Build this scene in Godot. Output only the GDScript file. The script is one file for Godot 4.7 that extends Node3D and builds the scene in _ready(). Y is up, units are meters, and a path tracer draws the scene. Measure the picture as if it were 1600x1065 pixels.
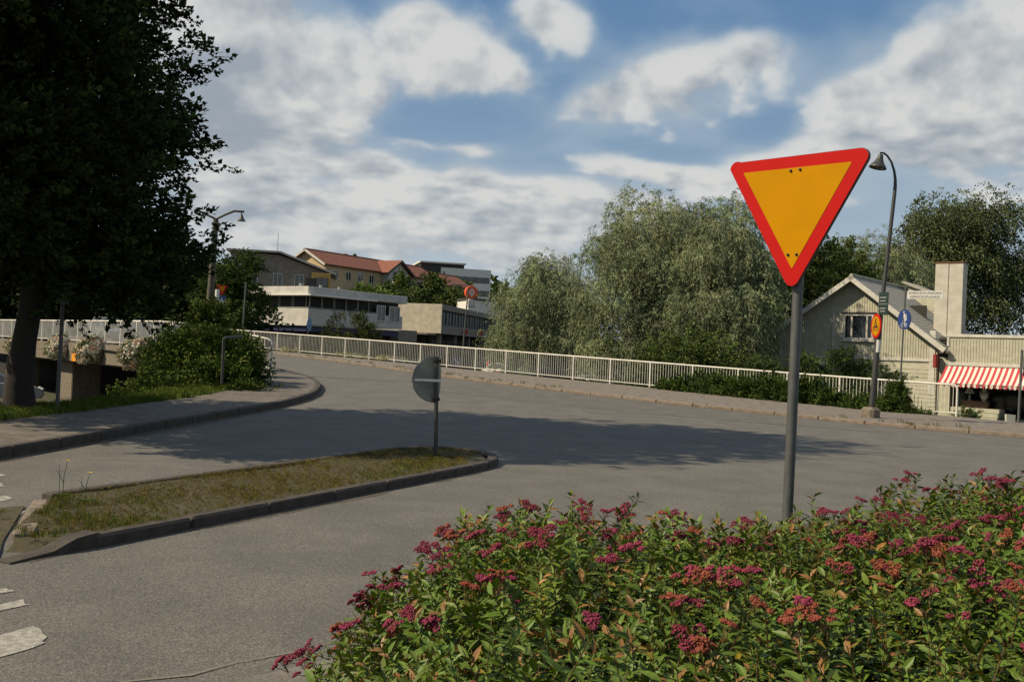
extends Node3D

# ------------------------------------------------------------------ mesh building
class MB:
	var v := PackedVector3Array()
	var n := PackedVector3Array()
	var c := PackedColorArray()
	var col := Color(1, 1, 1)
	func tri(a: Vector3, b: Vector3, d: Vector3, na: Vector3, nb: Vector3, nd: Vector3) -> void:
		if (b - a).cross(d - a).dot(na + nb + nd) > 0.0:
			v.append(a); v.append(d); v.append(b)
			n.append(na); n.append(nd); n.append(nb)
		else:
			v.append(a); v.append(b); v.append(d)
			n.append(na); n.append(nb); n.append(nd)
		c.append(col); c.append(col); c.append(col)
	func flat(a: Vector3, b: Vector3, d: Vector3, out: Vector3) -> void:
		var q := (b - a).cross(d - a)
		if q.length_squared() < 1e-16:
			return
		q = q.normalized()
		if q.dot(out) < 0.0:
			q = -q
		tri(a, b, d, q, q, q)
	func quad(a: Vector3, b: Vector3, d: Vector3, e: Vector3, out: Vector3) -> void:
		flat(a, b, d, out)
		flat(a, d, e, out)
	func box(x: Transform3D, s: Vector3, ch := 0.0) -> void:
		var h := s * 0.5
		var k := minf(ch, minf(h.x, minf(h.y, h.z)) * 0.8)
		for ax in 3:
			var u := (ax + 1) % 3
			var w := (ax + 2) % 3
			for sg in [-1.0, 1.0]:
				var p := []
				for q in [[-1, -1], [1, -1], [1, 1], [-1, 1]]:
					var t := Vector3()
					t[ax] = sg * h[ax]
					t[u] = q[0] * (h[u] - k)
					t[w] = q[1] * (h[w] - k)
					p.append(x * t)
				var o := Vector3()
				o[ax] = sg
				quad(p[0], p[1], p[2], p[3], x.basis * o)
		if k <= 0.0:
			return
		for ax in 3:
			var u := (ax + 1) % 3
			var w := (ax + 2) % 3
			for q in [[-1, -1], [1, -1], [1, 1], [-1, 1]]:
				var a := Vector3(); var b := Vector3()
				a[u] = q[0] * h[u]; a[w] = q[1] * (h[w] - k)
				b[u] = q[0] * (h[u] - k); b[w] = q[1] * h[w]
				var a2 := a; var b2 := b
				a[ax] = -(h[ax] - k); b[ax] = -(h[ax] - k); a2[ax] = h[ax] - k; b2[ax] = h[ax] - k
				var o := Vector3()
				o[u] = q[0]; o[w] = q[1]
				quad(x * a, x * b, x * b2, x * a2, x.basis * o)
		for i in 8:
			var g := Vector3(-1 if i & 1 else 1, -1 if i & 2 else 1, -1 if i & 4 else 1)
			flat(x * (g * Vector3(h.x, h.y - k, h.z - k)), x * (g * Vector3(h.x - k, h.y, h.z - k)), x * (g * Vector3(h.x - k, h.y - k, h.z)), x.basis * g)
	func bx(at: Vector3, s: Vector3, ch := 0.0) -> void:
		box(Transform3D(Basis(), at), s, ch)
	func tube(p: PackedVector3Array, r: PackedFloat32Array, seg := 8, caps := true) -> void:
		var rings := []
		var dirs := []
		var side := Vector3()
		for i in p.size():
			var d := (p[mini(i + 1, p.size() - 1)] - p[maxi(i - 1, 0)]).normalized()
			if side == Vector3():
				side = d.cross(Vector3(0.31, 0.2, 0.93)).normalized()
			side = (side - d * side.dot(d)).normalized()
			var up := d.cross(side)
			var ring := []
			var nn := []
			var rad: float = r[mini(i, r.size() - 1)]
			for k in seg:
				var a := TAU * k / seg
				var o := side * cos(a) + up * sin(a)
				ring.append(p[i] + o * rad)
				nn.append(o)
			rings.append(ring)
			dirs.append(nn)
		for i in p.size() - 1:
			for k in seg:
				var m := (k + 1) % seg
				tri(rings[i][k], rings[i][m], rings[i + 1][m], dirs[i][k], dirs[i][m], dirs[i + 1][m])
				tri(rings[i][k], rings[i + 1][m], rings[i + 1][k], dirs[i][k], dirs[i + 1][m], dirs[i + 1][k])
		if caps:
			for e in [0, p.size() - 1]:
				var o: Vector3 = (p[0] - p[1]) if e == 0 else (p[e] - p[e - 1])
				for k in range(1, seg - 1):
					flat(rings[e][0], rings[e][k], rings[e][k + 1], o)
	func rod(a: Vector3, b: Vector3, r: float, seg := 8) -> void:
		tube(PackedVector3Array([a, b]), PackedFloat32Array([r]), seg)
	func lathe(pr: PackedVector2Array, x: Transform3D, seg := 16) -> void:
		for i in pr.size() - 1:
			var t := (pr[i + 1] - pr[i])
			if t.length() < 1e-7:
				continue
			var nr := Vector2(t.y, -t.x).normalized()
			for k in seg:
				var a := TAU * k / seg
				var b := TAU * (k + 1) / seg
				var ca := Vector3(cos(a), 0, sin(a)); var cb := Vector3(cos(b), 0, sin(b))
				var p0 := x * (ca * pr[i].x + Vector3.UP * pr[i].y)
				var p1 := x * (cb * pr[i].x + Vector3.UP * pr[i].y)
				var p2 := x * (cb * pr[i + 1].x + Vector3.UP * pr[i + 1].y)
				var p3 := x * (ca * pr[i + 1].x + Vector3.UP * pr[i + 1].y)
				var na := (x.basis * (ca * nr.x + Vector3.UP * nr.y)).normalized()
				var nb := (x.basis * (cb * nr.x + Vector3.UP * nr.y)).normalized()
				if pr[i].x > 1e-5:
					tri(p0, p1, p2, na, nb, nb)
				if pr[i + 1].x > 1e-5:
					tri(p0, p2, p3, na, nb, na)
	func extrude(poly: PackedVector2Array, x: Transform3D, depth: float) -> void:   # XY outline, thickness along z, centred
		var ix := Geometry2D.triangulate_polygon(poly)
		for s in [-0.5, 0.5]:
			for i in range(0, ix.size(), 3):
				var p := []
				for k in 3:
					p.append(x * Vector3(poly[ix[i + k]].x, poly[ix[i + k]].y, s * depth))
				flat(p[0], p[1], p[2], x.basis * Vector3(0, 0, s))
		var cw := Geometry2D.is_polygon_clockwise(poly)
		for i in poly.size():
			var a := poly[i]
			var b := poly[(i + 1) % poly.size()]
			var o := Vector2(b.y - a.y, a.x - b.x) * (-1.0 if cw else 1.0)
			quad(x * Vector3(a.x, a.y, -depth / 2), x * Vector3(b.x, b.y, -depth / 2), x * Vector3(b.x, b.y, depth / 2), x * Vector3(a.x, a.y, depth / 2), x.basis * Vector3(o.x, o.y, 0))
	func ball(at: Vector3, r: Vector3, seg := 8, rows := 5) -> void:
		for i in rows:
			for k in seg:
				var p := []
				for q in [[i, k], [i, k + 1], [i + 1, k + 1], [i + 1, k]]:
					var th: float = PI * q[0] / rows
					var ph: float = TAU * q[1] / seg
					p.append(Vector3(sin(th) * cos(ph), cos(th), sin(th) * sin(ph)))
				if i > 0:
					tri(at + p[0] * r, at + p[1] * r, at + p[2] * r, p[0], p[1], p[2])
				if i < rows - 1:
					tri(at + p[0] * r, at + p[2] * r, at + p[3] * r, p[0], p[2], p[3])
	func mesh() -> ArrayMesh:
		var a := []
		a.resize(Mesh.ARRAY_MAX)
		a[Mesh.ARRAY_VERTEX] = v
		a[Mesh.ARRAY_NORMAL] = n
		a[Mesh.ARRAY_COLOR] = c
		var m := ArrayMesh.new()
		m.add_surface_from_arrays(Mesh.PRIMITIVE_TRIANGLES, a)
		return m

var taken := {}
var mat := {}
var tex := {}
var rng := RandomNumberGenerator.new()

func numbered(called: String) -> String:
	if not taken.has(called):
		taken[called] = 0
		return called
	taken[called] += 1
	return "%s_%03d" % [called, taken[called]]

func meta(o: Node, label := "", category := "", group := "", kind := "") -> void:
	for q in [["label", label], ["category", category], ["group", group], ["kind", kind]]:
		if q[1] != "":
			o.set_meta(q[0], q[1])

func thing(called: String, at: Vector3, label: String, category: String, group := "", turn := 0.0) -> Node3D:
	var o := Node3D.new()
	o.name = numbered(called)
	o.position = at
	o.rotation.y = turn
	meta(o, label, category, group)
	add_child(o)
	return o

func structure(called: String) -> Node3D:
	var o := Node3D.new()
	o.name = numbered(called)
	o.set_meta("kind", "structure")
	add_child(o)
	return o

func part(called: String, m: Variant, material: Material, parent: Node, x := Transform3D()) -> MeshInstance3D:
	var o := MeshInstance3D.new()
	o.mesh = m.mesh() if m is MB else m
	o.material_override = material
	o.transform = x
	if parent == self:
		o.name = numbered(called)
		add_child(o)
	else:
		var k := 0
		var nm := called
		var used: Dictionary = parent.get_meta("_used") if parent.has_meta("_used") else {}
		if used.has(called):
			k = used[called] + 1
			nm = "%s_%03d" % [called, k]
		used[called] = k
		parent.set_meta("_used", used)
		o.name = nm
		parent.add_child(o)
	return o

func many(called: String, m: Mesh, material: Material, parent: Node, xs: Array, cols: Array = [], kind := "stuff") -> MultiMeshInstance3D:
	var mm := MultiMesh.new()
	mm.transform_format = MultiMesh.TRANSFORM_3D
	mm.use_colors = not cols.is_empty()
	mm.mesh = m
	mm.instance_count = xs.size()
	for i in xs.size():
		mm.set_instance_transform(i, xs[i])
		if cols.size():
			mm.set_instance_color(i, cols[i])
	var o := MultiMeshInstance3D.new()
	o.multimesh = mm
	o.material_override = material
	o.name = called if parent != self else numbered(called)
	var i := 0
	while parent != self and parent.has_node(NodePath(o.name)):
		i += 1
		o.name = "%s_%03d" % [called, i]
	if kind != "":
		o.set_meta("kind", kind)
	parent.add_child(o)
	return o

# many placed copies of a few small shapes, joined into one real mesh; cols[i].g sets how light a copy is
func merged(called: String, shapes: Array, material: Material, parent: Node, xs: Array, cols: Array = []) -> MeshInstance3D:
	var v := PackedVector3Array()
	var n := PackedVector3Array()
	var c := PackedColorArray()
	var pv := []
	var pn := []
	var pc := []
	for s in shapes:
		var a: Array = s.surface_get_arrays(0)
		pv.append(a[Mesh.ARRAY_VERTEX])
		pn.append(a[Mesh.ARRAY_NORMAL])
		var tones := []
		for k in 12:
			var t := PackedColorArray()
			var f := 0.6 + 0.07 * k
			var w := [0.93, 1.04, 1.12][k % 3] as float
			for q in a[Mesh.ARRAY_COLOR]:
				t.append(Color(q.r * f * w, q.g * f, q.b * f * 0.96))
			tones.append(t)
		pc.append(tones)
	for i in xs.size():
		var x: Transform3D = xs[i]
		var k := i % shapes.size()
		v.append_array(x * (pv[k] as PackedVector3Array))
		n.append_array(Transform3D(x.basis.orthonormalized(), Vector3.ZERO) * (pn[k] as PackedVector3Array))
		c.append_array(pc[k][clampi(int(((cols[i].g if cols.size() else 1.0) - 0.6) / 0.07 + 0.5), 0, 11)])
	var a := []
	a.resize(Mesh.ARRAY_MAX)
	a[Mesh.ARRAY_VERTEX] = v
	a[Mesh.ARRAY_NORMAL] = n
	a[Mesh.ARRAY_COLOR] = c
	var m := ArrayMesh.new()
	m.add_surface_from_arrays(Mesh.PRIMITIVE_TRIANGLES, a)
	return part(called, m, material, parent)

# ------------------------------------------------------------------ materials
func noise_tex(key: String, size: int, freq: float, type: int, octaves: int, lo: float, hi: float, a := 0.0, b := 1.0, seed_ := 1) -> NoiseTexture2D:
	var f := FastNoiseLite.new()
	f.noise_type = type
	f.seed = seed_
	f.frequency = freq
	f.fractal_octaves = octaves
	f.fractal_type = FastNoiseLite.FRACTAL_FBM if octaves > 1 else FastNoiseLite.FRACTAL_NONE
	var g := Gradient.new()
	g.offsets = PackedFloat32Array([a, b])
	g.colors = PackedColorArray([Color(lo, lo, lo), Color(hi, hi, hi)])
	var t := NoiseTexture2D.new()
	t.width = size
	t.height = size
	t.seamless = true
	t.noise = f
	t.color_ramp = g
	tex[key] = t
	return t

func bump_tex(key: String, size: int, freq: float, strength: float, octaves := 3) -> void:
	var f := FastNoiseLite.new()
	f.noise_type = FastNoiseLite.TYPE_SIMPLEX_SMOOTH
	f.seed = 9
	f.frequency = freq
	f.fractal_octaves = octaves
	var t := NoiseTexture2D.new()
	t.width = size
	t.height = size
	t.seamless = true
	t.as_normal_map = true
	t.bump_strength = strength
	t.noise = f
	tex[key] = t

func lin(r: float, g: float, b: float) -> Color:
	return Color(r, g, b).linear_to_srgb()

# r g b are real-world (linear) base colours; fine/coarse name noise textures, sized in metres per tile
func surf(key: String, r: float, g: float, b: float, rough: float, fine := "", fine_m := 1.0, coarse := "", coarse_m := 5.0, normal := "", normal_m := 1.0, normal_s := 0.5) -> StandardMaterial3D:
	var m := StandardMaterial3D.new()
	m.resource_name = key
	var k := 1.0 if key.begins_with("asphalt") else 0.72
	m.albedo_color = lin(r * k, g * k, b * k)
	m.roughness = rough
	if fine != "":
		m.albedo_texture = tex[fine]
		m.uv1_triplanar = true
		m.uv1_world_triplanar = true
		m.uv1_scale = Vector3.ONE / fine_m
		m.uv1_triplanar_sharpness = 4.0
	if coarse != "":
		m.detail_enabled = true
		m.detail_albedo = tex[coarse]
		m.detail_blend_mode = BaseMaterial3D.BLEND_MODE_MUL
		m.detail_uv_layer = BaseMaterial3D.DETAIL_UV_2
		m.uv2_triplanar = true
		m.uv2_world_triplanar = true
		m.uv2_scale = Vector3.ONE / coarse_m
		m.uv2_triplanar_sharpness = 4.0
	if normal != "":
		m.normal_enabled = true
		m.normal_texture = tex[normal]
		m.normal_scale = normal_s
		if fine == "":
			m.uv1_triplanar = true
			m.uv1_world_triplanar = true
			m.uv1_scale = Vector3.ONE / normal_m
	mat[key] = m
	return m

func leafmat(key: String, rough: float, back: float, spec := 0.4) -> StandardMaterial3D:
	var m := StandardMaterial3D.new()
	m.resource_name = key
	m.vertex_color_use_as_albedo = true
	m.roughness = rough
	m.metallic_specular = spec
	m.cull_mode = BaseMaterial3D.CULL_DISABLED
	if back > 0.0:
		m.backlight_enabled = true
		m.backlight = Color(back, back, back * 0.55)
	mat[key] = m
	return m

func make_materials() -> void:
	noise_tex("speckle", 1024, 0.30, FastNoiseLite.TYPE_VALUE, 2, 0.60, 1.0, 0.15, 0.85, 3)
	noise_tex("stones", 1024, 0.34, FastNoiseLite.TYPE_VALUE, 2, 0.45, 1.0, 0.1, 0.92, 13)
	noise_tex("grain", 512, 0.12, FastNoiseLite.TYPE_SIMPLEX_SMOOTH, 4, 0.88, 1.0, 0.2, 0.8, 4)
	noise_tex("blotch", 512, 0.012, FastNoiseLite.TYPE_SIMPLEX_SMOOTH, 5, 0.90, 1.0, 0.2, 0.8, 5)
	noise_tex("faint", 512, 0.012, FastNoiseLite.TYPE_SIMPLEX_SMOOTH, 5, 0.965, 1.0, 0.2, 0.8, 15)
	noise_tex("dirt", 512, 0.02, FastNoiseLite.TYPE_SIMPLEX_SMOOTH, 6, 0.80, 1.0, 0.2, 0.75, 6)
	noise_tex("moss", 512, 0.02, FastNoiseLite.TYPE_SIMPLEX_SMOOTH, 6, 0.35, 1.0, 0.35, 0.65, 7)
	bump_tex("rough_n", 512, 0.25, 6.0, 2)
	bump_tex("soft_n", 512, 0.03, 5.0, 5)
	surf("asphalt", 0.210, 0.196, 0.175, 0.93, "stones", 2.3, "blotch", 6.3)
	surf("asphalt_worn", 0.25, 0.215, 0.18, 0.95, "stones", 1.9, "dirt", 4.1)
	surf("asphalt_far", 0.28, 0.24, 0.20, 0.95, "speckle", 1.9, "dirt", 4.1)
	surf("asphalt_crack", 0.165, 0.145, 0.12, 0.95)
	surf("asphalt_grit", 0.17, 0.135, 0.10, 0.95, "stones", 1.1, "dirt", 1.3)
	surf("kerb", 0.12, 0.095, 0.075, 0.9, "speckle", 1.1, "dirt", 1.7)
	surf("kerb_light", 0.44, 0.35, 0.275, 0.92, "speckle", 1.1, "dirt", 1.7)
	surf("paint", 0.70, 0.665, 0.59, 0.85, "speckle", 0.9, "dirt", 0.7)
	surf("soil", 0.14, 0.11, 0.07, 1.0, "speckle", 0.9, "dirt", 0.8)
	surf("moss", 0.15, 0.125, 0.05, 1.0, "stones", 1.6, "dirt", 0.7)
	surf("earth", 0.10, 0.10, 0.05, 1.0, "grain", 1.3, "dirt", 7.0, "rough_n", 1.0, 0.6)
	surf("lawn", 0.10, 0.15, 0.035, 1.0, "speckle", 0.7, "dirt", 3.0, "rough_n", 1.0, 0.8)
	surf("concrete", 0.26, 0.215, 0.165, 0.92, "grain", 0.9, "dirt", 2.3, "soft_n", 1.0, 0.6)
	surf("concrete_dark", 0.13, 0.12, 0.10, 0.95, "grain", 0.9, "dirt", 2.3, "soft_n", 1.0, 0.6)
	surf("rail_white", 0.95, 0.91, 0.82, 0.55, "grain", 1.5, "blotch", 3.0)
	surf("galv", 0.30, 0.32, 0.32, 0.45, "grain", 0.3, "blotch", 0.7)
	mat.galv.metallic = 0.5
	surf("pole_grey", 0.15, 0.158, 0.158, 0.5, "grain", 0.35, "blotch", 0.9)
	mat.pole_grey.metallic = 0.35
	surf("pole_dark", 0.075, 0.078, 0.075, 0.5, "grain", 0.35, "blotch", 0.9)
	mat.pole_dark.metallic = 0.3
	surf("bolt", 0.05, 0.045, 0.04, 0.5)
	mat.bolt.metallic = 0.7
	surf("rust", 0.17, 0.08, 0.04, 0.9)
	surf("sign_back", 0.26, 0.28, 0.24, 0.5, "grain", 0.5, "blotch", 0.5)
	surf("sign_red", 0.56, 0.013, 0.010, 0.32, "", 1.0, "faint", 1.3)
	mat.sign_red.metallic_specular = 0.25
	surf("sign_yellow", 0.60, 0.272, 0.0, 0.32, "", 1.0, "faint", 1.3)
	mat.sign_yellow.metallic_specular = 0.2
	surf("sign_blue", 0.02, 0.05, 0.20, 0.35)
	surf("sign_blue_light", 0.10, 0.25, 0.5, 0.4)
	surf("sign_white", 0.75, 0.74, 0.70, 0.4)
	surf("sign_orange", 0.85, 0.33, 0.02, 0.45)
	surf("sign_green", 0.015, 0.035, 0.03, 0.4)
	surf("black", 0.012, 0.012, 0.012, 0.5)
	surf("wood_pole", 0.15, 0.13, 0.105, 0.9, "grain", 0.5, "dirt", 1.0)
	surf("bark", 0.034, 0.027, 0.02, 0.95, "grain", 0.3, "dirt", 0.7, "soft_n", 1.0, 1.5)
	surf("bark_light", 0.22, 0.20, 0.17, 0.95, "grain", 0.3, "dirt", 0.7)
	surf("siding", 0.64, 0.62, 0.475, 0.75, "grain", 1.1, "blotch", 2.5)
	surf("trim", 0.78, 0.75, 0.67, 0.6, "grain", 1.1, "blotch", 2.5)
	surf("tile_roof", 0.55, 0.52, 0.45, 0.9, "grain", 0.6, "dirt", 2.0)
	surf("plaster_white", 0.72, 0.68, 0.58, 0.85, "grain", 1.3, "blotch", 3.5)
	surf("awning_red", 0.52, 0.055, 0.07, 0.85)
	surf("awning_white", 0.80, 0.74, 0.64, 0.85)
	surf("awning_purple", 0.20, 0.12, 0.14, 0.85)
	surf("box_red", 0.30, 0.025, 0.025, 0.5)
	surf("wall_grey", 0.74, 0.71, 0.66, 0.85, "grain", 2.0, "blotch", 5.0)
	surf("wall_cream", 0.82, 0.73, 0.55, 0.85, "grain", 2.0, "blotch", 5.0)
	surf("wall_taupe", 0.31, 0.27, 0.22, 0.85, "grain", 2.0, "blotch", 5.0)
	surf("wall_yellow", 0.72, 0.53, 0.31, 0.85, "grain", 2.0, "blotch", 5.0)
	surf("wall_brown", 0.30, 0.26, 0.21, 0.85, "grain", 2.0, "blotch", 5.0)
	surf("wall_ochre", 0.55, 0.36, 0.10, 0.85, "grain", 2.0, "blotch", 5.0)
	surf("wall_bright", 0.80, 0.78, 0.73, 0.8)
	surf("roof_red", 0.34, 0.115, 0.065, 0.85, "grain", 1.4, "dirt", 6.0)
	surf("roof_dark", 0.09, 0.085, 0.08, 0.85, "grain", 1.4, "dirt", 6.0)
	surf("sheet_metal", 0.35, 0.35, 0.34, 0.5)
	surf("dark_panel", 0.03, 0.028, 0.026, 0.6)
	surf("band_blue", 0.01, 0.012, 0.09, 0.5)
	surf("curtain", 0.62, 0.58, 0.50, 0.9)
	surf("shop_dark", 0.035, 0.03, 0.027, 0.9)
	surf("wood_brown", 0.20, 0.12, 0.07, 0.8, "grain", 0.4)
	surf("orange_disc", 0.80, 0.10, 0.012, 0.45)
	surf("orange_dark", 0.42, 0.05, 0.03, 0.5)
	surf("rubber", 0.02, 0.02, 0.02, 0.9)
	surf("rim", 0.45, 0.45, 0.46, 0.35)
	mat.rim.metallic = 0.8
	surf("head_lamp", 0.7, 0.7, 0.7, 0.15)
	surf("tail_lamp", 0.4, 0.02, 0.02, 0.25)
	surf("terracotta", 0.28, 0.13, 0.08, 0.9)
	surf("box_white", 0.6, 0.58, 0.53, 0.7)
	for q in [["car_dark", 0.03, 0.032, 0.038], ["car_white", 0.60, 0.60, 0.58], ["car_silver", 0.26, 0.27, 0.29], ["car_blue", 0.12, 0.17, 0.30], ["car_red", 0.25, 0.02, 0.02]]:
		var m := surf(q[0], q[1], q[2], q[3], 0.35)
		m.clearcoat_enabled = true
		m.clearcoat = 0.8
		m.clearcoat_roughness = 0.06
	var g := surf("glass", 0.015, 0.018, 0.02, 0.08)
	g.metallic_specular = 0.7
	var dg := surf("dark_glass", 0.02, 0.02, 0.02, 0.35)
	dg.metallic_specular = 0.25
	var wp := surf("window_pane", 0.03, 0.035, 0.04, 0.05)
	wp.albedo_color.a = 0.22
	wp.transparency = BaseMaterial3D.TRANSPARENCY_ALPHA
	var sh := surf("shirt", 1, 1, 1, 0.9)
	sh.vertex_color_use_as_albedo = true
	leafmat("leaf", 0.6, 0.55)
	leafmat("leaf_dark", 0.75, 0.3, 0.25)
	leafmat("leaf_soft", 0.6, 0.28, 0.4)
	leafmat("spirea_leaf", 0.5, 0.5, 0.4)
	leafmat("petal", 0.85, 0.35, 0.2)
	leafmat("grass", 0.8, 0.5, 0.2)
	surf("stem_green", 0.07, 0.09, 0.03, 0.8)

# ------------------------------------------------------------------ the lie of the land
const FENCE := [Vector2(14.7, -32.6), Vector2(11.3, -35.6), Vector2(7.2, -39.2), Vector2(3.6, -42.4), Vector2(0.3, -45.4), Vector2(-2.9, -48.4), Vector2(-5.4, -50.8), Vector2(-10.2, -55.0), Vector2(-13.2, -57.5), Vector2(-16.6, -59.8), Vector2(-21, -62.5), Vector2(-28, -66.5)]
const FAR_KERB := [Vector2(45, 0.4), Vector2(30, -11.5), Vector2(12.9, -24.8), Vector2(10.35, -26.8), Vector2(7.98, -28.9), Vector2(5.0, -31.4), Vector2(2.2, -34.1), Vector2(-1.4, -38.2), Vector2(-2.8, -40.0), Vector2(-6.6, -45.9), Vector2(-10.6, -51.4), Vector2(-13.6, -54.6), Vector2(-18, -57.6), Vector2(-30, -64.5)]
const LEFT_KERB := [Vector2(-7.6, 1), Vector2(-6.9, -5), Vector2(-5.98, -11.7), Vector2(-5.72, -13.8), Vector2(-5.39, -16.9), Vector2(-5.0, -20), Vector2(-4.83, -22.5), Vector2(-4.9, -25), Vector2(-5.33, -27.9), Vector2(-6.0, -30.6), Vector2(-7.1, -33.4), Vector2(-8.9, -36.6), Vector2(-12, -41), Vector2(-24.7, -55.6), Vector2(-32, -64)]
const RAIL := [Vector2(-8.6, -32.9), Vector2(-9.2, -33.6), Vector2(-13.2, -38.3), Vector2(-17.8, -43.7), Vector2(-22.7, -49.4), Vector2(-27.7, -55.2), Vector2(-34, -62.5)]
var fill := PackedVector2Array()

func E(x: float, z: float) -> float:   # the level of the road: flat at the junction, climbing to the bridge
	var s := (x - 14.8) * -0.78 + (z + 33.0) * -0.62
	return 0.028 * (log(1.0 + exp(clampf(s / 2.0, -20, 25))) * 2.0)

func low(x: float, z: float) -> float:   # the land beside and behind the embankment
	var h := -0.75
	h = lerpf(h, -0.95, smoothstep(6, 16, x))
	h = lerpf(h, -1.75, smoothstep(-7, -11, x) * smoothstep(-78, -62, z))
	h += (5.0 * smoothstep(-118, -150, z) + 9.0 * smoothstep(-150, -240, z)) * smoothstep(25, -5, x)
	return h

func H(x: float, z: float) -> float:
	var p := Vector2(x, z)
	var t := 0.0
	if not Geometry2D.is_point_in_polygon(p, fill):
		t = 1e9
		for i in fill.size():
			t = minf(t, p.distance_to(Geometry2D.get_closest_point_to_segment(p, fill[i], fill[(i + 1) % fill.size()])))
	if t <= 0.0:
		return E(x, z) - 0.15
	var run := 13.0 if x > 10.0 else (1.5 if x < -6.0 else 5.0)
	return lerpf(E(x, z) - 0.15, low(x, z), smoothstep(0.0, run, t))

func drape(poly: PackedVector2Array, h: Callable, cell: float) -> MB:   # a sheet cut to an outline and laid over a height
	var m := MB.new()
	var lo := poly[0]
	var hi := poly[0]
	for p in poly:
		lo = lo.min(p)
		hi = hi.max(p)
	var x := floorf(lo.x / cell) * cell
	while x < hi.x:
		var z := floorf(lo.y / cell) * cell
		while z < hi.y:
			for q in Geometry2D.intersect_polygons(PackedVector2Array([Vector2(x, z), Vector2(x + cell, z), Vector2(x + cell, z + cell), Vector2(x, z + cell)]), poly):
				var ix := Geometry2D.triangulate_polygon(q)
				for i in range(0, ix.size(), 3):
					var t := []
					var nn := []
					for k in 3:
						var a: Vector2 = q[ix[i + k]]
						t.append(Vector3(a.x, h.call(a.x, a.y), a.y))
						nn.append(Vector3(h.call(a.x - 0.1, a.y) - h.call(a.x + 0.1, a.y), 0.2, h.call(a.x, a.y - 0.1) - h.call(a.x, a.y + 0.1)).normalized())
					m.tri(t[0], t[1], t[2], nn[0], nn[1], nn[2])
			z += cell
		x += cell
	return m

func along(path: Array, step: float, off := 0.0) -> Array:   # points every step metres along a path, moved sideways
	var out := []
	var carry := 0.0
	for i in path.size() - 1:
		var a: Vector2 = path[i]
		var b: Vector2 = path[i + 1]
		var d := a.distance_to(b)
		var t := (b - a) / d
		while carry < d:
			out.append(a + t * carry + Vector2(-t.y, t.x) * off)
			carry += step
		carry -= d
	return out

func smooth(path: Array, per := 4) -> Array:   # the same path, rounded
	var cv := Curve2D.new()
	for i in path.size():
		var a: Vector2 = path[maxi(i - 1, 0)]
		var b: Vector2 = path[mini(i + 1, path.size() - 1)]
		var l := minf(path[i].distance_to(a) if i > 0 else 1e9, path[i].distance_to(b) if i < path.size() - 1 else 1e9)
		var t := (b - a).normalized() * l * 0.33
		cv.add_point(path[i], -t, t)
	cv.bake_interval = 0.5
	return Array(cv.get_baked_points()) if per > 0 else path

# ------------------------------------------------------------------ sky: az and el in degrees, az 0 straight ahead, right positive
var cloud_fbm := FastNoiseLite.new()
var cloud_big := FastNoiseLite.new()
var cloud_wisp := FastNoiseLite.new()
var cloud_puff := FastNoiseLite.new()
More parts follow.
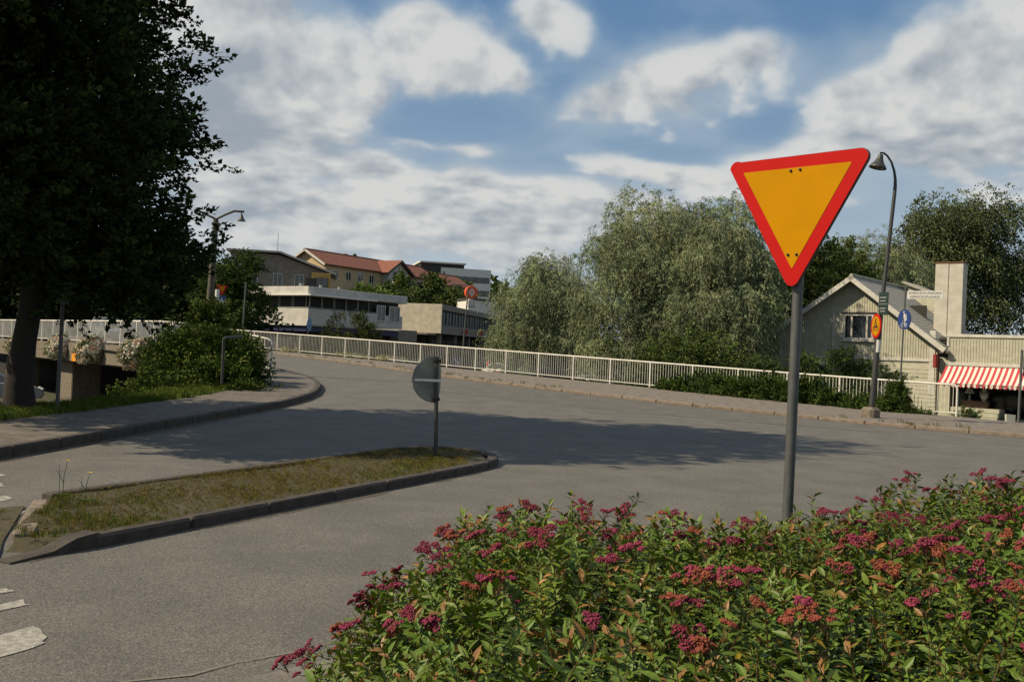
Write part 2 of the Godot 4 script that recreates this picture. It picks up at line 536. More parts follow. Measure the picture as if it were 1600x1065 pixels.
# az, el, half-width, half-height, tilt in degrees, strength, how grey it is
const CLOUDS := [
	[-15.30, 15.14, 5.2, 4.4, 10.0, 1.0, 0.52], [-20.23, 15.85, 4.5, 3.6, 0.0, 0.75, 0.3], [-10.90, 15.24, 2.6, 2.6, 20.0, 0.7, 0.1], [-12.54, 12.18, 4.4, 1.2, 5.0, 0.5, 0.5], [-18.43, 12.78, 4.0, 4.0, 0.0, 0.8, 0.6],
	[-4.39, 16.58, 3.8, 2.2, -18.0, 1.15, 0.0], [-6.12, 17.99, 2.0, 1.6, 0.0, 0.6, 0.0], [-1.77, 15.86, 2.6, 1.1, -12.0, 0.6, 0.05], [-9.22, 14.01, 2.2, 0.9, 12.0, 0.55, 0.1],
	[1.44, 18.87, 2.6, 1.7, -20.0, 0.95, 0.0], [-14.76, 18.34, 1.7, 0.7, 10.0, 0.5, 0.0],
	[9.63, 16.03, 4.2, 1.8, 8.0, 1.0, 0.05], [13.53, 16.38, 2.4, 1.9, 0.0, 0.7, 0.0], [4.97, 14.18, 3.6, 1.5, 12.0, 0.75, 0.15], [9.01, 13.53, 4.0, 1.0, 5.0, 0.45, 0.4],
	[25.94, 15.54, 5.0, 4.4, 30.0, 1.25, 0.12], [21.67, 14.08, 5.0, 2.3, 25.0, 1.0, 0.3], [18.22, 14.56, 2.4, 1.1, 12.0, 0.7, 0.2], [25.16, 12.11, 5.6, 1.8, 0.0, 0.95, 0.1], [20.12, 12.33, 4.0, 1.4, 8.0, 0.6, 0.5],
	[-2.86, 11.35, 1.9, 0.55, -2.0, 0.8, 0.0], [-6.19, 11.56, 1.5, 0.35, -6.0, 0.55, 0.0],
	[-8.14, 10.30, 2.2, 1.1, 0.0, 0.7, 0.1], [-11.73, 10.04, 2.6, 0.8, 0.0, 0.7, 0.55], [-15.53, 8.78, 2.6, 1.6, 0.0, 0.95, 0.0], [-14.77, 7.26, 4.0, 1.1, 0.0, 0.7, 0.55],
	[-8.76, 7.86, 2.6, 1.5, 18.0, 0.95, 0.0], [-12.36, 8.15, 3.0, 1.2, 0.0, 0.7, 0.25], [-3.15, 9.44, 1.7, 1.1, 0.0, 0.8, 0.05], [-5.87, 8.57, 3.4, 1.5, 0.0, 0.7, 0.3], [-0.31, 8.12, 3.6, 1.8, 0.0, 0.75, 0.35],
	[-4.32, 6.66, 4.5, 1.1, 0.0, 0.7, 0.1], [3.35, 8.98, 3.8, 1.3, 0.0, 0.75, 0.2], [6.58, 10.79, 4.4, 0.75, -8.0, 0.85, 0.05], [10.24, 10.02, 3.6, 0.8, -5.0, 0.75, 0.05], [14.62, 10.74, 3.6, 1.5, 5.0, 0.9, 0.05], [7.03, 8.72, 3.8, 0.7, 0.0, 0.6, 0.0],
	[-9.74, 5.45, 7.0, 0.9, 0.0, 0.75, 0.1], [0.53, 5.78, 5.0, 0.8, 0.0, 0.7, 0.15], [-15.38, 5.45, 4.0, 1.0, 0.0, 0.7, 0.2], [7.07, 7.82, 4.5, 0.9, 0.0, 0.65, 0.05], [-1.10, 9.17, 5.0, 1.3, 0.0, 0.45, 0.05], [-6.92, 7.42, 4.0, 1.2, 0.0, 0.4, 0.3], [2.70, 6.96, 4.0, 0.9, 0.0, 0.55, 0.3], [17.93, 8.81, 3.0, 0.8, 0.0, 0.5, 0.2], [25.86, 9.33, 3.0, 0.6, 0.0, 0.35, 0.1]]

func sky_at(az: float, el: float, inside: float) -> Color:
	var ca := cos(deg_to_rad(az)); var sa := sin(deg_to_rad(az))
	var ce := cos(deg_to_rad(el)); var se := sin(deg_to_rad(el))
	var d := Vector3(sa * ce, se * 1.25, -ca * ce) * 100.0 * lerpf(1.5, 1.0, smoothstep(2.0, 15.0, el))
	var f := cloud_fbm.get_noise_3dv(d)
	var w := cloud_wisp.get_noise_3d(d.x, d.y * 1.5, d.z)
	var p := cloud_puff.get_noise_3dv(d + Vector3(f, w, f) * 1.2)
	var cov := 0.0
	var grey := 0.0
	var total := 0.001
	if inside > 0.0:
		for b in CLOUDS:
			var dx: float = az - b[0] + w * 0.9
			var dy: float = el - b[1] + f * 0.7
			if absf(dx) > b[2] * 2.2 or absf(dy) > b[2] * 2.2:
				continue
			var t: float = deg_to_rad(b[4])
			var x := (dx * cos(t) + dy * sin(t)) / float(b[2])
			var y := (dy * cos(t) - dx * sin(t)) / float(b[3])
			var q := x * x + y * y
			if q > 5.0:
				continue
			var e: float = exp(-q * 1.1) * b[5]
			cov += e
			grey += e * (float(b[6]) + clampf(-y * 0.40, -0.22, 0.36))
			total += e
	var base := 0.42 + 0.75 * cloud_big.get_noise_3dv(d) + 0.25 * smoothstep(25, 5, el)
	cov = lerpf(base, cov, inside)
	grey = lerpf(0.3, grey / total, inside)
	var body := cov + f * 0.52 - p * 0.30 - 0.235
	var dens := smoothstep(0.25, 0.66, body) * 0.75 + smoothstep(0.08, 0.95, body) * 0.25
	var s := d + Vector3(-2.0, 2.4, 0.6)   # a step towards the sun
	var f2 := cloud_fbm.get_noise_3dv(s)
	var p2 := cloud_puff.get_noise_3dv(s + Vector3(f2, w, f2) * 1.2)
	var shade := (f - f2) * 0.75 - (p - p2) * 0.36
	var lit := clampf(0.97 - grey * 0.85 + shade * 1.25 - 0.22 * smoothstep(0.75, 1.7, body), 0.03 + 0.2 * (f + 0.5), 1.0)
	var top := smoothstep(2.0, 20.0, el)
	var blue := Color(0.735, 0.785, 0.815).lerp(Color(0.395, 0.535, 0.69), pow(top, 0.85))
	var cloud := Color(0.595, 0.635, 0.68).lerp(Color(0.86, 0.86, 0.85), lit)
	cloud = cloud.lerp(Color(0.72, 0.755, 0.775), 0.4 * smoothstep(8, 2, el))
	var c := blue.lerp(Color(0.70, 0.75, 0.79), clampf(0.62 * smoothstep(-0.05, 0.7, cov + w * 0.6), 0, 1))
	return c.lerp(cloud, dens * 0.95)

func make_sky() -> Image:
	cloud_fbm.noise_type = FastNoiseLite.TYPE_SIMPLEX_SMOOTH
	cloud_fbm.frequency = 0.095
	cloud_fbm.fractal_octaves = 6
	cloud_fbm.fractal_gain = 0.55
	cloud_fbm.seed = 12
	cloud_puff.noise_type = FastNoiseLite.TYPE_CELLULAR
	cloud_puff.cellular_return_type = FastNoiseLite.RETURN_DISTANCE
	cloud_puff.frequency = 0.26
	cloud_puff.fractal_octaves = 3
	cloud_puff.fractal_gain = 0.45
	cloud_puff.seed = 21
	cloud_wisp.noise_type = FastNoiseLite.TYPE_SIMPLEX_SMOOTH
	cloud_wisp.frequency = 0.05
	cloud_wisp.fractal_octaves = 4
	cloud_wisp.seed = 31
	cloud_big.noise_type = FastNoiseLite.TYPE_SIMPLEX_SMOOTH
	cloud_big.frequency = 0.022
	cloud_big.fractal_octaves = 3
	cloud_big.seed = 5
	var w := 4096
	var q := 4
	var sw := w / q
	var sh := w / 2 / q
	var by := PackedByteArray()
	by.resize(sw * sh * 3)
	for y in sh:
		var el := 90.0 - (y + 0.5) * 180.0 / sh
		for x in sw:
			var az := (x + 0.5) * 360.0 / sw
			if az > 180.0:
				az -= 360.0
			var c := Color(0.40, 0.41, 0.38)
			if el > -2.0 and not (absf(az) < 31.0 and el < 25.0):
				c = sky_at(az, maxf(el, 0.0), smoothstep(48, 34, absf(az)) * smoothstep(34, 26, el))
			var i := (y * sw + x) * 3
			by[i] = int(c.r * 255); by[i + 1] = int(c.g * 255); by[i + 2] = int(c.b * 255)
	var im := Image.create_from_data(sw, sh, false, Image.FORMAT_RGB8, by)
	im.resize(w, w / 2, Image.INTERPOLATE_BILINEAR)
	var px := w / 360.0
	var half := int(32 * px)
	var y0 := int((90.0 - 26.0) * px)
	var y1 := int(90.0 * px)
	var fb := PackedByteArray()
	fb.resize(half * 2 * (y1 - y0) * 3)
	var i := 0
	for y in range(y0, y1):
		var el := 90.0 - (y + 0.5) / px
		for x in half * 2:
			var az := (x - half + 0.5) / px
			var c := sky_at(az, el, smoothstep(48, 34, absf(az)) * smoothstep(34, 26, el))
			fb[i] = int(c.r * 255); fb[i + 1] = int(c.g * 255); fb[i + 2] = int(c.b * 255)
			i += 3
	var fine := Image.create_from_data(half * 2, y1 - y0, false, Image.FORMAT_RGB8, fb)
	im.blit_rect(fine, Rect2i(half, 0, half, y1 - y0), Vector2i(0, y0))
	im.blit_rect(fine, Rect2i(0, 0, half, y1 - y0), Vector2i(w - half, y0))
	return im

func _ready() -> void:
	var cam := Camera3D.new()
	cam.name = "camera"
	cam.position = Vector3(0, 1.6, 0)
	cam.basis = Basis(Vector3.RIGHT, deg_to_rad(0.68)) * Basis(Vector3.BACK, deg_to_rad(2.4))
	cam.fov = 37.92
	cam.near = 0.1
	cam.far = 6000.0
	add_child(cam)
	cam.current = true
	var env := Environment.new()
	env.background_mode = Environment.BG_SKY
	var pano := PanoramaSkyMaterial.new()
	pano.panorama = ImageTexture.create_from_image(make_sky())
	env.sky = Sky.new()
	env.sky.sky_material = pano
	env.background_energy_multiplier = 0.735
	env.tonemap_mode = Environment.TONE_MAPPER_LINEAR
	env.tonemap_exposure = 1.3
	env.sdfgi_enabled = true
	env.ssao_enabled = true
	env.ssil_enabled = true
	var we := WorldEnvironment.new()
	we.name = "world_environment"
	we.environment = env
	add_child(we)
	var sun := DirectionalLight3D.new()
	sun.name = "sun"
	sun.light_energy = 1.6
	sun.light_color = Color(1.0, 0.93, 0.80)
	sun.light_angular_distance = 0.5
	sun.shadow_enabled = true
	var away := Vector3(0.975 * cos(deg_to_rad(41)), -sin(deg_to_rad(41)), -0.22 * cos(deg_to_rad(41))).normalized()
	sun.basis = Basis.looking_at(away, Vector3.UP)
	add_child(sun)

	rng.seed = 2024
	make_materials()
	setting()
	house()
	buildings()
	trees()
	railings()
	street_things()
	vehicles_and_people()
	plants()
	spirea()

func fill_outline() -> void:
	var far := smooth(FENCE)
	for i in far.size():
		var p: Vector2 = far[i]
		if p.x < -13.4:
			break
		fill.append(p + Vector2(0.45, -0.55))
	for p in [[-13.6, -57.0], [-9.9, -35.0], [-9.4, -31], [-8.5, -27], [-7.9, -23.5], [-7.75, -20], [-8.0, -18], [-8.35, -16.6], [-8.7, -15], [-9.4, -12], [-11, -7], [-13, 0], [-16, 14], [-16, 40], [90, 40], [90, 22], [46, -2.2], [31, -14], [20, -24.5]]:
		fill.append(Vector2(p[0], p[1]))

func setting() -> void:
	fill_outline()
	# --- the ground, one sheet to the horizon, close-meshed near the camera
	var xs := [-4000.0, -1500.0, -600.0, -300.0, -180.0, -120.0, -90.0, -70.0, -55.0, -45.0]
	var x := -40.0
	while x <= 60.0:
		xs.append(x)
		x += 1.0 if x < 30.0 else 3.0
	xs.append_array([66.0, 75.0, 90.0, 120.0, 180.0, 300.0, 600.0, 1500.0, 4000.0])
	var zs := [4000.0, 1200.0, 400.0, 150.0, 60.0, 30.0, 15.0]
	var z := 8.0
	while z >= -120.0:
		zs.append(z)
		z -= 1.0 if z > -70.0 else 3.0
	zs.append_array([-125.0, -132.0, -140.0, -148.0, -156.0, -170.0, -190.0, -215.0, -250.0, -320.0, -500.0, -1000.0, -2000.0, -4000.0])
	var hs := []
	for zz in zs:
		var row := []
		for xx in xs:
			row.append(Vector3(xx, H(xx, zz), zz))
		hs.append(row)
	var ground := MB.new()
	for j in zs.size() - 1:
		for i in xs.size() - 1:
			ground.quad(hs[j][i], hs[j][i + 1], hs[j + 1][i + 1], hs[j + 1][i], Vector3.UP)
	meta(part("ground", ground, mat.earth, self), "", "", "", "structure")
	# --- roads
	var road := PackedVector2Array()
	for p in smooth(FAR_KERB):
		road.append(p)
	road.append(Vector2(-40, -70))
	var left := smooth(LEFT_KERB)
	for i in range(left.size() - 1, -1, -1):
		road.append(left[i])
	for p in [[-9, 14], [45, 14]]:
		road.append(Vector2(p[0], p[1]))
	meta(part("road", drape(road, func(a, b): return E(a, b), 2.0), mat.asphalt, self), "", "", "", "structure")
	# a long repair seam and patches in the asphalt of the main road, laid 4 mm over it
	var patches := structure("road_patches")
	part("patch", drape(PackedVector2Array([Vector2(-3.2, -31), Vector2(3.2, -26.5), Vector2(9.5, -24.2), Vector2(9.9, -26.2), Vector2(3.4, -32.0), Vector2(-1.2, -36.5)]), func(a, b): return E(a, b) + 0.004, 2.0), surf("asphalt_patch", 0.185, 0.174, 0.157, 0.93, "speckle", 1.3, "blotch", 5.0, "rough_n", 1.0, 0.6), patches)
	part("patch", drape(PackedVector2Array([Vector2(-2.2, -3.6), Vector2(-0.75, -5.2), Vector2(-0.2, -6.4), Vector2(1.4, -7.2), Vector2(3, -7.6), Vector2(3, -2), Vector2(-1, -1)]), func(a, b): return E(a, b) + 0.004, 1.0), surf("asphalt_edge", 0.235, 0.212, 0.185, 0.95, "speckle", 1.5, "blotch", 4.0), patches)
	# cracks, joints and the grit that gathers along the kerbs
	for q in [[[-1.9, -4.35], [-1.5, -4.75], [-1.05, -5.15], [-0.7, -5.6]], [[-9.0, -33.5], [-4.6, -30.9], [0.4, -28.6], [6.5, -25.2], [12.5, -21.0]], [[-4.6, -14.5], [-3.9, -17.2], [-3.4, -20.5], [-4.1, -24.0]], [[-5.2, -12.0], [-4.4, -12.3], [-3.6, -12.2]]]:
		var line := []
		for w in q:
			line.append(Vector2(w[0], w[1]))
		line = smooth(line)
		var l := PackedVector2Array()
		var r := PackedVector2Array()
		var mid := []
		for i in line.size():
			mid.append(line[i] + Vector2(rng.randf_range(-0.05, 0.05), rng.randf_range(-0.05, 0.05)))
		for i in line.size():
			var t: Vector2 = (mid[mini(i + 1, line.size() - 1)] - mid[maxi(i - 1, 0)]).normalized()
			var wide := rng.randf_range(0.003, 0.009)
			l.append(mid[i] + Vector2(-t.y, t.x) * wide)
			r.append(mid[i] - Vector2(-t.y, t.x) * wide)
		r.reverse()
		l.append_array(r)
		part("crack", drape(l, func(a, b): return E(a, b) + 0.007, 1.0), mat.asphalt_crack, patches)
	for q in [[ISLAND.slice(0, 7), 1.0], [LEFT_KERB.slice(1, 11), 1.0], [FAR_KERB.slice(1, 12), 1.0]]:
		var line := smooth(q[0])
		var l := PackedVector2Array()
		var r := PackedVector2Array()
		for i in line.size():
			var t: Vector2 = (line[mini(i + 1, line.size() - 1)] - line[maxi(i - 1, 0)]).normalized()
			var nn := Vector2(-t.y, t.x)
			if q[0][0] == FAR_KERB[1]:
				nn = -nn
			l.append(line[i] - nn * 0.12)
			r.append(line[i] + nn * rng.randf_range(0.07, 0.2))
		r.reverse()
		l.append_array(r)
		part("kerbside_grit", drape(l, func(a, b): return E(a, b) + 0.0035, 1.0), mat.asphalt_grit, patches)
	# --- pavements
	var pave := PackedVector2Array()
	for p in smooth(LEFT_KERB):
		if p.y > -46.0:
			pave.append(p + Vector2(-0.13, 0))
	for p in [[-20.3, -46.2], [-17.9, -43.3], [-13.4, -38], [-9.2, -33.0], [-7.4, -30.2], [-6.95, -27], [-6.75, -24], [-6.7, -21], [-7.0, -18.9], [-7.25, -16.4], [-7.5, -14.8], [-8.2, -11], [-9.2, -5], [-10, 1]]:
		pave.append(Vector2(p[0], p[1]))
	meta(part("left_pavement", drape(pave, func(a, b): return E(a, b) + 0.115, 1.5), mat.asphalt_worn, self), "", "", "", "structure")
	var far := PackedVector2Array()
	for p in smooth(FAR_KERB):
		far.append(p + Vector2(0.08, -0.1))
	for p in [[-30, -66.5], [-28, -66.2], [-21, -62.2], [-16.6, -59.5], [-13.2, -57.2], [-10.2, -54.7], [-5.4, -50.5], [-2.9, -48.1], [0.3, -45.1], [3.6, -42.1], [7.2, -38.9], [11.3, -35.3], [14.7, -32.3], [18.5, -26.5], [30.6, -13.6], [45.6, -1.8]]:
		far.append(Vector2(p[0], p[1]))
	meta(part("far_pavement", drape(far, func(a, b): return E(a, b) + 0.095, 2.0), mat.asphalt_far, self), "", "", "", "structure")
	kerbs("left_kerb", LEFT_KERB.slice(1, 14), 0.16, 0.135, mat.kerb, -0.07, 1.0)
	kerbs("far_kerb", FAR_KERB.slice(1), 0.18, 0.10, mat.kerb_light, 0.09, 1.35)
	# --- grass verge beside the left pavement
	var verge := PackedVector2Array()
	for p in [[-10, 1], [-9.2, -5], [-8.2, -11], [-7.5, -14.8], [-7.25, -16.4], [-7.0, -18.9], [-6.7, -21], [-6.75, -24], [-6.95, -27], [-8.2, -27], [-7.75, -23.5], [-7.6, -20], [-7.85, -18], [-8.2, -16.6], [-8.55, -15], [-9.25, -12], [-10.8, -7], [-12.8, 0]]:
		verge.append(Vector2(p[0], p[1]))
	meta(part("verge", drape(verge, func(a, b): return E(a, b) + 0.10, 1.0), mat.lawn, self), "", "", "", "structure")
	# --- lawn beyond the right end of the railing
	var lawn := PackedVector2Array([Vector2(14.9, -32.9), Vector2(19, -27.2), Vector2(46, -2.5), Vector2(60, -20), Vector2(40, -45), Vector2(30, -47), Vector2(24.8, -51), Vector2(20, -52), Vector2(12.5, -36)])
	meta(part("lawn", drape(lawn, func(a, b): return H(a, b) + 0.05, 1.0), mat.lawn, self), "", "", "", "structure")
	# --- the street on the lower level, seen between the bars of the railing
	var lower := PackedVector2Array([Vector2(-30, -66), Vector2(-14, -64), Vector2(4, -56), Vector2(14, -53), Vector2(16, -60), Vector2(8, -85), Vector2(2, -104), Vector2(-6, -96), Vector2(-12, -92), Vector2(-24, -84)])
	meta(part("lower_street", drape(lower, func(a, b): return H(a, b) + 0.06, 2.0), mat.asphalt_worn, self), "", "", "", "structure")
	island()
	# --- worn crossing stripes: two groups, either side of the island
	var cross := structure("pedestrian_crossing")
	var dir := Vector2(-0.43, 0.9)
	for s in [[-2.34, -5.05, -2.53, -5.40], [-2.79, -5.76, -2.85, -5.90], [-3.02, -6.06, -3.06, -6.16], [-4.16, -8.42, -4.28, -8.80], [-4.60, -9.12, -4.72, -9.40], [-5.02, -9.82, -5.12, -10.08], [-5.34, -10.45, -5.42, -10.65]]:
		var a := Vector2(s[0], s[1])
		var b := Vector2(s[2], s[3])
		var poly := PackedVector2Array()
		for k in 7:
			poly.append(a.lerp(b, k / 6.0) + dir * (rng.randf_range(-0.025, 0.02) if k > 0 else 0.05) + Vector2(0.06, 0.02) * sin(k * PI / 6.0))
		for k in 6:
			poly.append(b + dir * (0.45 * (k + 1)) + Vector2(rng.randf_range(-0.012, 0.012), rng.randf_range(-0.012, 0.012)))
		for k in 6:
			poly.append(a + dir * (0.45 * (6 - k)) + Vector2(rng.randf_range(-0.012, 0.012), rng.randf_range(-0.012, 0.012)))
		part("stripe", drape(poly, func(p, q): return E(p, q) + 0.005, 3.0), mat.paint, cross)
	# --- the bed under the flowering hedge
	meta(part("planting_bed", drape(PackedVector2Array([Vector2(-0.45, -1.2), Vector2(-0.5, -3.4), Vector2(-0.25, -4.6), Vector2(0.6, -5.2), Vector2(2.5, -6.0), Vector2(6, -8), Vector2(8, -7), Vector2(6, -1)]), func(a, b): return E(a, b) + 0.03, 1.0), mat.soil, self), "", "", "", "structure")
	bridge()

func kerbs(called: String, path: Array, wide: float, high: float, m: Material, off: float, length: float) -> void:
	var root := structure(called)
	var shapes := []
	for k in 4:
		var b := MB.new()
		b.box(Transform3D(), Vector3(length - 0.008 - 0.003 * k, 0.3, wide - 0.004 * (k % 2)), 0.014 + 0.004 * k)
		shapes.append(b.mesh())
	var pts := along(smooth(path), length, off)
	for i in mini(pts.size() - 1, 300):
		var a := Vector3(pts[i].x, E(pts[i].x, pts[i].y), pts[i].y)
		var b := Vector3(pts[i + 1].x, E(pts[i + 1].x, pts[i + 1].y), pts[i + 1].y)
		var f := (b - a).normalized()
		var side := f.cross(Vector3.UP).normalized()
		var up := side.cross(f)
		part("kerb_stone", shapes[rng.randi() % 4], m, root, Transform3D(Basis(f, up, -side.normalized() * -1.0), (a + b) / 2 + Vector3.UP * (high - 0.15 + rng.randf_range(-0.006, 0.004)) + side * rng.randf_range(-0.005, 0.005)))

const ISLAND := [Vector2(-3.36, -6.92), Vector2(-2.95, -7.72), Vector2(-2.27, -9.07), Vector2(-1.5, -10.7), Vector2(-0.72, -12.32), Vector2(-0.42, -13.1), Vector2(-0.2, -13.8), Vector2(-0.22, -14.5), Vector2(-0.55, -14.98), Vector2(-1.05, -15.05), Vector2(-1.45, -14.7), Vector2(-2.2, -13.2), Vector2(-3.5, -10.75), Vector2(-4.28, -9.0)]
func island() -> void:
	var root := structure("traffic_island")
	var ring := ISLAND.duplicate()
	var out := smooth(ring.slice(0, 14))
	var shapes := []
	for k in 4:
		var b := MB.new()
		b.box(Transform3D(), Vector3(0.992 - 0.003 * k, 0.32, 0.15), 0.012 + 0.003 * k)
		shapes.append(b.mesh())
	var short := MB.new()
	short.box(Transform3D(), Vector3(0.40, 0.32, 0.15), 0.02)
	var short_m := short.mesh()
	# straight sides in metre-long stones, the rounded tip in short ones, the left end in two pale ones
	var runs := [[Vector2(-3.1, -7.42), Vector2(-0.5, -12.85), 1.0], [Vector2(-1.55, -14.5), Vector2(-4.2, -9.1), 1.0]]
	var stones := []
	for r in runs:
		var a: Vector2 = r[0]
		var n := int(a.distance_to(r[1]) / float(r[2]) + 0.5)
		for i in n:
			stones.append([a.lerp(r[1], float(i) / n), a.lerp(r[1], float(i + 1) / n), false])
	var tip := [Vector2(-0.5, -12.85), Vector2(-0.31, -13.3), Vector2(-0.20, -13.72), Vector2(-0.2, -14.12), Vector2(-0.32, -14.5), Vector2(-0.58, -14.82), Vector2(-0.95, -14.92), Vector2(-1.3, -14.8), Vector2(-1.55, -14.5)]
	for i in tip.size() - 1:
		stones.append([tip[i], tip[i + 1], true])
	for s in stones:
		var a := Vector3(s[0].x, E(s[0].x, s[0].y), s[0].y)
		var b := Vector3(s[1].x, E(s[1].x, s[1].y), s[1].y)
		var f := (b - a).normalized()
		var side := f.cross(Vector3.UP).normalized()
		var mid := (a + b) / 2 - side * 0.0
		var bas := Basis(f * (a.distance_to(b) / (0.40 if s[2] else 0.993)), Vector3.UP, side)
		part("kerb_stone", short_m if s[2] else shapes[rng.randi() % 4], mat.kerb, root, Transform3D(bas, mid + Vector3.UP * (-0.062 + rng.randf_range(-0.004, 0.003))))
	# the lowered stone at the near left corner and the pale end stones
	var low_stone := MB.new()
	var prof := PackedVector2Array([Vector2(0, -0.1), Vector2(0.75, -0.1), Vector2(0.75, 0.13), Vector2(0.55, 0.115), Vector2(0.35, 0.05), Vector2(0.0, 0.03)])
	var f2 := Vector3(0.43, 0, -0.9).normalized()
	low_stone.extrude(prof, Transform3D(Basis(f2, Vector3.UP, f2.cross(Vector3.UP)), Vector3(-3.42, 0, -6.80)), 0.15)
	part("lowered_kerb_stone", low_stone, mat.kerb, root)
	var q0 := Vector3(-3.62, 0.0, -7.5)
	var q1 := Vector3(-4.16, 0.0, -8.95)
	for i in 3:
		var b := MB.new()
		var a0 := q0.lerp(q1, i / 3.0)
		var a1 := q0.lerp(q1, (i + 1) / 3.0)
		var f3 := (a1 - a0).normalized()
		b.box(Transform3D(Basis(f3, Vector3.UP, f3.cross(Vector3.UP)), (a0 + a1) / 2 + Vector3(0, -0.01 + 0.004 * i, 0)), Vector3(a0.distance_to(a1) - 0.008, 0.22, 0.17), 0.02)
		part("end_stone", b, mat.kerb_light, root)
	var top := PackedVector2Array([Vector2(-3.62, -7.35), Vector2(-3.50, -6.85), Vector2(-3.36, -6.85), Vector2(-3.1, -7.5), Vector2(-0.55, -12.9), Vector2(-0.3, -13.8), Vector2(-0.4, -14.4), Vector2(-0.7, -14.75), Vector2(-1.2, -14.75), Vector2(-1.6, -14.4), Vector2(-4.12, -9.15), Vector2(-3.75, -7.6)])
	var lump := FastNoiseLite.new()
	lump.frequency = 0.9
	lump.seed = 3
	part("gravel_top", drape(top, func(a, b): return E(a, b) + 0.075 + 0.03 * lump.get_noise_2d(a, b) + 0.012 * lump.get_noise_2d(a * 6, b * 6) - 0.075 * smoothstep(-7.9, -7.0, b), 0.2), mat.moss, root)
	var edge := PackedVector2Array([Vector2(-4.3, -8.9), Vector2(-3.75, -7.45), Vector2(-3.5, -6.9), Vector2(-4.0, -6.9), Vector2(-4.6, -8.5)])
	part("mossy_apron", drape(edge, func(a, b): return E(a, b) + 0.012 + 0.012 * absf(lump.get_noise_2d(a * 2, b * 2)), 0.3), mat.moss, root)

func bridge() -> void:
	var deck := thing("road_bridge", Vector3(-22, 0, -55), "concrete road bridge with dark underpass at the left, carrying the main road", "bridge")
	var inv := Transform3D(Basis(), -deck.position)
	var pts := []
	for p in RAIL:
		pts.append(p)
	pts = pts.slice(2)
	pts.push_front(Vector2(-9.9, -34.4))
	# parapet beam in cast lengths
	for i in pts.size() - 1:
		var n := int(ceil(pts[i].distance_to(pts[i + 1]) / 3.6))
		for k in n:
			var a: Vector2 = pts[i].lerp(pts[i + 1], float(k) / n)
			var b: Vector2 = pts[i].lerp(pts[i + 1], float(k + 1) / n)
			var f := Vector3(b.x - a.x, 0, b.y - a.y).normalized()
			var mid := Vector3((a.x + b.x) / 2, 0.76, (a.y + b.y) / 2)
			var m := MB.new()
			m.box(inv * Transform3D(Basis(f, Vector3.UP, f.cross(Vector3.UP)), mid), Vector3(a.distance_to(b) - 0.015, 0.86, 0.35), 0.02)
			part("edge_beam", m, mat.concrete, deck)
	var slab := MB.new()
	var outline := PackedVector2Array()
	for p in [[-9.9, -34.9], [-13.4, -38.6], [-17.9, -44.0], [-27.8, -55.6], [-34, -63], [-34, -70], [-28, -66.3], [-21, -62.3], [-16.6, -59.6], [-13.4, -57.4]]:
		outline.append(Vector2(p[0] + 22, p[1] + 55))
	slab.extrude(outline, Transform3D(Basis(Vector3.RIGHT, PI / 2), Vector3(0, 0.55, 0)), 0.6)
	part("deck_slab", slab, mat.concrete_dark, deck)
	for q in [[Vector2(-23.5, -49.8), Vector2(-22.3, -48.4), 5.0], [Vector2(-31, -59), Vector2(-29.6, -57.4), 5.0]]:
		var f := Vector3(q[1].x - q[0].x, 0, q[1].y - q[0].y).normalized()
		var b := MB.new()
		b.box(inv * Transform3D(Basis(f, Vector3.UP, f.cross(Vector3.UP)), Vector3((q[0].x + q[1].x) / 2 + 1.2, -1.2, (q[0].y + q[1].y) / 2 - 1.0)), Vector3(1.9, 3.0, 1.4), 0.04)
		part("pier", b, mat.concrete, deck)
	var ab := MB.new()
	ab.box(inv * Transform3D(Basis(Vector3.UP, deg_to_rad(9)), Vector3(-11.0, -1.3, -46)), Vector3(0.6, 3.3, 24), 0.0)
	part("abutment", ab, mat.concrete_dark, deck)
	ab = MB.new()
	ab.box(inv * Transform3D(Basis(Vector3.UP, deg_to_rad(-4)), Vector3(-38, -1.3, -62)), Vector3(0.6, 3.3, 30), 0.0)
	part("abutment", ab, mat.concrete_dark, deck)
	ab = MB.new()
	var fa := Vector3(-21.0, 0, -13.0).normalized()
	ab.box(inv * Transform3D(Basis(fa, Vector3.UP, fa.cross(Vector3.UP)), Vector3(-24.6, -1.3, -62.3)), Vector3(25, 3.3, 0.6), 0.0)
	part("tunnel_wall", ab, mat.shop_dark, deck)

# a window: frame bars round n panes, on the plane z = 0 of x, standing a little proud
func window_on(parent: Node, x: Transform3D, w: float, h: float, panes: int, frame: Material, bar := 0.07, deep := 0.1, called := "window", glass: Material = null) -> MeshInstance3D:
	var m := MB.new()
	m.bx(Vector3(0, h / 2 - bar / 2, 0), Vector3(w, bar, deep))
	m.bx(Vector3(0, -h / 2 + bar / 2, 0), Vector3(w, bar, deep))
	for s in [-1, 1]:
		m.bx(Vector3(s * (w / 2 - bar / 2), 0, 0), Vector3(bar, h - 2 * bar, deep))
	for k in range(1, panes):
		m.bx(Vector3(-w / 2 + bar / 2 + (w - bar) * k / panes, 0, 0), Vector3(bar * 0.8, h - 2 * bar, deep * 0.8))
	var o := part(called, m, frame, parent, x)
	for k in panes:
		var pm := MB.new()
		pm.bx(Vector3(), Vector3((w - bar) / panes - bar * 0.8, h - 2 * bar, 0.02))
		part("pane", pm, glass if glass else mat.glass, o, Transform3D(Basis(), Vector3(-w / 2 + bar / 2 + (w - bar) * (k + 0.5) / panes, 0, -deep * 0.15)))
	return o

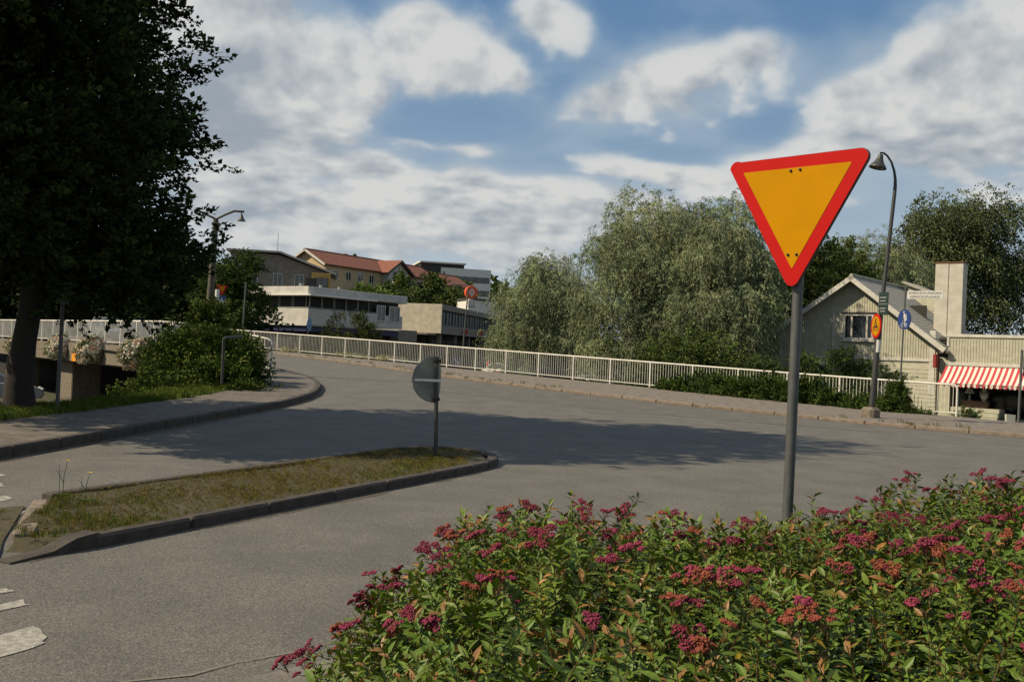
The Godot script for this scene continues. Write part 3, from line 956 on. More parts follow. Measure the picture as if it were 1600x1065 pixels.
func wall_piece(poly: PackedVector2Array, hole: Rect2, thick: float, z: float) -> MB:
	var m := MB.new()
	var big := 60.0
	var r := [Rect2(-big, -big, big + hole.position.x, big * 2), Rect2(hole.end.x, -big, big, big * 2), Rect2(hole.position.x, -big, hole.size.x, big + hole.position.y), Rect2(hole.position.x, hole.end.y, hole.size.x, big)]
	for q in r:
		for p in Geometry2D.intersect_polygons(poly, PackedVector2Array([q.position, Vector2(q.end.x, q.position.y), q.end, Vector2(q.position.x, q.end.y)])):
			m.extrude(p, Transform3D(Basis(), Vector3(0, 0, z)), thick)
	return m

func house() -> void:
	var g := 0.95
	var h := thing("gabled_house", Vector3(18.91, -g, -55.0), "pale gabled wooden house with grey roof and tall white chimney, at the right", "house", "", deg_to_rad(-39.2))
	var yl := 3.13 + g; var yr := 2.88 + g; var yt := 6.65 + g
	var gable := PackedVector2Array([Vector2(-4.3, -1), Vector2(4.5, -1), Vector2(4.5, yr + 0.35 - 0.16), Vector2(0, yt - 0.16), Vector2(-4.3, yl + 0.52 - 0.16)])
	var win := Rect2(-0.52, 3.16 + g, 1.62, 1.36)
	part("gable_wall", wall_piece(gable, win, 0.22, -0.11), mat.siding, h)
	var m := MB.new()
	m.bx(Vector3(-4.19, 1.6, -5.2), Vector3(0.22, 5.6, 9.9))
	part("side_wall", m, mat.siding, h)
	m = MB.new()
	m.bx(Vector3(4.39, 1.5, -5.2), Vector3(0.22, 5.4, 9.9))
	part("side_wall", m, mat.siding, h)
	m = MB.new()
	m.extrude(gable, Transform3D(Basis(), Vector3(0, 0, -10.2)), 0.2)
	part("rear_wall", m, mat.siding, h)
	m = MB.new()
	m.bx(Vector3(0.1, 3.0, -5.2), Vector3(8.4, 0.1, 9.7))
	m.bx(Vector3(0.3, 4.6, -3.6), Vector3(5, 3.2, 0.1))
	part("room_behind_window", m, mat.shop_dark, h)
	# boards: vertical with cover strips above the waist band, horizontal below
	m = MB.new()
	var lx := -4.2
	while lx < 4.45:
		var top := yt - 0.2 - absf(lx) * (0.697 if lx < 0 else 0.76)
		if top > 2.2 + g:
			if lx > win.position.x - 0.12 and lx < win.end.x + 0.12:
				m.bx(Vector3(lx, (2.2 + g + win.position.y - 0.1) / 2, 0.006), Vector3(0.03, win.position.y - 0.1 - 2.2 - g, 0.03))
				m.bx(Vector3(lx, (win.end.y + 0.1 + top) / 2, 0.006), Vector3(0.03, top - win.end.y - 0.1, 0.03))
			else:
				m.bx(Vector3(lx, (2.2 + g + top) / 2, 0.006), Vector3(0.03, top - 2.2 - g, 0.03))
		lx += 0.14
	var st := part("cover_strips", m, mat.siding, h)
	st.set_meta("kind", "stuff")
	for k in 16:
		var b := MB.new()
		var y := -0.55 + k * 0.215
		b.box(Transform3D(Basis(Vector3.RIGHT, deg_to_rad(-5)), Vector3(0.1, y, 0.012)), Vector3(8.75, 0.208, 0.03))
		part("lower_board", b, mat.siding, h)
	for q in [[Vector3(2.8, 2.12 + g, 0.04), Vector3(3.4, 0.16, 0.06)], [Vector3(-2.75, 2.12 + g, 0.04), Vector3(3.1, 0.13, 0.06)], [Vector3(0.1, 2.12 + g, 0.04), Vector3(2.0, 0.11, 0.055)], [Vector3(-1.12, 3.15 + g, 0.04), Vector3(0.09, 3.0, 0.07)], [Vector3(-2.2, 1.66 + g, 0.045), Vector3(2.2, 0.1, 0.07)], [Vector3(4.25, 2.0 + g, 0.03), Vector3(0.3, 3.4, 0.05)], [Vector3(-4.22, 1.8 + g, 0.03), Vector3(0.18, 3.3, 0.05)]]:
		m = MB.new()
		m.bx(q[0], q[1], 0.01)
		part("trim_board", m, mat.trim, h)
	var wd := window_on(h, Transform3D(Basis(), Vector3(win.get_center().x, win.get_center().y, 0.03)), 1.72, 1.46, 1, mat.trim, 0.12, 0.16, "window", mat.window_pane)
	for q in [-0.38, 0.47]:
		m = MB.new()
		m.bx(Vector3(q, 0, 0), Vector3(0.1, 1.22, 0.1))
		part("mullion", m, mat.trim, wd)
	m = MB.new()
	m.bx(Vector3(0, -0.78, 0.04), Vector3(1.86, 0.08, 0.2))
	part("sill", m, mat.trim, wd)
	m = MB.new()
	m.bx(Vector3(0, 0.77, 0.05), Vector3(1.94, 0.05, 0.2))
	part("drip_cap", m, mat.roof_dark, wd)
	for q in [[-0.62, 0.10, 1.2], [0.66, 0.10, 1.2], [0.2, 0.06, 0.55]]:
		m = MB.new()
		for k in 4:
			m.bx(Vector3(q[0] - q[1] / 2 + q[1] * (k + 0.5) / 4, -0.6 + q[2] / 2, -0.18 + 0.03 * (k % 2)), Vector3(q[1] / 4, q[2], 0.03))
		part("curtain", m, mat.curtain, wd)
	# the roof
	for s in [[Vector2(0, yt), Vector2(-5.2, yl - 0.1), "roof_slope"], [Vector2(0, yt), Vector2(5.1, yr - 0.1), "roof_slope"]]:
		var a: Vector2 = s[0]
		var b: Vector2 = s[1]
		var t := (b - a).normalized()
		var up := Vector2(-t.y, t.x) if t.x > 0 else Vector2(t.y, -t.x)
		var bas := Basis(Vector3(t.x, t.y, 0), Vector3(up.x, up.y, 0), Vector3(0, 0, 1 if t.x > 0 else -1))
		var mid := (a + b) / 2
		m = MB.new()
		m.box(Transform3D(bas, Vector3(mid.x, mid.y, -4.8) - Vector3(up.x, up.y, 0) * 0.1), Vector3(a.distance_to(b), 0.14, 10.9))
		var slope := part("roof_slope", m, mat.tile_roof, h)
		m = MB.new()
		var k := 0.12
		while k < a.distance_to(b):
			var c := a + t * k
			m.box(Transform3D(bas.rotated(Vector3(0, 0, 1), 0.0), Vector3(c.x, c.y, -4.8) + Vector3(up.x, up.y, 0) * -0.034), Vector3(0.07, 0.03, 10.86), 0.008)
			k += 0.3
		part("tile_rows", m, mat.tile_roof, slope)
		m = MB.new()
		m.box(Transform3D(bas, Vector3(mid.x, mid.y, 0.70) - Vector3(up.x, up.y, 0) * 0.14), Vector3(a.distance_to(b) + 0.08, 0.26, 0.05), 0.006)
		part("barge_board", m, mat.trim, h)
		m = MB.new()
		m.box(Transform3D(bas, Vector3(b.x, b.y, -4.8) - Vector3(up.x, up.y, 0) * 0.12 + Vector3(t.x, t.y, 0) * 0.09), Vector3(0.12, 0.12, 10.9), 0.04)
		part("gutter", m, mat.trim, h)
	m = MB.new()
	m.rod(Vector3(0, yt + 0.0, 0.65), Vector3(0, yt + 0.0, -10.2), 0.09)
	part("ridge_cap", m, mat.tile_roof, h)
	# little roof dormer and vents along the far part of the ridge
	m = MB.new()
	m.extrude(PackedVector2Array([Vector2(0.6, yt - 0.9), Vector2(2.6, yt - 2.1), Vector2(2.6, yt - 0.7), Vector2(0.6, yt + 0.1)]), Transform3D(Basis(), Vector3(0, 0, -8.4)), 2.2)
	part("roof_dormer", m, mat.siding, h)
	m = MB.new()
	m.box(Transform3D(Basis(Vector3.BACK, deg_to_rad(-22)), Vector3(1.5, yt - 0.25, -8.4)), Vector3(2.6, 0.14, 2.7), 0.02)
	part("dormer_roof", m, mat.tile_roof, h)
	m = MB.new()
	m.bx(Vector3(3.3, yt - 1.3, -6.6), Vector3(0.7, 1.0, 0.6), 0.02)
	m.bx(Vector3(3.25, yt - 0.7, -6.6), Vector3(0.4, 0.25, 0.35), 0.02)
	part("vent_stack", m, mat.plaster_white, h)
	# chimney
	m = MB.new()
	m.bx(Vector3(3.87, 3.5 + g, -2.9), Vector3(0.70, 8.0, 0.8), 0.02)
	m.bx(Vector3(4.61, 3.5 + g, -2.9), Vector3(0.74, 8.0, 0.78), 0.02)
	var ch := part("chimney", m, mat.plaster_white, h)
	m = MB.new()
	m.bx(Vector3(4.25, 7.54 + g, -2.9), Vector3(1.54, 0.08, 0.88), 0.02)
	part("chimney_cap", m, mat.rust, ch)
	for k in 5:
		m = MB.new()
		var p := PackedVector3Array()
		for q in 7:
			var a := PI * q / 6.0
			p.append(Vector3(3.52 - 0.16 * sin(a), 4.2 + g + k * 0.7 + 0.0, -2.9 + 0.2 * cos(a)))
		m.tube(p, PackedFloat32Array([0.02]), 5)
		part("climbing_iron", m, mat.pole_grey, ch)
	# back wing
	m = MB.new()
	m.bx(Vector3(10.4, 2.6 + g, -7.4), Vector3(4.0, 6.0, 4.0))
	part("rear_wing_wall", m, mat.siding, h)
	m = MB.new()
	m.box(Transform3D(Basis(Vector3.BACK, deg_to_rad(-9)), Vector3(10.4, 5.75 + g, -7.3)), Vector3(5.4, 0.16, 5.2), 0.02)
	part("rear_wing_roof", m, mat.trim, h)
	# --- the flat shop wing
	var sx := 8.65
	m = MB.new()
	m.bx(Vector3(4.9, 0.2 + g, -2.0), Vector3(0.55, 4.2, 4.0))
	m.bx(Vector3(12.2, 0.2 + g, -2.0), Vector3(0.8, 4.2, 4.0))
	m.bx(Vector3(sx, -1.3 + g, -2.0), Vector3(7.0, 1.2, 4.0))
	m.bx(Vector3(sx, 1.6 + g, -0.11), Vector3(7.0, 1.4, 0.22))
	part("shop_wall", m, mat.siding, h)
	m = MB.new()
	m.bx(Vector3(sx, 0.8 + g, -3.8), Vector3(7.0, 3.2, 0.2))
	m.bx(Vector3(sx, 2.28 + g, -2.0), Vector3(7.0, 0.1, 3.6))
	part("shop_interior", m, mat.shop_dark, h)
	m = MB.new()
	m.bx(Vector3(8.75, 2.72 + g, 0.09), Vector3(7.3, 1.36, 0.22))
	var fs := part("parapet", m, mat.siding, h)
	m = MB.new()
	lx = 5.18
	while lx < 12.3:
		m.bx(Vector3(lx, 2.72 + g, 0.204), Vector3(0.03, 1.34, 0.03))
		lx += 0.14
	st = part("parapet_strips", m, mat.siding, fs)
	st.set_meta("kind", "stuff")
	m = MB.new()
	m.bx(Vector3(8.75, 3.45 + g, 0.1), Vector3(7.5, 0.16, 0.34), 0.012)
	m.bx(Vector3(5.08, 3.15 + g, 0.1), Vector3(0.12, 0.5, 0.3), 0.012)
	part("parapet_cap", m, mat.trim, h)
	m = MB.new()
	m.bx(Vector3(8.5, 3.3 + g, -3.4), Vector3(7.9, 0.12, 6.6))
	part("flat_roof", m, mat.roof_dark, h)
	m = MB.new()
	m.bx(Vector3(8.6, 1.98 + g, 0.14), Vector3(6.9, 0.17, 0.34), 0.012)
	part("fascia_band", m, mat.trim, h)
	# striped awnings: each stripe a strip of cloth
	awning(h, "striped_awning", 5.02, 9.9, 1.88 + g, 0.98 + g, 1.35, 37, mat.awning_red, mat.awning_white, 0.24)
	awning(h, "striped_awning", 9.98, 12.4, 1.80 + g, 0.95 + g, 1.3, 19, mat.awning_red, mat.awning_white, 0.24)
	awning(h, "striped_awning", -3.5, -0.35, 1.52 + g, 0.96 + g, 0.8, 21, mat.awning_purple, mat.siding, 0.2)
	for q in [-2.9, -1.1]:
		window_on(h, Transform3D(Basis(), Vector3(q, 0.25 + g, 0.05)), 1.5, 1.3, 2, mat.trim)
	# shop front: mullions, ledge, steps
	for q in [5.3, 7.0, 8.7, 10.4, 12.0]:
		m = MB.new()
		m.bx(Vector3(q, 0.35 + g, -0.3), Vector3(0.07, 1.3, 0.07))
		part("shop_mullion", m, mat.dark_panel, h)
	for k in 4:
		m = MB.new()
		m.bx(Vector3(6.15 + 1.7 * k, 0.35 + g, -0.32), Vector3(1.6, 1.3, 0.015))
		part("shop_pane", m, mat.window_pane, h)
	for k in 3:
		m = MB.new()
		m.bx(Vector3(6.7 - 0.03 * k, -0.32 - 0.22 * k + g, 0.55 + 0.04 * k), Vector3(2.3, 0.205, 1.1 + 0.08 * k), 0.015)
		part("step", m, mat.siding, h)
	# things of the shop
	var up := Vector3(18.91, 0, -55.0)
	var bs := Basis(Vector3.UP, deg_to_rad(-39.2))
	var crate := thing("wooden_crate", up + bs * Vector3(6.55, -0.21, 0.35), "brown wooden crate on the step below the red striped awning", "crate", "", deg_to_rad(-39.2))
	for q in [[Vector3(0, 0.17, 0.22), Vector3(1.25, 0.32, 0.03)], [Vector3(0, 0.17, -0.22), Vector3(1.25, 0.32, 0.03)], [Vector3(-0.61, 0.17, 0), Vector3(0.03, 0.32, 0.41)], [Vector3(0.61, 0.17, 0), Vector3(0.03, 0.32, 0.41)], [Vector3(0, 0.02, 0), Vector3(1.19, 0.03, 0.41)], [Vector3(0, 0.345, 0), Vector3(1.25, 0.02, 0.47)]]:
		m = MB.new()
		m.bx(q[0], q[1], 0.005)
		part("board", m, mat.wood_brown, crate)
	var lamp := thing("table_lamp", up + bs * Vector3(6.25, 0.145, 0.35), "small white table lamp on the brown crate under the awning", "table lamp")
	m = MB.new()
	m.lathe(PackedVector2Array([Vector2(0, 0), Vector2(0.11, 0), Vector2(0.1, 0.04), Vector2(0.03, 0.07), Vector2(0.05, 0.2), Vector2(0.02, 0.3), Vector2(0.015, 0.42)]), Transform3D(), 12)
	part("base", m, mat.box_white, lamp)
	m = MB.new()
	m.lathe(PackedVector2Array([Vector2(0.24, 0.36), Vector2(0.22, 0.42), Vector2(0.1, 0.62), Vector2(0.09, 0.63)]), Transform3D(), 14)
	part("lamp_shade", m, mat.box_white, lamp)
	var vase := thing("white_vase", up + bs * Vector3(6.95, 0.145, 0.4), "round white vase beside the table lamp under the awning", "vase")
	m = MB.new()
	m.lathe(PackedVector2Array([Vector2(0, 0), Vector2(0.1, 0), Vector2(0.1, 0.06), Vector2(0.2, 0.24), Vector2(0.19, 0.36), Vector2(0.09, 0.48), Vector2(0.08, 0.56), Vector2(0.13, 0.62), Vector2(0.11, 0.63), Vector2(0.06, 0.55), Vector2(0, 0.5)]), Transform3D(), 14)
	part("body", m, mat.box_white, vase)
	for s in [-1, 1]:
		m = MB.new()
		var p := PackedVector3Array()
		for q in 6:
			var a := PI * q / 5.0
			p.append(Vector3(s * (0.12 + 0.1 * sin(a)), 0.34 + 0.2 * q / 5.0, 0))
		m.tube(p, PackedFloat32Array([0.015]), 5)
		part("handle", m, mat.box_white, vase)
	var bag := thing("white_bag", up + bs * Vector3(8.3, -0.85, 0.9), "pale shopping bag standing at the foot of the shop front", "bag")
	m = MB.new()
	m.extrude(PackedVector2Array([Vector2(-0.2, 0), Vector2(0.2, 0), Vector2(0.24, 0.42), Vector2(-0.23, 0.45)]), Transform3D(), 0.16)
	part("bag_body", m, mat.box_white, bag)
	var sg := thing("projecting_sign", up + bs * Vector3(4.55, 1.74, 0.06), "small red box sign projecting from the house corner beside the awning", "sign", "", deg_to_rad(-39.2))
	m = MB.new()
	m.bx(Vector3(0, 0.36, 0.34), Vector3(0.16, 0.7, 0.5), 0.02)
	part("box", m, mat.box_red, sg)
	m = MB.new()
	m.bx(Vector3(0, 0.36, 0.05), Vector3(0.05, 0.05, 0.1))
	part("bracket", m, mat.pole_dark, sg)
	var lmp := thing("wall_floodlight", up + bs * Vector3(4.95, 2.62, 0.22), "pair of white floodlights on the shop wall under the roof corner", "floodlight", "", deg_to_rad(-39.2))
	for s in [-0.13, 0.16]:
		m = MB.new()
		m.lathe(PackedVector2Array([Vector2(0, 0), Vector2(0.05, 0.0), Vector2(0.12, 0.16), Vector2(0.1, 0.17), Vector2(0, 0.12)]), Transform3D(Basis(Vector3.RIGHT, deg_to_rad(115)), Vector3(s, 0.05, 0.08)), 12)
		part("lamp_head", m, mat.box_white, lmp)
	m = MB.new()
	m.bx(Vector3(0, 0.06, 0.04), Vector3(0.4, 0.06, 0.08), 0.01)
	part("mount", m, mat.box_white, lmp)

func awning(h: Node3D, called: String, x0: float, x1: float, y0: float, y1: float, outward: float, n: int, a: Material, b: Material, z0: float) -> void:
	var fr := MB.new()
	fr.rod(Vector3(x0, y1, z0 + outward), Vector3(x1, y1, z0 + outward), 0.025, 6)
	fr.rod(Vector3(x0, y0, z0), Vector3(x1, y0, z0), 0.05, 6)
	for q in [x0 + 0.02, x1 - 0.02]:
		fr.rod(Vector3(q, y1 - 0.02, z0 + outward), Vector3(q, y0 - 0.4, z0 - 0.1), 0.02, 6)
	var root := part(called, fr, mat.pole_grey, h)
	for k in n:
		var m := MB.new()
		var xa := x0 + (x1 - x0) * k / n
		var xb := x0 + (x1 - x0) * (k + 1) / n
		var t := 0.012
		for s in 6:
			var f0 := s / 6.0
			var f1 := (s + 1) / 6.0
			var p0 := Vector3(0, lerpf(y0, y1, f0) - 0.05 * sin(f0 * PI), z0 + outward * f0)
			var p1 := Vector3(0, lerpf(y0, y1, f1) - 0.05 * sin(f1 * PI), z0 + outward * f1)
			var d := p1 - p0
			m.box(Transform3D(Basis(Vector3.RIGHT, atan2(-d.y, d.z)), (p0 + p1) / 2 + Vector3((xa + xb) / 2, t, 0)), Vector3(xb - xa, t, d.length() + 0.004))
		var fl := PackedVector2Array([Vector2(xa, y1 + 0.01), Vector2(xb, y1 + 0.01)])
		for q in 5:
			var f := q / 4.0
			fl.append(Vector2(lerpf(xb, xa, f), y1 - 0.11 - 0.07 * sin(f * PI)))
		m.extrude(fl, Transform3D(Basis(Vector3.RIGHT, 0.04 * sin(k * 2.4)), Vector3(0, 0, z0 + outward + 0.035)), 0.01)
		part("stripe", m, a if k % 2 == 0 else b, root)

func lface(y: float, back: float) -> Transform3D:   # on the left end of a building whose long face is z = 0
	return Transform3D(Basis(Vector3(0, 0, 1), Vector3.UP, Vector3(-1, 0, 0)), Vector3(0, y, -back))

func fface(x: float, y: float) -> Transform3D:
	return Transform3D(Basis(), Vector3(x, y, 0))

func buildings() -> void:
	var m: MB
	# --- grey two-storey shop building: a corner towards us, its long face running away to the right
	var g := -2.0
	var b := thing("commercial_building", Vector3(-17.69, g, -85.0), "long two-storey grey commercial building with a flat roof and ribbon windows", "building", "", deg_to_rad(55.2))
	m = MB.new()
	m.bx(Vector3(6.2, 6.0, -6.0), Vector3(12.4, 1.2, 12.0))
	m.bx(Vector3(6.2, 8.18, -6.0), Vector3(12.34, 0.72, 11.94))
	part("wall", m, mat.wall_grey, b)
	m = MB.new()
	m.bx(Vector3(6.25, 8.2, -5.95), Vector3(12.9, 0.72, 12.5), 0.03)
	part("parapet", m, mat.wall_grey, b)
	m = MB.new()
	m.bx(Vector3(3.6, 7.80, -6.0), Vector3(8.4, 0.1, 14.0), 0.02)
	part("canopy_slab", m, mat.wall_bright, b)
	m = MB.new()
	m.bx(Vector3(6.4, 7.2, -6.1), Vector3(11.6, 1.4, 11.4))
	part("upper_room", m, mat.dark_panel, b)
	m = MB.new()
	m.bx(Vector3(4.2, 5.99, -6.0), Vector3(8.6, 1.4, 12.6), 0.03)
	part("balcony_wall", m, mat.wall_grey, b)
	m = MB.new()
	m.bx(Vector3(4.2, 6.75, -6.0), Vector3(8.66, 0.05, 12.66))
	part("balcony_rail", m, mat.sheet_metal, b)
	m = MB.new()
	m.bx(Vector3(6.0, 4.95, -6.0), Vector3(11.9, 0.5, 11.9))
	part("blue_fascia", m, mat.band_blue, b)
	m = MB.new()
	m.bx(Vector3(5.9, 5.24, -6.0), Vector3(12.2, 0.08, 12.4))
	part("white_edge", m, mat.wall_bright, b)
	m = MB.new()
	m.bx(Vector3(6.2, 2.3, -6.3), Vector3(11.4, 4.8, 11.0))
	part("shop_front", m, mat.shop_dark, b)
	for q in [1.2, 2.7, 4.2, 5.7, 7.2]:
		window_on(b, fface(q, 7.26).translated(Vector3(0, 0, -0.26)), 1.42, 1.1, 1, mat.sheet_metal, 0.06, 0.1, "window", mat.dark_glass)
	for q in [[9.3, 1.2], [11.2, 1.5]]:
		window_on(b, fface(q[0], 6.75).translated(Vector3(0, 0, 0.02)), q[1], 1.5, 2, mat.trim, 0.09)
	for q in 6:
		window_on(b, lface(7.26, 1.4 + 1.75 * q).translated_local(Vector3(0, 0, -0.5)), 1.6, 1.2, 1, mat.sheet_metal, 0.06, 0.1, "window", mat.dark_glass)
	for q in 4:
		m = MB.new()
		m.bx(Vector3(1.2 + 3.4 * q, 2.4, -0.62), Vector3(0.25, 4.7, 0.25))
		part("column", m, mat.concrete_dark, b)
		window_on(b, fface(2.9 + 3.2 * q, 2.5).translated(Vector3(-0.1, 0, -0.72)), 2.7, 2.6, 2, mat.dark_panel, 0.07, 0.1, "window", mat.dark_glass)
	m = MB.new()
	m.bx(Vector3(13.7, 4.2, -2.2), Vector3(2.8, 0.16, 3.6))
	m.bx(Vector3(13.7, 4.8, -0.42), Vector3(2.8, 1.1, 0.08))
	m.bx(Vector3(15.06, 4.8, -2.2), Vector3(0.08, 1.1, 3.6))
	part("balcony", m, mat.wall_taupe, b)
	for q in 3:
		m = MB.new()
		m.rod(Vector3(2.0 + 3.4 * q, 8.5, -3.0 - q), Vector3(2.0 + 3.4 * q, 9.0 + 0.1 * q, -3.0 - q), 0.16)
		part("roof_vent", m, mat.sheet_metal, b)
	# --- bank: cream end wall, dark ribbon windows under a flat roof
	g = -1.43
	b = thing("bank_building", Vector3(-8.27, g, -115.0), "low bank building with a blank cream end wall and dark ribbon windows", "bank", "", atan2(0.98, 0.19))
	b.scale = Vector3.ONE * 1.21
	m = MB.new()
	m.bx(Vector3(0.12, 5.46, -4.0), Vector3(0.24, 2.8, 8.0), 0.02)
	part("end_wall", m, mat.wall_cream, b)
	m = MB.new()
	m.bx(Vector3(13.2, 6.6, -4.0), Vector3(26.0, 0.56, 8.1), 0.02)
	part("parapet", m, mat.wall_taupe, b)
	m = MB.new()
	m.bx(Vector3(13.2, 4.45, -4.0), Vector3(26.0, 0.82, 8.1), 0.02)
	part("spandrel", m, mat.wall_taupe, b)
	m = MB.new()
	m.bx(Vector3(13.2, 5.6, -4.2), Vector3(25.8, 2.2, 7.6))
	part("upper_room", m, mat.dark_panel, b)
	for q in 10:
		window_on(b, fface(1.7 + 2.5 * q, 5.6).translated(Vector3(0, 0, -0.34)), 2.45, 1.42, 2, mat.dark_panel, 0.08, 0.1, "window", mat.dark_glass)
	m = MB.new()
	m.bx(Vector3(13.2, 1.9, -4.6), Vector3(25.4, 4.4, 6.6))
	part("ground_floor", m, mat.shop_dark, b)
	for q in 8:
		window_on(b, fface(2.4 + 3.0 * q, 1.9).translated(Vector3(0, 0, -1.26)), 2.7, 3.0, 2, mat.dark_panel, 0.07, 0.1, "window", mat.dark_glass)
		if q % 2 == 0:
			m = MB.new()
			m.bx(Vector3(0.9 + 3.0 * q, 1.9, -0.4), Vector3(0.35, 4.3, 0.35))
			part("column", m, mat.wall_taupe, b)
	m = MB.new()
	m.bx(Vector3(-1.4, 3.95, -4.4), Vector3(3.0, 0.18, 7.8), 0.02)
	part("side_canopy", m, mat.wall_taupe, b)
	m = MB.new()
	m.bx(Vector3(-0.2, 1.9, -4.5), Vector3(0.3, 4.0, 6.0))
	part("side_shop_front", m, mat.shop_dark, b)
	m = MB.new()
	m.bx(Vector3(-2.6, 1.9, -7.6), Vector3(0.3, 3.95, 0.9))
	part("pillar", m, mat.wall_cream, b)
	# its round sign on the roof
	var s := thing("round_bank_sign", Vector3(-5.46, 6.92, -125.8), "round orange bank sign with a white emblem on the flat roof", "sign", "", deg_to_rad(24))
	s.scale = Vector3.ONE * 1.21
	m = MB.new()
	m.bx(Vector3(0, 0.55, 0), Vector3(0.78, 0.75, 0.6), 0.03)
	m.bx(Vector3(0, 0.98, 0), Vector3(0.5, 0.16, 0.4), 0.02)
	part("plinth", m, mat.wall_grey, s)
	m = MB.new()
	m.lathe(PackedVector2Array([Vector2(0, -0.24), Vector2(0.64, -0.24), Vector2(0.69, -0.2), Vector2(0.69, 0.2), Vector2(0.64, 0.24), Vector2(0, 0.24)]), Transform3D(Basis(Vector3.RIGHT, PI / 2), Vector3(0, 1.74, 0)), 28)
	part("disc", m, mat.orange_disc, s)
	m = MB.new()
	m.lathe(PackedVector2Array([Vector2(0.19, 0.245), Vector2(0.19, 0.26), Vector2(0.31, 0.26), Vector2(0.31, 0.245)]), Transform3D(Basis(Vector3.RIGHT, PI / 2), Vector3(0, 1.74, 0)), 24)
	m.bx(Vector3(0, 1.74, 0.253), Vector3(0.09, 0.4, 0.018))
	m.bx(Vector3(0, 2.1, 0.253), Vector3(0.09, 0.24, 0.016))
	m.bx(Vector3(0, 1.38, 0.253), Vector3(0.09, 0.24, 0.016))
	part("emblem", m, mat.wall_bright, s)
	for q in [[9.7, "nearer", 3.94], [18.3, "farther", 4.08]]:
		var u := Vector3(0.19, 0, -0.98)
		var rs := thing("wall_disc_sign", Vector3(-8.27, q[2], -115) + u * float(q[0]) + Vector3(0.98, 0, 0.19) * 0.55, "%s of the two small red discs on the band of the bank building" % q[1], "sign", "red discs on the bank", deg_to_rad(20))
		m = MB.new()
		m.lathe(PackedVector2Array([Vector2(0, -0.1), Vector2(0.35, -0.1), Vector2(0.38, -0.07), Vector2(0.38, 0.07), Vector2(0.35, 0.1), Vector2(0, 0.1)]), Transform3D(Basis(Vector3.RIGHT, PI / 2), Vector3.ZERO), 20)
		part("disc", m, mat.orange_dark, rs)
		m = MB.new()
		m.bx(Vector3(-0.2, 0, -0.3), Vector3(0.06, 0.06, 0.6))
		part("bracket", m, mat.pole_dark, rs)
	# --- apartment house with red tiled roof on the hill
	apartments(Vector3(-28.65, 7.2, -150.0), atan2(0.85, 0.52))
	# --- brown house with a low roof, left of it
	b = thing("brown_house", Vector3(-27.2, 3.5, -128.0), "brown-grey house with a low pitched grey roof on the hill at the left", "house", "", deg_to_rad(10))
	m = MB.new()
	m.extrude(PackedVector2Array([Vector2(-9.2, -4), Vector2(3.2, -4), Vector2(3.2, 7.3), Vector2(-3.2, 9.4), Vector2(-9.2, 9.6)]), Transform3D(Basis(), Vector3(0, 0, -5)), 10.0)
	part("wall", m, mat.wall_brown, b)
	for q in [[Vector2(-9.8, 9.75), Vector2(-3.0, 9.75)], [Vector2(-3.1, 9.75), Vector2(4.1, 7.25)]]:
		var a: Vector2 = q[0]
		var c: Vector2 = q[1]
		m = MB.new()
		m.box(Transform3D(Basis(Vector3.BACK, (c - a).angle()), Vector3((a.x + c.x) / 2, (a.y + c.y) / 2, -5)), Vector3(a.distance_to(c), 0.25, 11.2), 0.02)
		part("roof_slope", m, mat.sheet_metal, b)
	m = MB.new()
	m.bx(Vector3(2.2, 4.2, 0.4), Vector3(2.4, 6.2, 0.9), 0.02)
	part("ochre_bay", m, mat.wall_ochre, b)
	window_on(b, fface(2.3, 6.1).translated(Vector3(0, 0, 0.88)), 1.5, 1.2, 2, mat.dark_panel)
	for q in [-6.4, -3.3, -0.6]:
		window_on(b, fface(q, 6.2).translated(Vector3(0, 0, 0.02)), 1.2, 1.7, 2, mat.trim)
	m = MB.new()
	m.bx(Vector3(-0.6, 4.6, 0.6), Vector3(2.4, 1.1, 1.2), 0.02)
	part("balcony", m, mat.wall_bright, b)
	m = MB.new()
	m.bx(Vector3(0.9, 5.6, 0.7), Vector3(1.2, 2.0, 1.0), 0.02)
	part("stair_bay", m, mat.dark_panel, b)
	m = MB.new()
	m.rod(Vector3(-3.6, 9.6, -2), Vector3(-3.6, 12.4, -2), 0.03, 5)
	part("aerial", m, mat.pole_dark, b)
	# --- white modern block far behind
	b = thing("modern_block", Vector3(-14.0, 8.0, -225.0), "distant white modern block with dark ribbon windows on the skyline", "building", "", deg_to_rad(14))
	m = MB.new()
	m.bx(Vector3(3.0, 4.0, -6), Vector3(11.6, 16.5, 12))
	part("wall", m, mat.wall_bright, b)
	m = MB.new()
	m.bx(Vector3(-2.4, 11.4, -6.2), Vector3(10.0, 3.4, 11.4), 0.03)
	part("roof_storey", m, mat.dark_panel, b)
	m = MB.new()
	m.bx(Vector3(-2.4, 13.3, -6), Vector3(10.6, 0.4, 12.4), 0.03)
	part("roof_edge", m, mat.wall_bright, b)
	for r in 3:
		for q in 5:
			window_on(b, fface(-1.6 + 2.25 * q, 9.8 - 3.0 * r).translated(Vector3(0, 0, 0.02)), 2.1, 1.3, 2, mat.dark_panel, 0.08)
	# --- pale box behind the willow
	b = thing("pale_annex", Vector3(-3.6, 0.6, -152.0), "small pale block between the bank roof and the willow", "building", "", deg_to_rad(20))
	m = MB.new()
	m.bx(Vector3(0, 4.4, -3), Vector3(7.0, 8.8, 6.0), 0.03)
	part("wall", m, mat.wall_bright, b)
	m = MB.new()
	m.bx(Vector3(0, 8.9, -3), Vector3(7.3, 0.3, 6.3), 0.03)
	part("roof_edge", m, mat.roof_dark, b)
	for q in [-2.0, 0.6]:
		window_on(b, fface(q, 5.6).translated(Vector3(0, 0, 0.02)), 1.4, 1.4, 2, mat.trim)

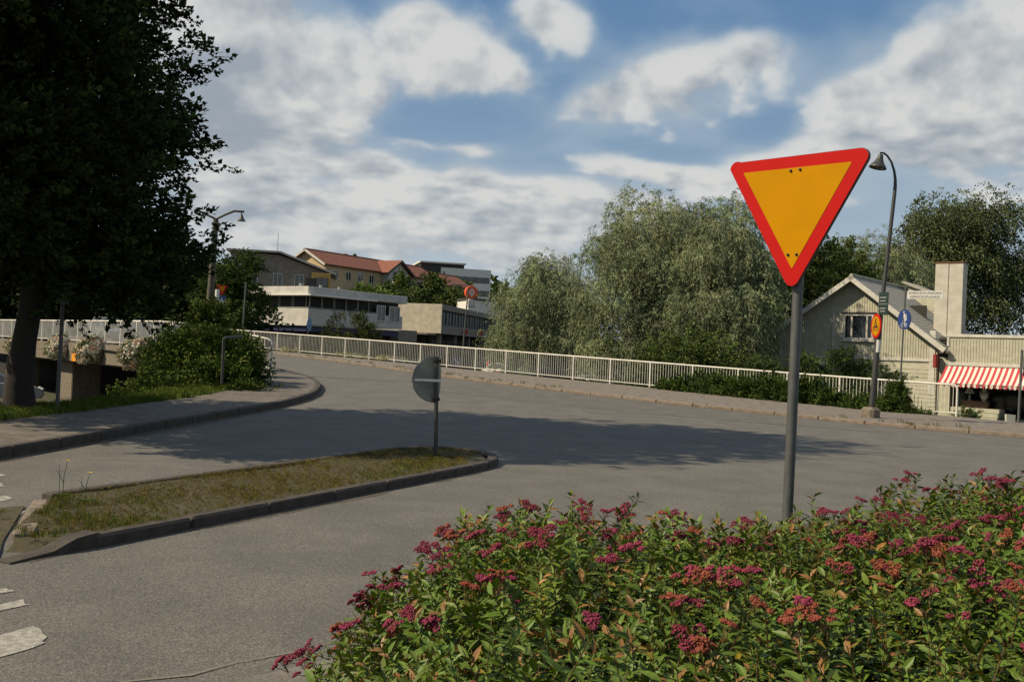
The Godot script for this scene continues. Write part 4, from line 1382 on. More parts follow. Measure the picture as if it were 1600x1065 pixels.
func apartments(at: Vector3, turn: float) -> void:
	var b := thing("apartment_house", at, "yellow plastered apartment house with a long red tiled roof on the hill", "apartment house", "", turn)
	var e := 13.96 - at.y
	var r := 16.07 - at.y
	var w := 7.6
	var m := MB.new()
	# local x runs along the long face, the left end faces us too
	m.extrude(PackedVector2Array([Vector2(0, -5), Vector2(w, -5), Vector2(w, e), Vector2(w / 2, r - 0.1), Vector2(0, e)]), Transform3D(Basis(Vector3(0, 0, -1), Vector3.UP, Vector3(1, 0, 0)), Vector3(14, 0, 0)), 28.0)
	part("wall", m, mat.wall_yellow, b)
	var t := atan2(r - e, w / 2)
	for s in [-1, 1]:
		m = MB.new()
		var len := w / 2 / cos(t) + 0.7
		var mid := Vector3(14, (r + e) / 2 + 0.06 - 0.1, -w / 2 + s * (w / 4 + 0.12))
		m.box(Transform3D(Basis(Vector3.RIGHT, s * t), mid), Vector3(29.4, 0.2, len), 0.02)
		part("roof_slope", m, mat.roof_red, b)
		m = MB.new()
		m.box(Transform3D(Basis(Vector3.RIGHT, s * t), mid + Vector3(-14.75, -0.06, 0)), Vector3(0.1, 0.34, len), 0.0)
		part("barge_board", m, mat.trim, b)
	# cross gable with balconies
	m = MB.new()
	m.extrude(PackedVector2Array([Vector2(13.6, -5), Vector2(19.0, -5), Vector2(19.0, e - 0.1), Vector2(16.3, e + 1.7), Vector2(13.6, e - 0.1)]), Transform3D(Basis(), Vector3(0, 0, -0.4)), 3.4)
	part("cross_gable_wall", m, mat.wall_grey, b)
	for s in [-1, 1]:
		m = MB.new()
		m.box(Transform3D(Basis(Vector3.BACK, -s * deg_to_rad(32)), Vector3(16.3 + s * 1.7, e + 0.85, -1.0)), Vector3(4.3, 0.2, 5.6), 0.02)
		part("roof_slope", m, mat.roof_red, b)
		m = MB.new()
		m.box(Transform3D(Basis(Vector3.BACK, -s * deg_to_rad(32)), Vector3(16.3 + s * 1.7, e + 0.8, 1.85)), Vector3(4.3, 0.3, 0.1))
		part("barge_board", m, mat.roof_dark, b)
	for q in [15.2, 17.3]:
		window_on(b, fface(q, e - 0.55).translated(Vector3(0, 0, 1.34)), 1.1, 1.5, 1, mat.trim)
	m = MB.new()
	m.bx(Vector3(16.3, e - 2.0, 1.7), Vector3(5.0, 1.0, 0.9), 0.02)
	part("balcony", m, mat.wall_grey, b)
	for q in [2.2, 5.2, 8.0, 10.8, 21.2, 24.0, 26.4]:
		for rr in 2:
			window_on(b, fface(q, e - 1.5 - 2.9 * rr).translated(Vector3(0, 0, 0.02)), 1.3, 1.4, 2, mat.trim, 0.1)
	for rr in 2:
		window_on(b, lface(e - 1.6 - 2.9 * rr, 6.2).translated_local(Vector3(0, 0, 0.02)), 1.0, 1.4, 1, mat.trim, 0.1)
	for q in [9.0, 21.0]:
		m = MB.new()
		m.bx(Vector3(q, r + 0.1, -w / 2 - 0.3), Vector3(0.5, 0.5, 0.5), 0.02)
		part("chimney", m, mat.roof_red, b)
	# a second house in line behind, its red roof seen over the trees
	var c := thing("apartment_house", at + Vector3(15.2, -0.6, -26.5), "second red roofed apartment house, half hidden by trees to the right of the long one", "apartment house", "", turn)
	m = MB.new()
	m.extrude(PackedVector2Array([Vector2(0, -5), Vector2(w, -5), Vector2(w, e), Vector2(w / 2, r - 0.1), Vector2(0, e)]), Transform3D(Basis(Vector3(0, 0, -1), Vector3.UP, Vector3(1, 0, 0)), Vector3(5, 0, 0)), 10.0)
	part("wall", m, mat.wall_yellow, c)
	for s in [-1, 1]:
		m = MB.new()
		m.box(Transform3D(Basis(Vector3.RIGHT, s * t), Vector3(5, (r + e) / 2 - 0.04, -w / 2 + s * (w / 4 + 0.12))), Vector3(11, 0.2, w / 2 / cos(t) + 0.7), 0.02)
		part("roof_slope", m, mat.roof_red, c)
	for q in [2.0, 5.0, 8.0]:
		window_on(c, fface(q, e - 1.6).translated(Vector3(0, 0, 0.02)), 1.3, 1.4, 2, mat.trim, 0.1)

# ------------------------------------------------------------------ foliage
func leaf(m: MB, at: Vector3, dir: Vector3, up: Vector3, l: float, w: float, c: Color, fold := 0.25) -> void:   # two folded halves
	var s := dir.cross(up).normalized()
	var n := s.cross(dir).normalized()
	m.col = c
	var tip := at + dir * l - n * l * 0.12
	var mid := at + dir * l * 0.45
	for k in [-1.0, 1.0]:
		var e: Vector3 = mid + s * k * w * 0.5 + n * w * fold
		var nn: Vector3 = (n - s * k * 0.45).normalized()
		m.tri(at, e, tip, nn, nn, nn)

func vary(c: Color, amount: float, r: RandomNumberGenerator) -> Color:
	var f := 1.0 + r.randf_range(-amount, amount)
	return Color(c.r * f * (1.0 + r.randf_range(-amount, amount) * 0.5), c.g * f, c.b * f * (1.0 + r.randf_range(-amount, amount) * 0.5))

func twig(n: int, reach: float, ll: float, lw: float, c: Color, seed_: int, rise := 0.2) -> ArrayMesh:   # a leafy twig growing along +z
	var r := RandomNumberGenerator.new()
	r.seed = seed_
	var m := MB.new()
	m.col = Color(0.05, 0.04, 0.03)
	m.tube(PackedVector3Array([Vector3.ZERO, Vector3(0, rise * reach * 0.3, reach * 0.5), Vector3(0, rise * reach * 0.2, reach)]), PackedFloat32Array([0.008, 0.005, 0.002]), 3, false)
	for i in n:
		var f := (i + 0.5) / n
		var side := Vector3(r.randf_range(-1, 1), r.randf_range(-0.6, 0.9), r.randf_range(-0.2, 1.0)).normalized()
		var p := Vector3(r.randf_range(-0.22, 0.22) * reach, rise * reach * 0.3 * sin(f * 3.0) + r.randf_range(-0.2, 0.2) * reach, f * reach)
		leaf(m, p, side, (Vector3.UP + Vector3(r.randf_range(-0.7, 0.7), 0, r.randf_range(-0.7, 0.7))).normalized(), ll * r.randf_range(0.75, 1.25), lw * r.randf_range(0.8, 1.2), vary(c, 0.22, r))
	return m.mesh()

func strand(n: int, drop: float, ll: float, lw: float, c: Color, seed_: int) -> ArrayMesh:   # a hanging branchlet: out along +z, then down
	var r := RandomNumberGenerator.new()
	r.seed = seed_
	var m := MB.new()
	for i in n:
		var f := (i + 0.5) / n
		var p := Vector3(r.randf_range(-0.12, 0.12) * drop, 0.12 * drop * sin(f * PI * 0.9) - f * f * drop, 0.42 * drop * sqrt(f) + r.randf_range(-0.12, 0.12) * drop)
		var d := Vector3(r.randf_range(-0.5, 0.5), r.randf_range(-1.2, -0.1), r.randf_range(-0.4, 0.6)).normalized()
		leaf(m, p, d, Vector3(r.randf_range(-1, 1), 0.7, r.randf_range(-1, 1)).normalized(), ll * r.randf_range(0.7, 1.3), lw * r.randf_range(0.8, 1.2), vary(c, 0.25, r))
	return m.mesh()

# blobs: [centre, radii]; clumps lie on their shells and twigs gather round the clumps
func crown(blobs: Array, clumps: int, per: int, spread: float, size: float, hang: float, seed_: int, inner := 0.35) -> Array:
	var r := RandomNumberGenerator.new()
	r.seed = seed_
	var area := []
	var total := 0.0
	for b in blobs:
		var v: Vector3 = b[1]
		total += pow(v.x * v.y + v.y * v.z + v.x * v.z, 1.0)
		area.append(total)
	var xs := []
	var cols := []
	for i in clumps:
		var pick := r.randf() * total
		var k := 0
		while area[k] < pick:
			k += 1
		var c: Vector3 = blobs[k][0]
		var v: Vector3 = blobs[k][1]
		var d := Vector3(r.randfn(), r.randfn(), r.randfn()).normalized()
		var shell := 1.0 - inner * r.randf() * r.randf() * 2.0 + r.randf_range(-0.08, 0.03)
		var p := c + d * v * shell
		var inside := false
		for j in blobs.size():
			if j != k and ((p - blobs[j][0]) / blobs[j][1]).length() < 0.62:
				inside = true
		if inside and r.randf() < 0.8:
			continue
		var tone := r.randf_range(0.66, 1.32)
		var warm := r.randf_range(0.9, 1.14)
		for q in per:
			var o := Vector3(r.randfn(), r.randfn() * 0.75, r.randfn()) * spread
			var at := p + o
			var out := (d * 0.9 + o.normalized() * 0.8 + Vector3(0, r.randf_range(-0.3, 0.3), 0)).normalized()
			out.y = lerpf(out.y, 0.0, hang)
			if out.length() < 0.1:
				out = Vector3(d.x, 0, d.z + 0.01)
			out = out.normalized()
			if absf(out.y) > 0.97:
				out = (out + Vector3(0.4, 0, 0.2)).normalized()
			var b := Basis.looking_at(-out, Vector3.UP) * Basis(Vector3.BACK, r.randf_range(-0.6, 0.6))
			xs.append(Transform3D(b.scaled(Vector3.ONE * size * r.randf_range(0.75, 1.25)), at))
			var t := tone * r.randf_range(0.88, 1.12)
			cols.append(Color(t * warm, t, t * 0.95))
	return [xs, cols]

func limb(m: MB, a: Vector3, b: Vector3, r0: float, r1: float, sag: float, r: RandomNumberGenerator) -> void:
	var p := PackedVector3Array()
	var rad := PackedFloat32Array()
	var n := 6
	for i in n + 1:
		var f := float(i) / n
		p.append(a.lerp(b, f) + Vector3(r.randf_range(-1, 1), 0, r.randf_range(-1, 1)) * 0.03 * a.distance_to(b) * sin(f * PI) + Vector3.UP * sag * sin(f * PI))
		rad.append(lerpf(r0, r1, pow(f, 0.7)))
	m.tube(p, rad, 7, false)

# a tree: trunk with limbs to each crown part, and the leaves; top-level thing > trunk, crown
func tree(called: String, label: String, category: String, group: String, base: Vector3, lean: Vector3, trunk_r: float, blobs: Array, meshes: Array, lm: Material, clumps: int, per: int, spread: float, size: float, hang: float, seed_: int, bark: Material, inner := 0.35) -> Node3D:
	if base.z < -100.0:   # stand on the slope of the hill
		var dy := base.y - low(base.x, base.z)
		base.y -= dy
		blobs = blobs.map(func(b): return [b[0] + Vector3(0, dy, 0), b[1]])
	var t := thing(called, base, label, category, group)
	var r := RandomNumberGenerator.new()
	r.seed = seed_ * 7 + 1
	var m := MB.new()
	var hi := 0.0
	for b in blobs:
		hi = maxf(hi, b[0].y)
	var fork := Vector3(lean.x, hi * 0.42, lean.z)
	var p := PackedVector3Array()
	var rad := PackedFloat32Array()
	for i in 8:
		var f := i / 7.0
		p.append(Vector3(lean.x * f * f, -0.25 + (fork.y + 0.25) * f, lean.z * f * f) + Vector3(r.randf_range(-1, 1), 0, r.randf_range(-1, 1)) * trunk_r * 0.15)
		rad.append(trunk_r * (1.0 - 0.4 * f) * (1.45 if i == 0 else (1.12 if i == 1 else 1.0)))
	m.tube(p, rad, 14)
	for b in blobs:
		limb(m, p[5 + r.randi() % 3], b[0], trunk_r * 0.5, trunk_r * 0.1, 0.1 * hi * 0.2, r)
		for k in 4:
			var d := Vector3(r.randfn(), r.randf_range(-0.4, 0.9), r.randfn()).normalized()
			var c: Vector3 = b[0]
			limb(m, fork.lerp(c, r.randf_range(0.4, 0.9)), c + d * b[1] * 0.85, trunk_r * 0.2, trunk_r * 0.04, 0.1, r)
	part("trunk", m, bark, t)
	var got := crown(blobs, clumps, per, spread, size, hang, seed_, inner)
	merged("crown", meshes, lm, t, got[0], got[1])
	return t

func V(x: float, y: float, z: float) -> Vector3:
	return Vector3(x, y, z)

func trees() -> void:
	var dark := Color(0.026, 0.042, 0.012)
	var lin_twigs := [twig(17, 0.36, 0.10, 0.085, dark, 1), twig(17, 0.36, 0.095, 0.082, dark, 2)]
	# the linden by the left pavement
	tree("linden_tree", "big dark leafy tree on the grass verge at the left, beside the thin post", "tree", "", V(-8.05, E(-8, -16.2) + 0.08, -16.3), V(0.4, 0, -0.3), 0.21,
		[[V(-0.4, 4.4, 0.6), V(2.35, 2.0, 3.6)], [V(-0.45, 6.4, -0.4), V(2.45, 2.3, 4.4)], [V(-0.4, 8.9, -0.4), V(2.25, 2.4, 3.8)], [V(-2.6, 5.6, 0.2), V(3.0, 2.7, 3.6)], [V(0.75, 3.3, -0.9), V(1.6, 1.2, 1.7)], [V(0.35, 5.0, -0.7), V(2.0, 1.5, 2.0)], [V(0.7, 2.5, -1.0), V(1.6, 0.8, 1.4)], [V(-0.5, 10.9, -0.4), V(1.9, 1.8, 2.4)], [V(-1.6, 3.5, -0.6), V(2.0, 1.1, 1.8)], [V(-3.0, 8.4, 0), V(2.6, 2.4, 3.0)], [V(-0.6, 5.6, 3.0), V(1.9, 2.0, 1.6)]],
		lin_twigs, mat.leaf_dark, 980, 18, 0.29, 1.0, 0.25, 11, mat.bark, 0.6)
	var far_twigs := [twig(14, 0.6, 0.20, 0.17, dark * 0.7, 3), twig(14, 0.6, 0.20, 0.17, dark * 0.7, 4)]
	tree("dark_tree", "dark broad tree beyond the bridge at the left, behind the trunk", "tree", "trees beyond the bridge", V(-37.0, -0.8, -76.0), V(0.3, 0, 0), 0.34,
		[[V(0, 4.5, 0), V(5.2, 3.6, 4.0)], [V(4.4, 4.0, 0), V(4.4, 3.6, 4.0)], [V(-4.6, 4.4, 0), V(4.4, 3.8, 4.0)], [V(1.0, 8.0, 0), V(5.0, 3.2, 4.0)]],
		far_twigs, mat.leaf_dark, 150, 12, 0.9, 2.2, 0.25, 13, mat.bark, 0.5)
	tree("dark_tree", "dark broad tree beyond the bridge, behind the old lamp pole", "tree", "trees beyond the bridge", V(-25.5, -0.8, -74.0), V(0.3, 0, 0), 0.34,
		[[V(0, 4.4, 0), V(3.8, 3.4, 3.4)], [V(3.4, 3.4, 0), V(3.2, 3.0, 3.0)], [V(-3.6, 4.0, 0), V(3.4, 3.4, 3.0)], [V(0.2, 7.0, 0), V(3.0, 2.4, 3.0)]],
		far_twigs, mat.leaf_dark, 130, 12, 0.8, 2.0, 0.25, 14, mat.bark, 0.5)
	# willows: hanging silver strands
	var sil := Color(0.185, 0.225, 0.118)
	var wil := [strand(34, 1.5, 0.27, 0.046, sil, 1), strand(34, 1.3, 0.26, 0.044, sil, 2), strand(34, 1.7, 0.28, 0.046, sil * 0.85, 3)]
	tree("willow_tree", "largest silvery weeping willow, left of the yield sign behind the white railing", "tree", "silvery willows", V(7.6, -0.9, -58.0), V(0.4, 0, 0), 0.42,
		[[V(-0.3, 9.3, 0), V(2.7, 2.8, 3.2)], [V(-1.7, 6.9, 0.5), V(2.0, 2.8, 2.6)], [V(1.0, 6.2, 0.8), V(2.8, 3.0, 2.6)], [V(-1.8, 3.7, 0.6), V(1.8, 2.4, 2.0)], [V(2.0, 8.8, 0), V(2.2, 2.4, 2.6)], [V(0.6, 3.3, 1.0), V(2.0, 2.2, 2.0)]],
		wil, mat.leaf_soft, 190, 24, 0.5, 0.8, 0.75, 21, mat.bark_light, 0.5)
	tree("willow_tree", "silvery willow directly behind the left edge of the yield sign, joining the largest willow", "tree", "silvery willows", V(11.2, -0.95, -54.5), V(0.2, 0, 0), 0.38,
		[[V(0.2, 8.7, 0), V(2.5, 2.5, 2.7)], [V(1.4, 6.2, 0.2), V(2.5, 2.7, 2.6)], [V(-0.9, 5.8, 0.4), V(2.2, 2.7, 2.4)], [V(1.1, 3.2, 0.4), V(2.2, 2.4, 2.0)]],
		wil, mat.leaf_soft, 160, 23, 0.48, 0.8, 0.75, 22, mat.bark_light, 0.5)
	tree("willow_tree", "smaller round silvery willow beside the bank, left of the largest willow", "tree", "silvery willows", V(2.6, -0.9, -74.0), V(0.2, 0, 0), 0.36,
		[[V(0.2, 7.4, 0), V(2.2, 2.3, 2.6)], [V(-1.7, 5.6, 0.3), V(2.0, 2.2, 2.2)], [V(1.1, 6.2, 0.2), V(1.9, 2.4, 2.2)], [V(-2.3, 3.8, 0.4), V(1.6, 1.8, 1.7)], [V(0.6, 3.5, 0.6), V(2.4, 2.0, 2.0)]],
		wil, mat.leaf_soft, 165, 23, 0.48, 0.82, 0.75, 23, mat.bark_light, 0.5)
	tree("willow_tree", "pale willow rising behind the gabled house, right of the yield sign", "tree", "silvery willows", V(29.4, -1.0, -82.0), V(0.2, 0, 0), 0.42,
		[[V(-0.4, 10.6, 0), V(3.2, 3.0, 3.2)], [V(2.6, 9.4, 0), V(2.8, 2.9, 2.8)], [V(-2.6, 8.0, 0), V(2.8, 3.0, 2.8)], [V(0.4, 6.6, 0), V(3.8, 3.2, 3.0)]],
		wil, mat.leaf_soft, 150, 18, 0.5, 0.9, 0.7, 24, mat.bark_light, 0.5)
	# dark deciduous trees behind the sign and house
	var green := Color(0.055, 0.080, 0.024)
	var mid := [twig(14, 0.75, 0.23, 0.17, green, 5), twig(14, 0.75, 0.22, 0.16, green, 6)]
	tree("deciduous_tree", "dark tree between the willows and the gabled house, behind the yield sign post", "tree", "", V(17.6, -0.95, -64.0), V(0.3, 0, 0), 0.3,
		[[V(0, 9.2, 0), V(2.8, 2.3, 2.8)], [V(-1.4, 6.4, 0), V(2.6, 2.8, 2.6)], [V(1.7, 6.6, 0.3), V(2.7, 2.8, 2.6)], [V(0, 3.8, 0.6), V(2.8, 2.6, 2.2)], [V(3.4, 8.2, -1.0), V(2.4, 2.5, 2.4)]],
		mid, mat.leaf_dark, 200, 15, 0.42, 0.8, 0.3, 31, mat.bark, 0.5)
	tree("deciduous_tree", "dark tree behind the left roof edge of the gabled house", "tree", "", V(22.4, -0.95, -70.0), V(0.3, 0, 0), 0.28,
		[[V(0, 8.2, 0), V(2.8, 2.5, 2.8)], [V(-1.6, 5.6, 0), V(2.6, 2.8, 2.6)], [V(1.9, 5.8, 0.3), V(2.7, 2.8, 2.6)]],
		mid, mat.leaf_dark, 140, 15, 0.42, 0.85, 0.3, 32, mat.bark, 0.5)
	var bir := Color(0.07, 0.092, 0.036)
	var birch := [strand(18, 1.9, 0.23, 0.13, bir, 7), strand(18, 2.3, 0.23, 0.13, bir, 8)]
	tree("birch_tree", "tall weeping birch behind the white chimney, at the right", "tree", "", V(39.6, -1.0, -88.0), V(0.4, 0, 0), 0.36,
		[[V(-2.0, 16.0, 0), V(2.9, 2.8, 3.2)], [V(1.8, 16.3, 0), V(2.6, 2.5, 3.0)], [V(-3.4, 12.6, 0), V(2.8, 2.9, 3.0)], [V(0.6, 12.6, 0.4), V(3.8, 3.2, 3.2)], [V(4.0, 12.6, 0), V(2.1, 2.4, 2.4)], [V(4.2, 9.6, 0), V(1.8, 2.4, 2.0)], [V(0.8, 8.6, 0.4), V(3.6, 3.4, 3.0)], [V(-2.4, 8.8, 0), V(2.4, 3.0, 2.6)]],
		birch, mat.leaf, 330, 15, 0.45, 0.95, 0.8, 33, mat.bark_light, 0.5)
	tree("deciduous_tree", "green tree at the right edge beyond the shop roof", "tree", "", V(47.5, -1.0, -84.0), V(0.3, 0, 0), 0.3,
		[[V(0, 5.6, 0), V(3.0, 2.4, 3.0)], [V(2.4, 5.2, 0), V(3.0, 2.6, 3.0)], [V(-1.9, 4.2, 0), V(2.4, 2.2, 2.4)]],
		mid, mat.leaf_dark, 120, 15, 0.45, 0.9, 0.3, 34, mat.bark, 0.5)
	tree("deciduous_tree", "low leafy tree in front of the largest willow, just behind the white railing", "tree", "", V(8.2, -0.9, -48.6), V(0.2, 0, 0), 0.14,
		[[V(0, 2.7, 0), V(1.5, 1.4, 1.4)], [V(1.7, 2.2, 0), V(1.5, 1.3, 1.3)], [V(-1.2, 1.9, 0.2), V(1.1, 1.1, 1.1)]],
		[twig(14, 0.5, 0.15, 0.12, Color(0.075, 0.105, 0.03), 40)], mat.leaf_dark, 110, 13, 0.3, 0.75, 0.3, 35, mat.bark, 0.5)
	# the small tree in front of the house window
	tree("young_tree", "small spreading dark green tree in front of the window of the gabled house", "tree", "", V(14.5, -0.4, -42.0), V(-0.1, 0, 0), 0.06,
		[[V(-0.3, 2.2, 0), V(0.7, 0.35, 0.6)], [V(0.6, 1.75, 0), V(0.95, 0.3, 0.7)], [V(-0.1, 1.3, 0.1), V(1.0, 0.4, 0.7)], [V(-0.4, 2.6, 0), V(0.4, 0.25, 0.4)], [V(1.5, 1.55, 0), V(0.6, 0.15, 0.4)]],
		[twig(16, 0.4, 0.11, 0.06, Color(0.045, 0.07, 0.02), 41)], mat.leaf_dark, 70, 10, 0.15, 0.7, 0.5, 36, mat.bark, 0.4)
	# left middle distance
	var lm := [twig(14, 0.7, 0.21, 0.17, Color(0.055, 0.09, 0.022), 42), twig(14, 0.7, 0.21, 0.17, Color(0.055, 0.085, 0.022), 43)]
	tree("deciduous_tree", "green tree behind the leaning lamp pole at the left, before the brown house", "tree", "", V(-17.2, -1.0, -62.0), V(0.2, 0, 0), 0.2,
		[[V(-0.1, 7.3, 0), V(0.9, 0.8, 1.0)], [V(-0.4, 6.1, 0), V(1.2, 1.0, 1.3)], [V(0.6, 5.0, 0.2), V(1.3, 0.8, 1.2)], [V(-0.7, 4.2, 0), V(1.4, 1.1, 1.3)], [V(-1.5, 5.6, -0.5), V(1.2, 1.4, 1.2)]],
		lm, mat.leaf_dark, 110, 15, 0.28, 0.68, 0.3, 51, mat.bark, 0.5)
	tree("dark_shrub", "large dark rounded conifer shrub in front of the grey commercial building", "shrub", "", V(-11.2, -1.3, -68.0), V(0.1, 0, 0), 0.12,
		[[V(0.3, 3.5, 0), V(1.9, 1.4, 1.7)], [V(-1.2, 2.9, 0), V(1.6, 1.2, 1.5)], [V(1.6, 2.8, 0.2), V(1.3, 1.5, 1.4)], [V(-2.4, 2.2, 0), V(1.2, 0.9, 1.2)], [V(0.2, 1.9, 0.4), V(2.6, 1.5, 1.6)]],
		[twig(20, 0.5, 0.14, 0.075, Color(0.055, 0.072, 0.018), 44, 0.6)], mat.leaf_dark, 120, 14, 0.26, 0.75, 0.0, 52, mat.bark, 0.4)
	tree("bright_tree", "bright green rounded tree before the red roofed apartment house on the hill", "tree", "", V(-19.0, 3.4, -128.0), V(0.1, 0, 0), 0.2,
		[[V(0, 3.7, 0), V(2.1, 1.7, 2.0)], [V(-1.3, 2.4, 0), V(1.8, 1.7, 1.8)], [V(1.5, 2.4, 0), V(1.9, 1.7, 1.8)]],
		[twig(14, 0.8, 0.30, 0.24, Color(0.085, 0.14, 0.025), 45)], mat.leaf, 90, 16, 0.4, 0.85, 0.2, 53, mat.bark, 0.4)
	var hill := [twig(14, 1.0, 0.36, 0.28, Color(0.07, 0.10, 0.035), 46), twig(14, 1.0, 0.36, 0.28, Color(0.08, 0.105, 0.03), 47)]
	var spots := [[-17.8, 4.2, -157.0, 1.16, "leafy hill tree just right of the bright green one"], [-13.6, 5.2, -164.0, 1.12, "tallest of the hill trees left of the round orange sign"], [-9.7, 3.7, -159.0, 1.03, "dark hill tree directly left of the round orange sign"], [-5.7, 3.2, -161.0, 0.84, "dark hill tree directly right of the round orange sign"], [-11.0, 9.0, -199.0, 0.92, "slim hill tree standing before the white modern block"], [-3.0, 2.8, -166.0, 0.72, "low hill tree between the orange sign and the willow"], [-15.9, 3.3, -149.0, 0.97, "low hill tree showing over the cream bank wall"], [2.9, 0.0, -164.0, 1.05, "tree behind the small willow beside the bank"]]
	for i in spots.size():
		var q: Array = spots[i]
		var k: float = q[3]
		tree("hill_tree", q[4], "tree", "trees on the hill", V(q[0], q[1], q[2]), V(0.1, 0, 0), 0.2 * k,
			[[V(0, 5.4 * k, 0), V(1.9, 1.9, 1.9) * k], [V(-1.4 * k, 3.6 * k, 0), V(1.9, 2.0, 1.9) * k], [V(1.5 * k, 3.4 * k, 0.2), V(2.0, 2.0, 1.9) * k], [V(0.2, 2.0 * k, 0.5), V(2.4, 1.6, 2.0) * k]],
			hill, mat.leaf_dark, int(85 * k) + 10, 12, 0.42, 0.85 * k, 0.2, 60 + i, mat.bark, 0.4)
	for q in [[-17.8, 9.2, -190.0, "left"], [-13.6, 9.4, -190.0, "right"]]:
		var t := thing("spruce_tree", V(q[0], low(q[0], q[2]), q[2]), "small distant spruce top on the skyline, the %s one of two beside the red roof" % q[3], "tree", "spruce tops on the skyline")
		var m := MB.new()
		m.rod(V(0, 0, 0), V(0, 8.6, 0), 0.1, 6)
		part("trunk", m, mat.bark, t)
		var xs := []
		var cols := []
		for k in 150:
			var f := rng.randf()
			var a := rng.randf() * TAU
			var out := V(cos(a), -0.25, sin(a)).normalized()
			xs.append(Transform3D(Basis.looking_at(-out, Vector3.UP).scaled(Vector3.ONE * (1.3 * (1.0 - f) + 0.25)), V(0, 1.5 + 7.2 * f, 0) + out * 0.5 * (1.0 - f)))
			cols.append(Color(0.8, 0.9, 0.9) * rng.randf_range(0.8, 1.1))
		merged("crown", [hill[0]], mat.leaf_dark, t, xs, cols)
	# the belt of woods closing the view behind everything
	var bx := []
	var bc := []
	for i in 5200:
		var a := rng.randf_range(-0.75, 0.95)
		var d := rng.randf_range(240, 300)
		var x := sin(a) * d
		var z := -cos(a) * d
		bx.append(Transform3D(Basis.looking_at(V(rng.randfn(), rng.randfn() * 0.4, rng.randfn()).normalized(), V(0.1, 1, 0.1).normalized()).scaled(Vector3.ONE * rng.randf_range(3, 5)), V(x, low(x, z) + rng.randf_range(0, 1) * (6.0 + 2.0 * sin(a * 30.0)), z)))
		bc.append(Color(0.9, 1, 1) * rng.randf_range(0.7, 1.1))
	meta(many("far_woods", hill[1], mat.leaf_dark, self, bx, bc), "", "", "", "stuff")

# a white railing over a list of base points: posts, top and bottom rail, bars (the nearest 300 one by one)
func railing(called: String, label: String, pts: Array, high: float, post_every: int, gap: float, round_start: bool, stays: bool) -> Node3D:
	var org: Vector3 = pts[0]
	var t := thing(called, org, label, "railing")
	var cv := Curve3D.new()
	for p in pts:
		cv.add_point(p - org)
	cv.bake_interval = 0.2
	var total := cv.get_baked_length()
	var top := PackedVector3Array()
	var bot := PackedVector3Array()
	var n := int(total / 0.6)
	for i in n + 1:
		var p := cv.sample_baked(total * i / n)
		top.append(p + Vector3.UP * high)
		bot.append(p + Vector3.UP * 0.13)
	if round_start:
		var d := (top[1] - top[0]).normalized()
		var arc := PackedVector3Array([top[0] + Vector3.DOWN * (high + 0.02)])
		for i in 7:
			var a := PI / 2 * i / 6.0
			arc.append(top[0] + d * 0.16 * (1.0 - cos(a)) + Vector3.DOWN * 0.16 * (1.0 - sin(a)))
		top[0] = top[0] + d * 0.17
		arc.append_array(top)
		top = arc
	var m := MB.new()
	m.tube(top, PackedFloat32Array([0.036]), 8)
	part("top_rail", m, mat.rail_white, t)
	m = MB.new()
	m.tube(bot, PackedFloat32Array([0.02]), 6)
	part("bottom_rail", m, mat.rail_white, t)
	m = MB.new()
	m.bx(Vector3(0, high / 2, 0), Vector3(0.06, high, 0.06), 0.006)
	var post := m.mesh()
	m = MB.new()
	m.rod(Vector3(0, 0.13, 0), Vector3(0, high - 0.01, 0), 0.0115, 5)
	var bar := m.mesh()
	m = MB.new()
	m.rod(Vector3(0, 0.05, 0.34), Vector3(0, high * 0.85, 0.02), 0.016, 5)
	var stay := m.mesh()
	var far := []
	var count := int(total / gap)
	var made := 0
	for i in count + 1:
		var o := minf(i * gap, total - 0.01)
		var p := cv.sample_baked(o)
		var q := cv.sample_baked(minf(o + 0.1, total))
		var f := (q - p if q != p else p - cv.sample_baked(total - 0.2)).normalized()
		f.y = 0
		f = f.normalized()
		var x := Transform3D(Basis(f, Vector3.UP, f.cross(Vector3.UP)), p)
		if i % post_every == 0:
			if i > 0 or not round_start:
				part("post", post, mat.rail_white, t, x)
				if stays:
					part("stay", stay, mat.rail_white, t, x)
		elif made < 300:
			x = x * Transform3D(Basis(Vector3.BACK, rng.randf_range(-0.008, 0.008)), Vector3.ZERO)
			part("bar", bar, mat.rail_white, t, x)
			made += 1
		else:
			far.append(x)
	if far.size():
		merged("far_bars", [bar], mat.rail_white, t, far).set_meta("kind", "stuff")
	return t

func railings() -> void:
	var pts := []
	for p in smooth(FENCE):
		pts.append(Vector3(p.x, E(p.x, p.y) + 0.06, p.y))
	railing("roadside_railing", "long white railing along the far side of the road, from shop to bridge", pts, 1.06, 16, 0.125, true, false)
	pts = []
	for p in [Vector3(-7.9, 0.62, -32.7), Vector3(-8.2, 0.70, -32.6), Vector3(-8.7, 0.76, -33.0), Vector3(-9.9, 0.92, -34.4), Vector3(-13.2, 1.19, -38.3), Vector3(-17.8, 1.19, -43.7), Vector3(-22.7, 1.19, -49.4), Vector3(-27.7, 1.19, -55.2), Vector3(-34, 1.19, -62.5)]:
		pts.append(p)
	railing("bridge_railing", "white railing with braced posts on the concrete edge of the bridge, above the flower boxes", pts, 1.06, 16, 0.12, true, true)
	var h := thing("handrail", Vector3(-6.569, 0.623, -22.6), "bare grey steel handrail half buried in the ivy at the left", "handrail")
	var m := MB.new()
	m.tube(PackedVector3Array([Vector3(0, 0, 0), Vector3(0, 1.02, 0), Vector3(0.04, 1.05, -0.06), Vector3(0.22, 1.09, -0.7)]), PackedFloat32Array([0.032]), 8)
	part("rail", m, mat.pole_dark, h)

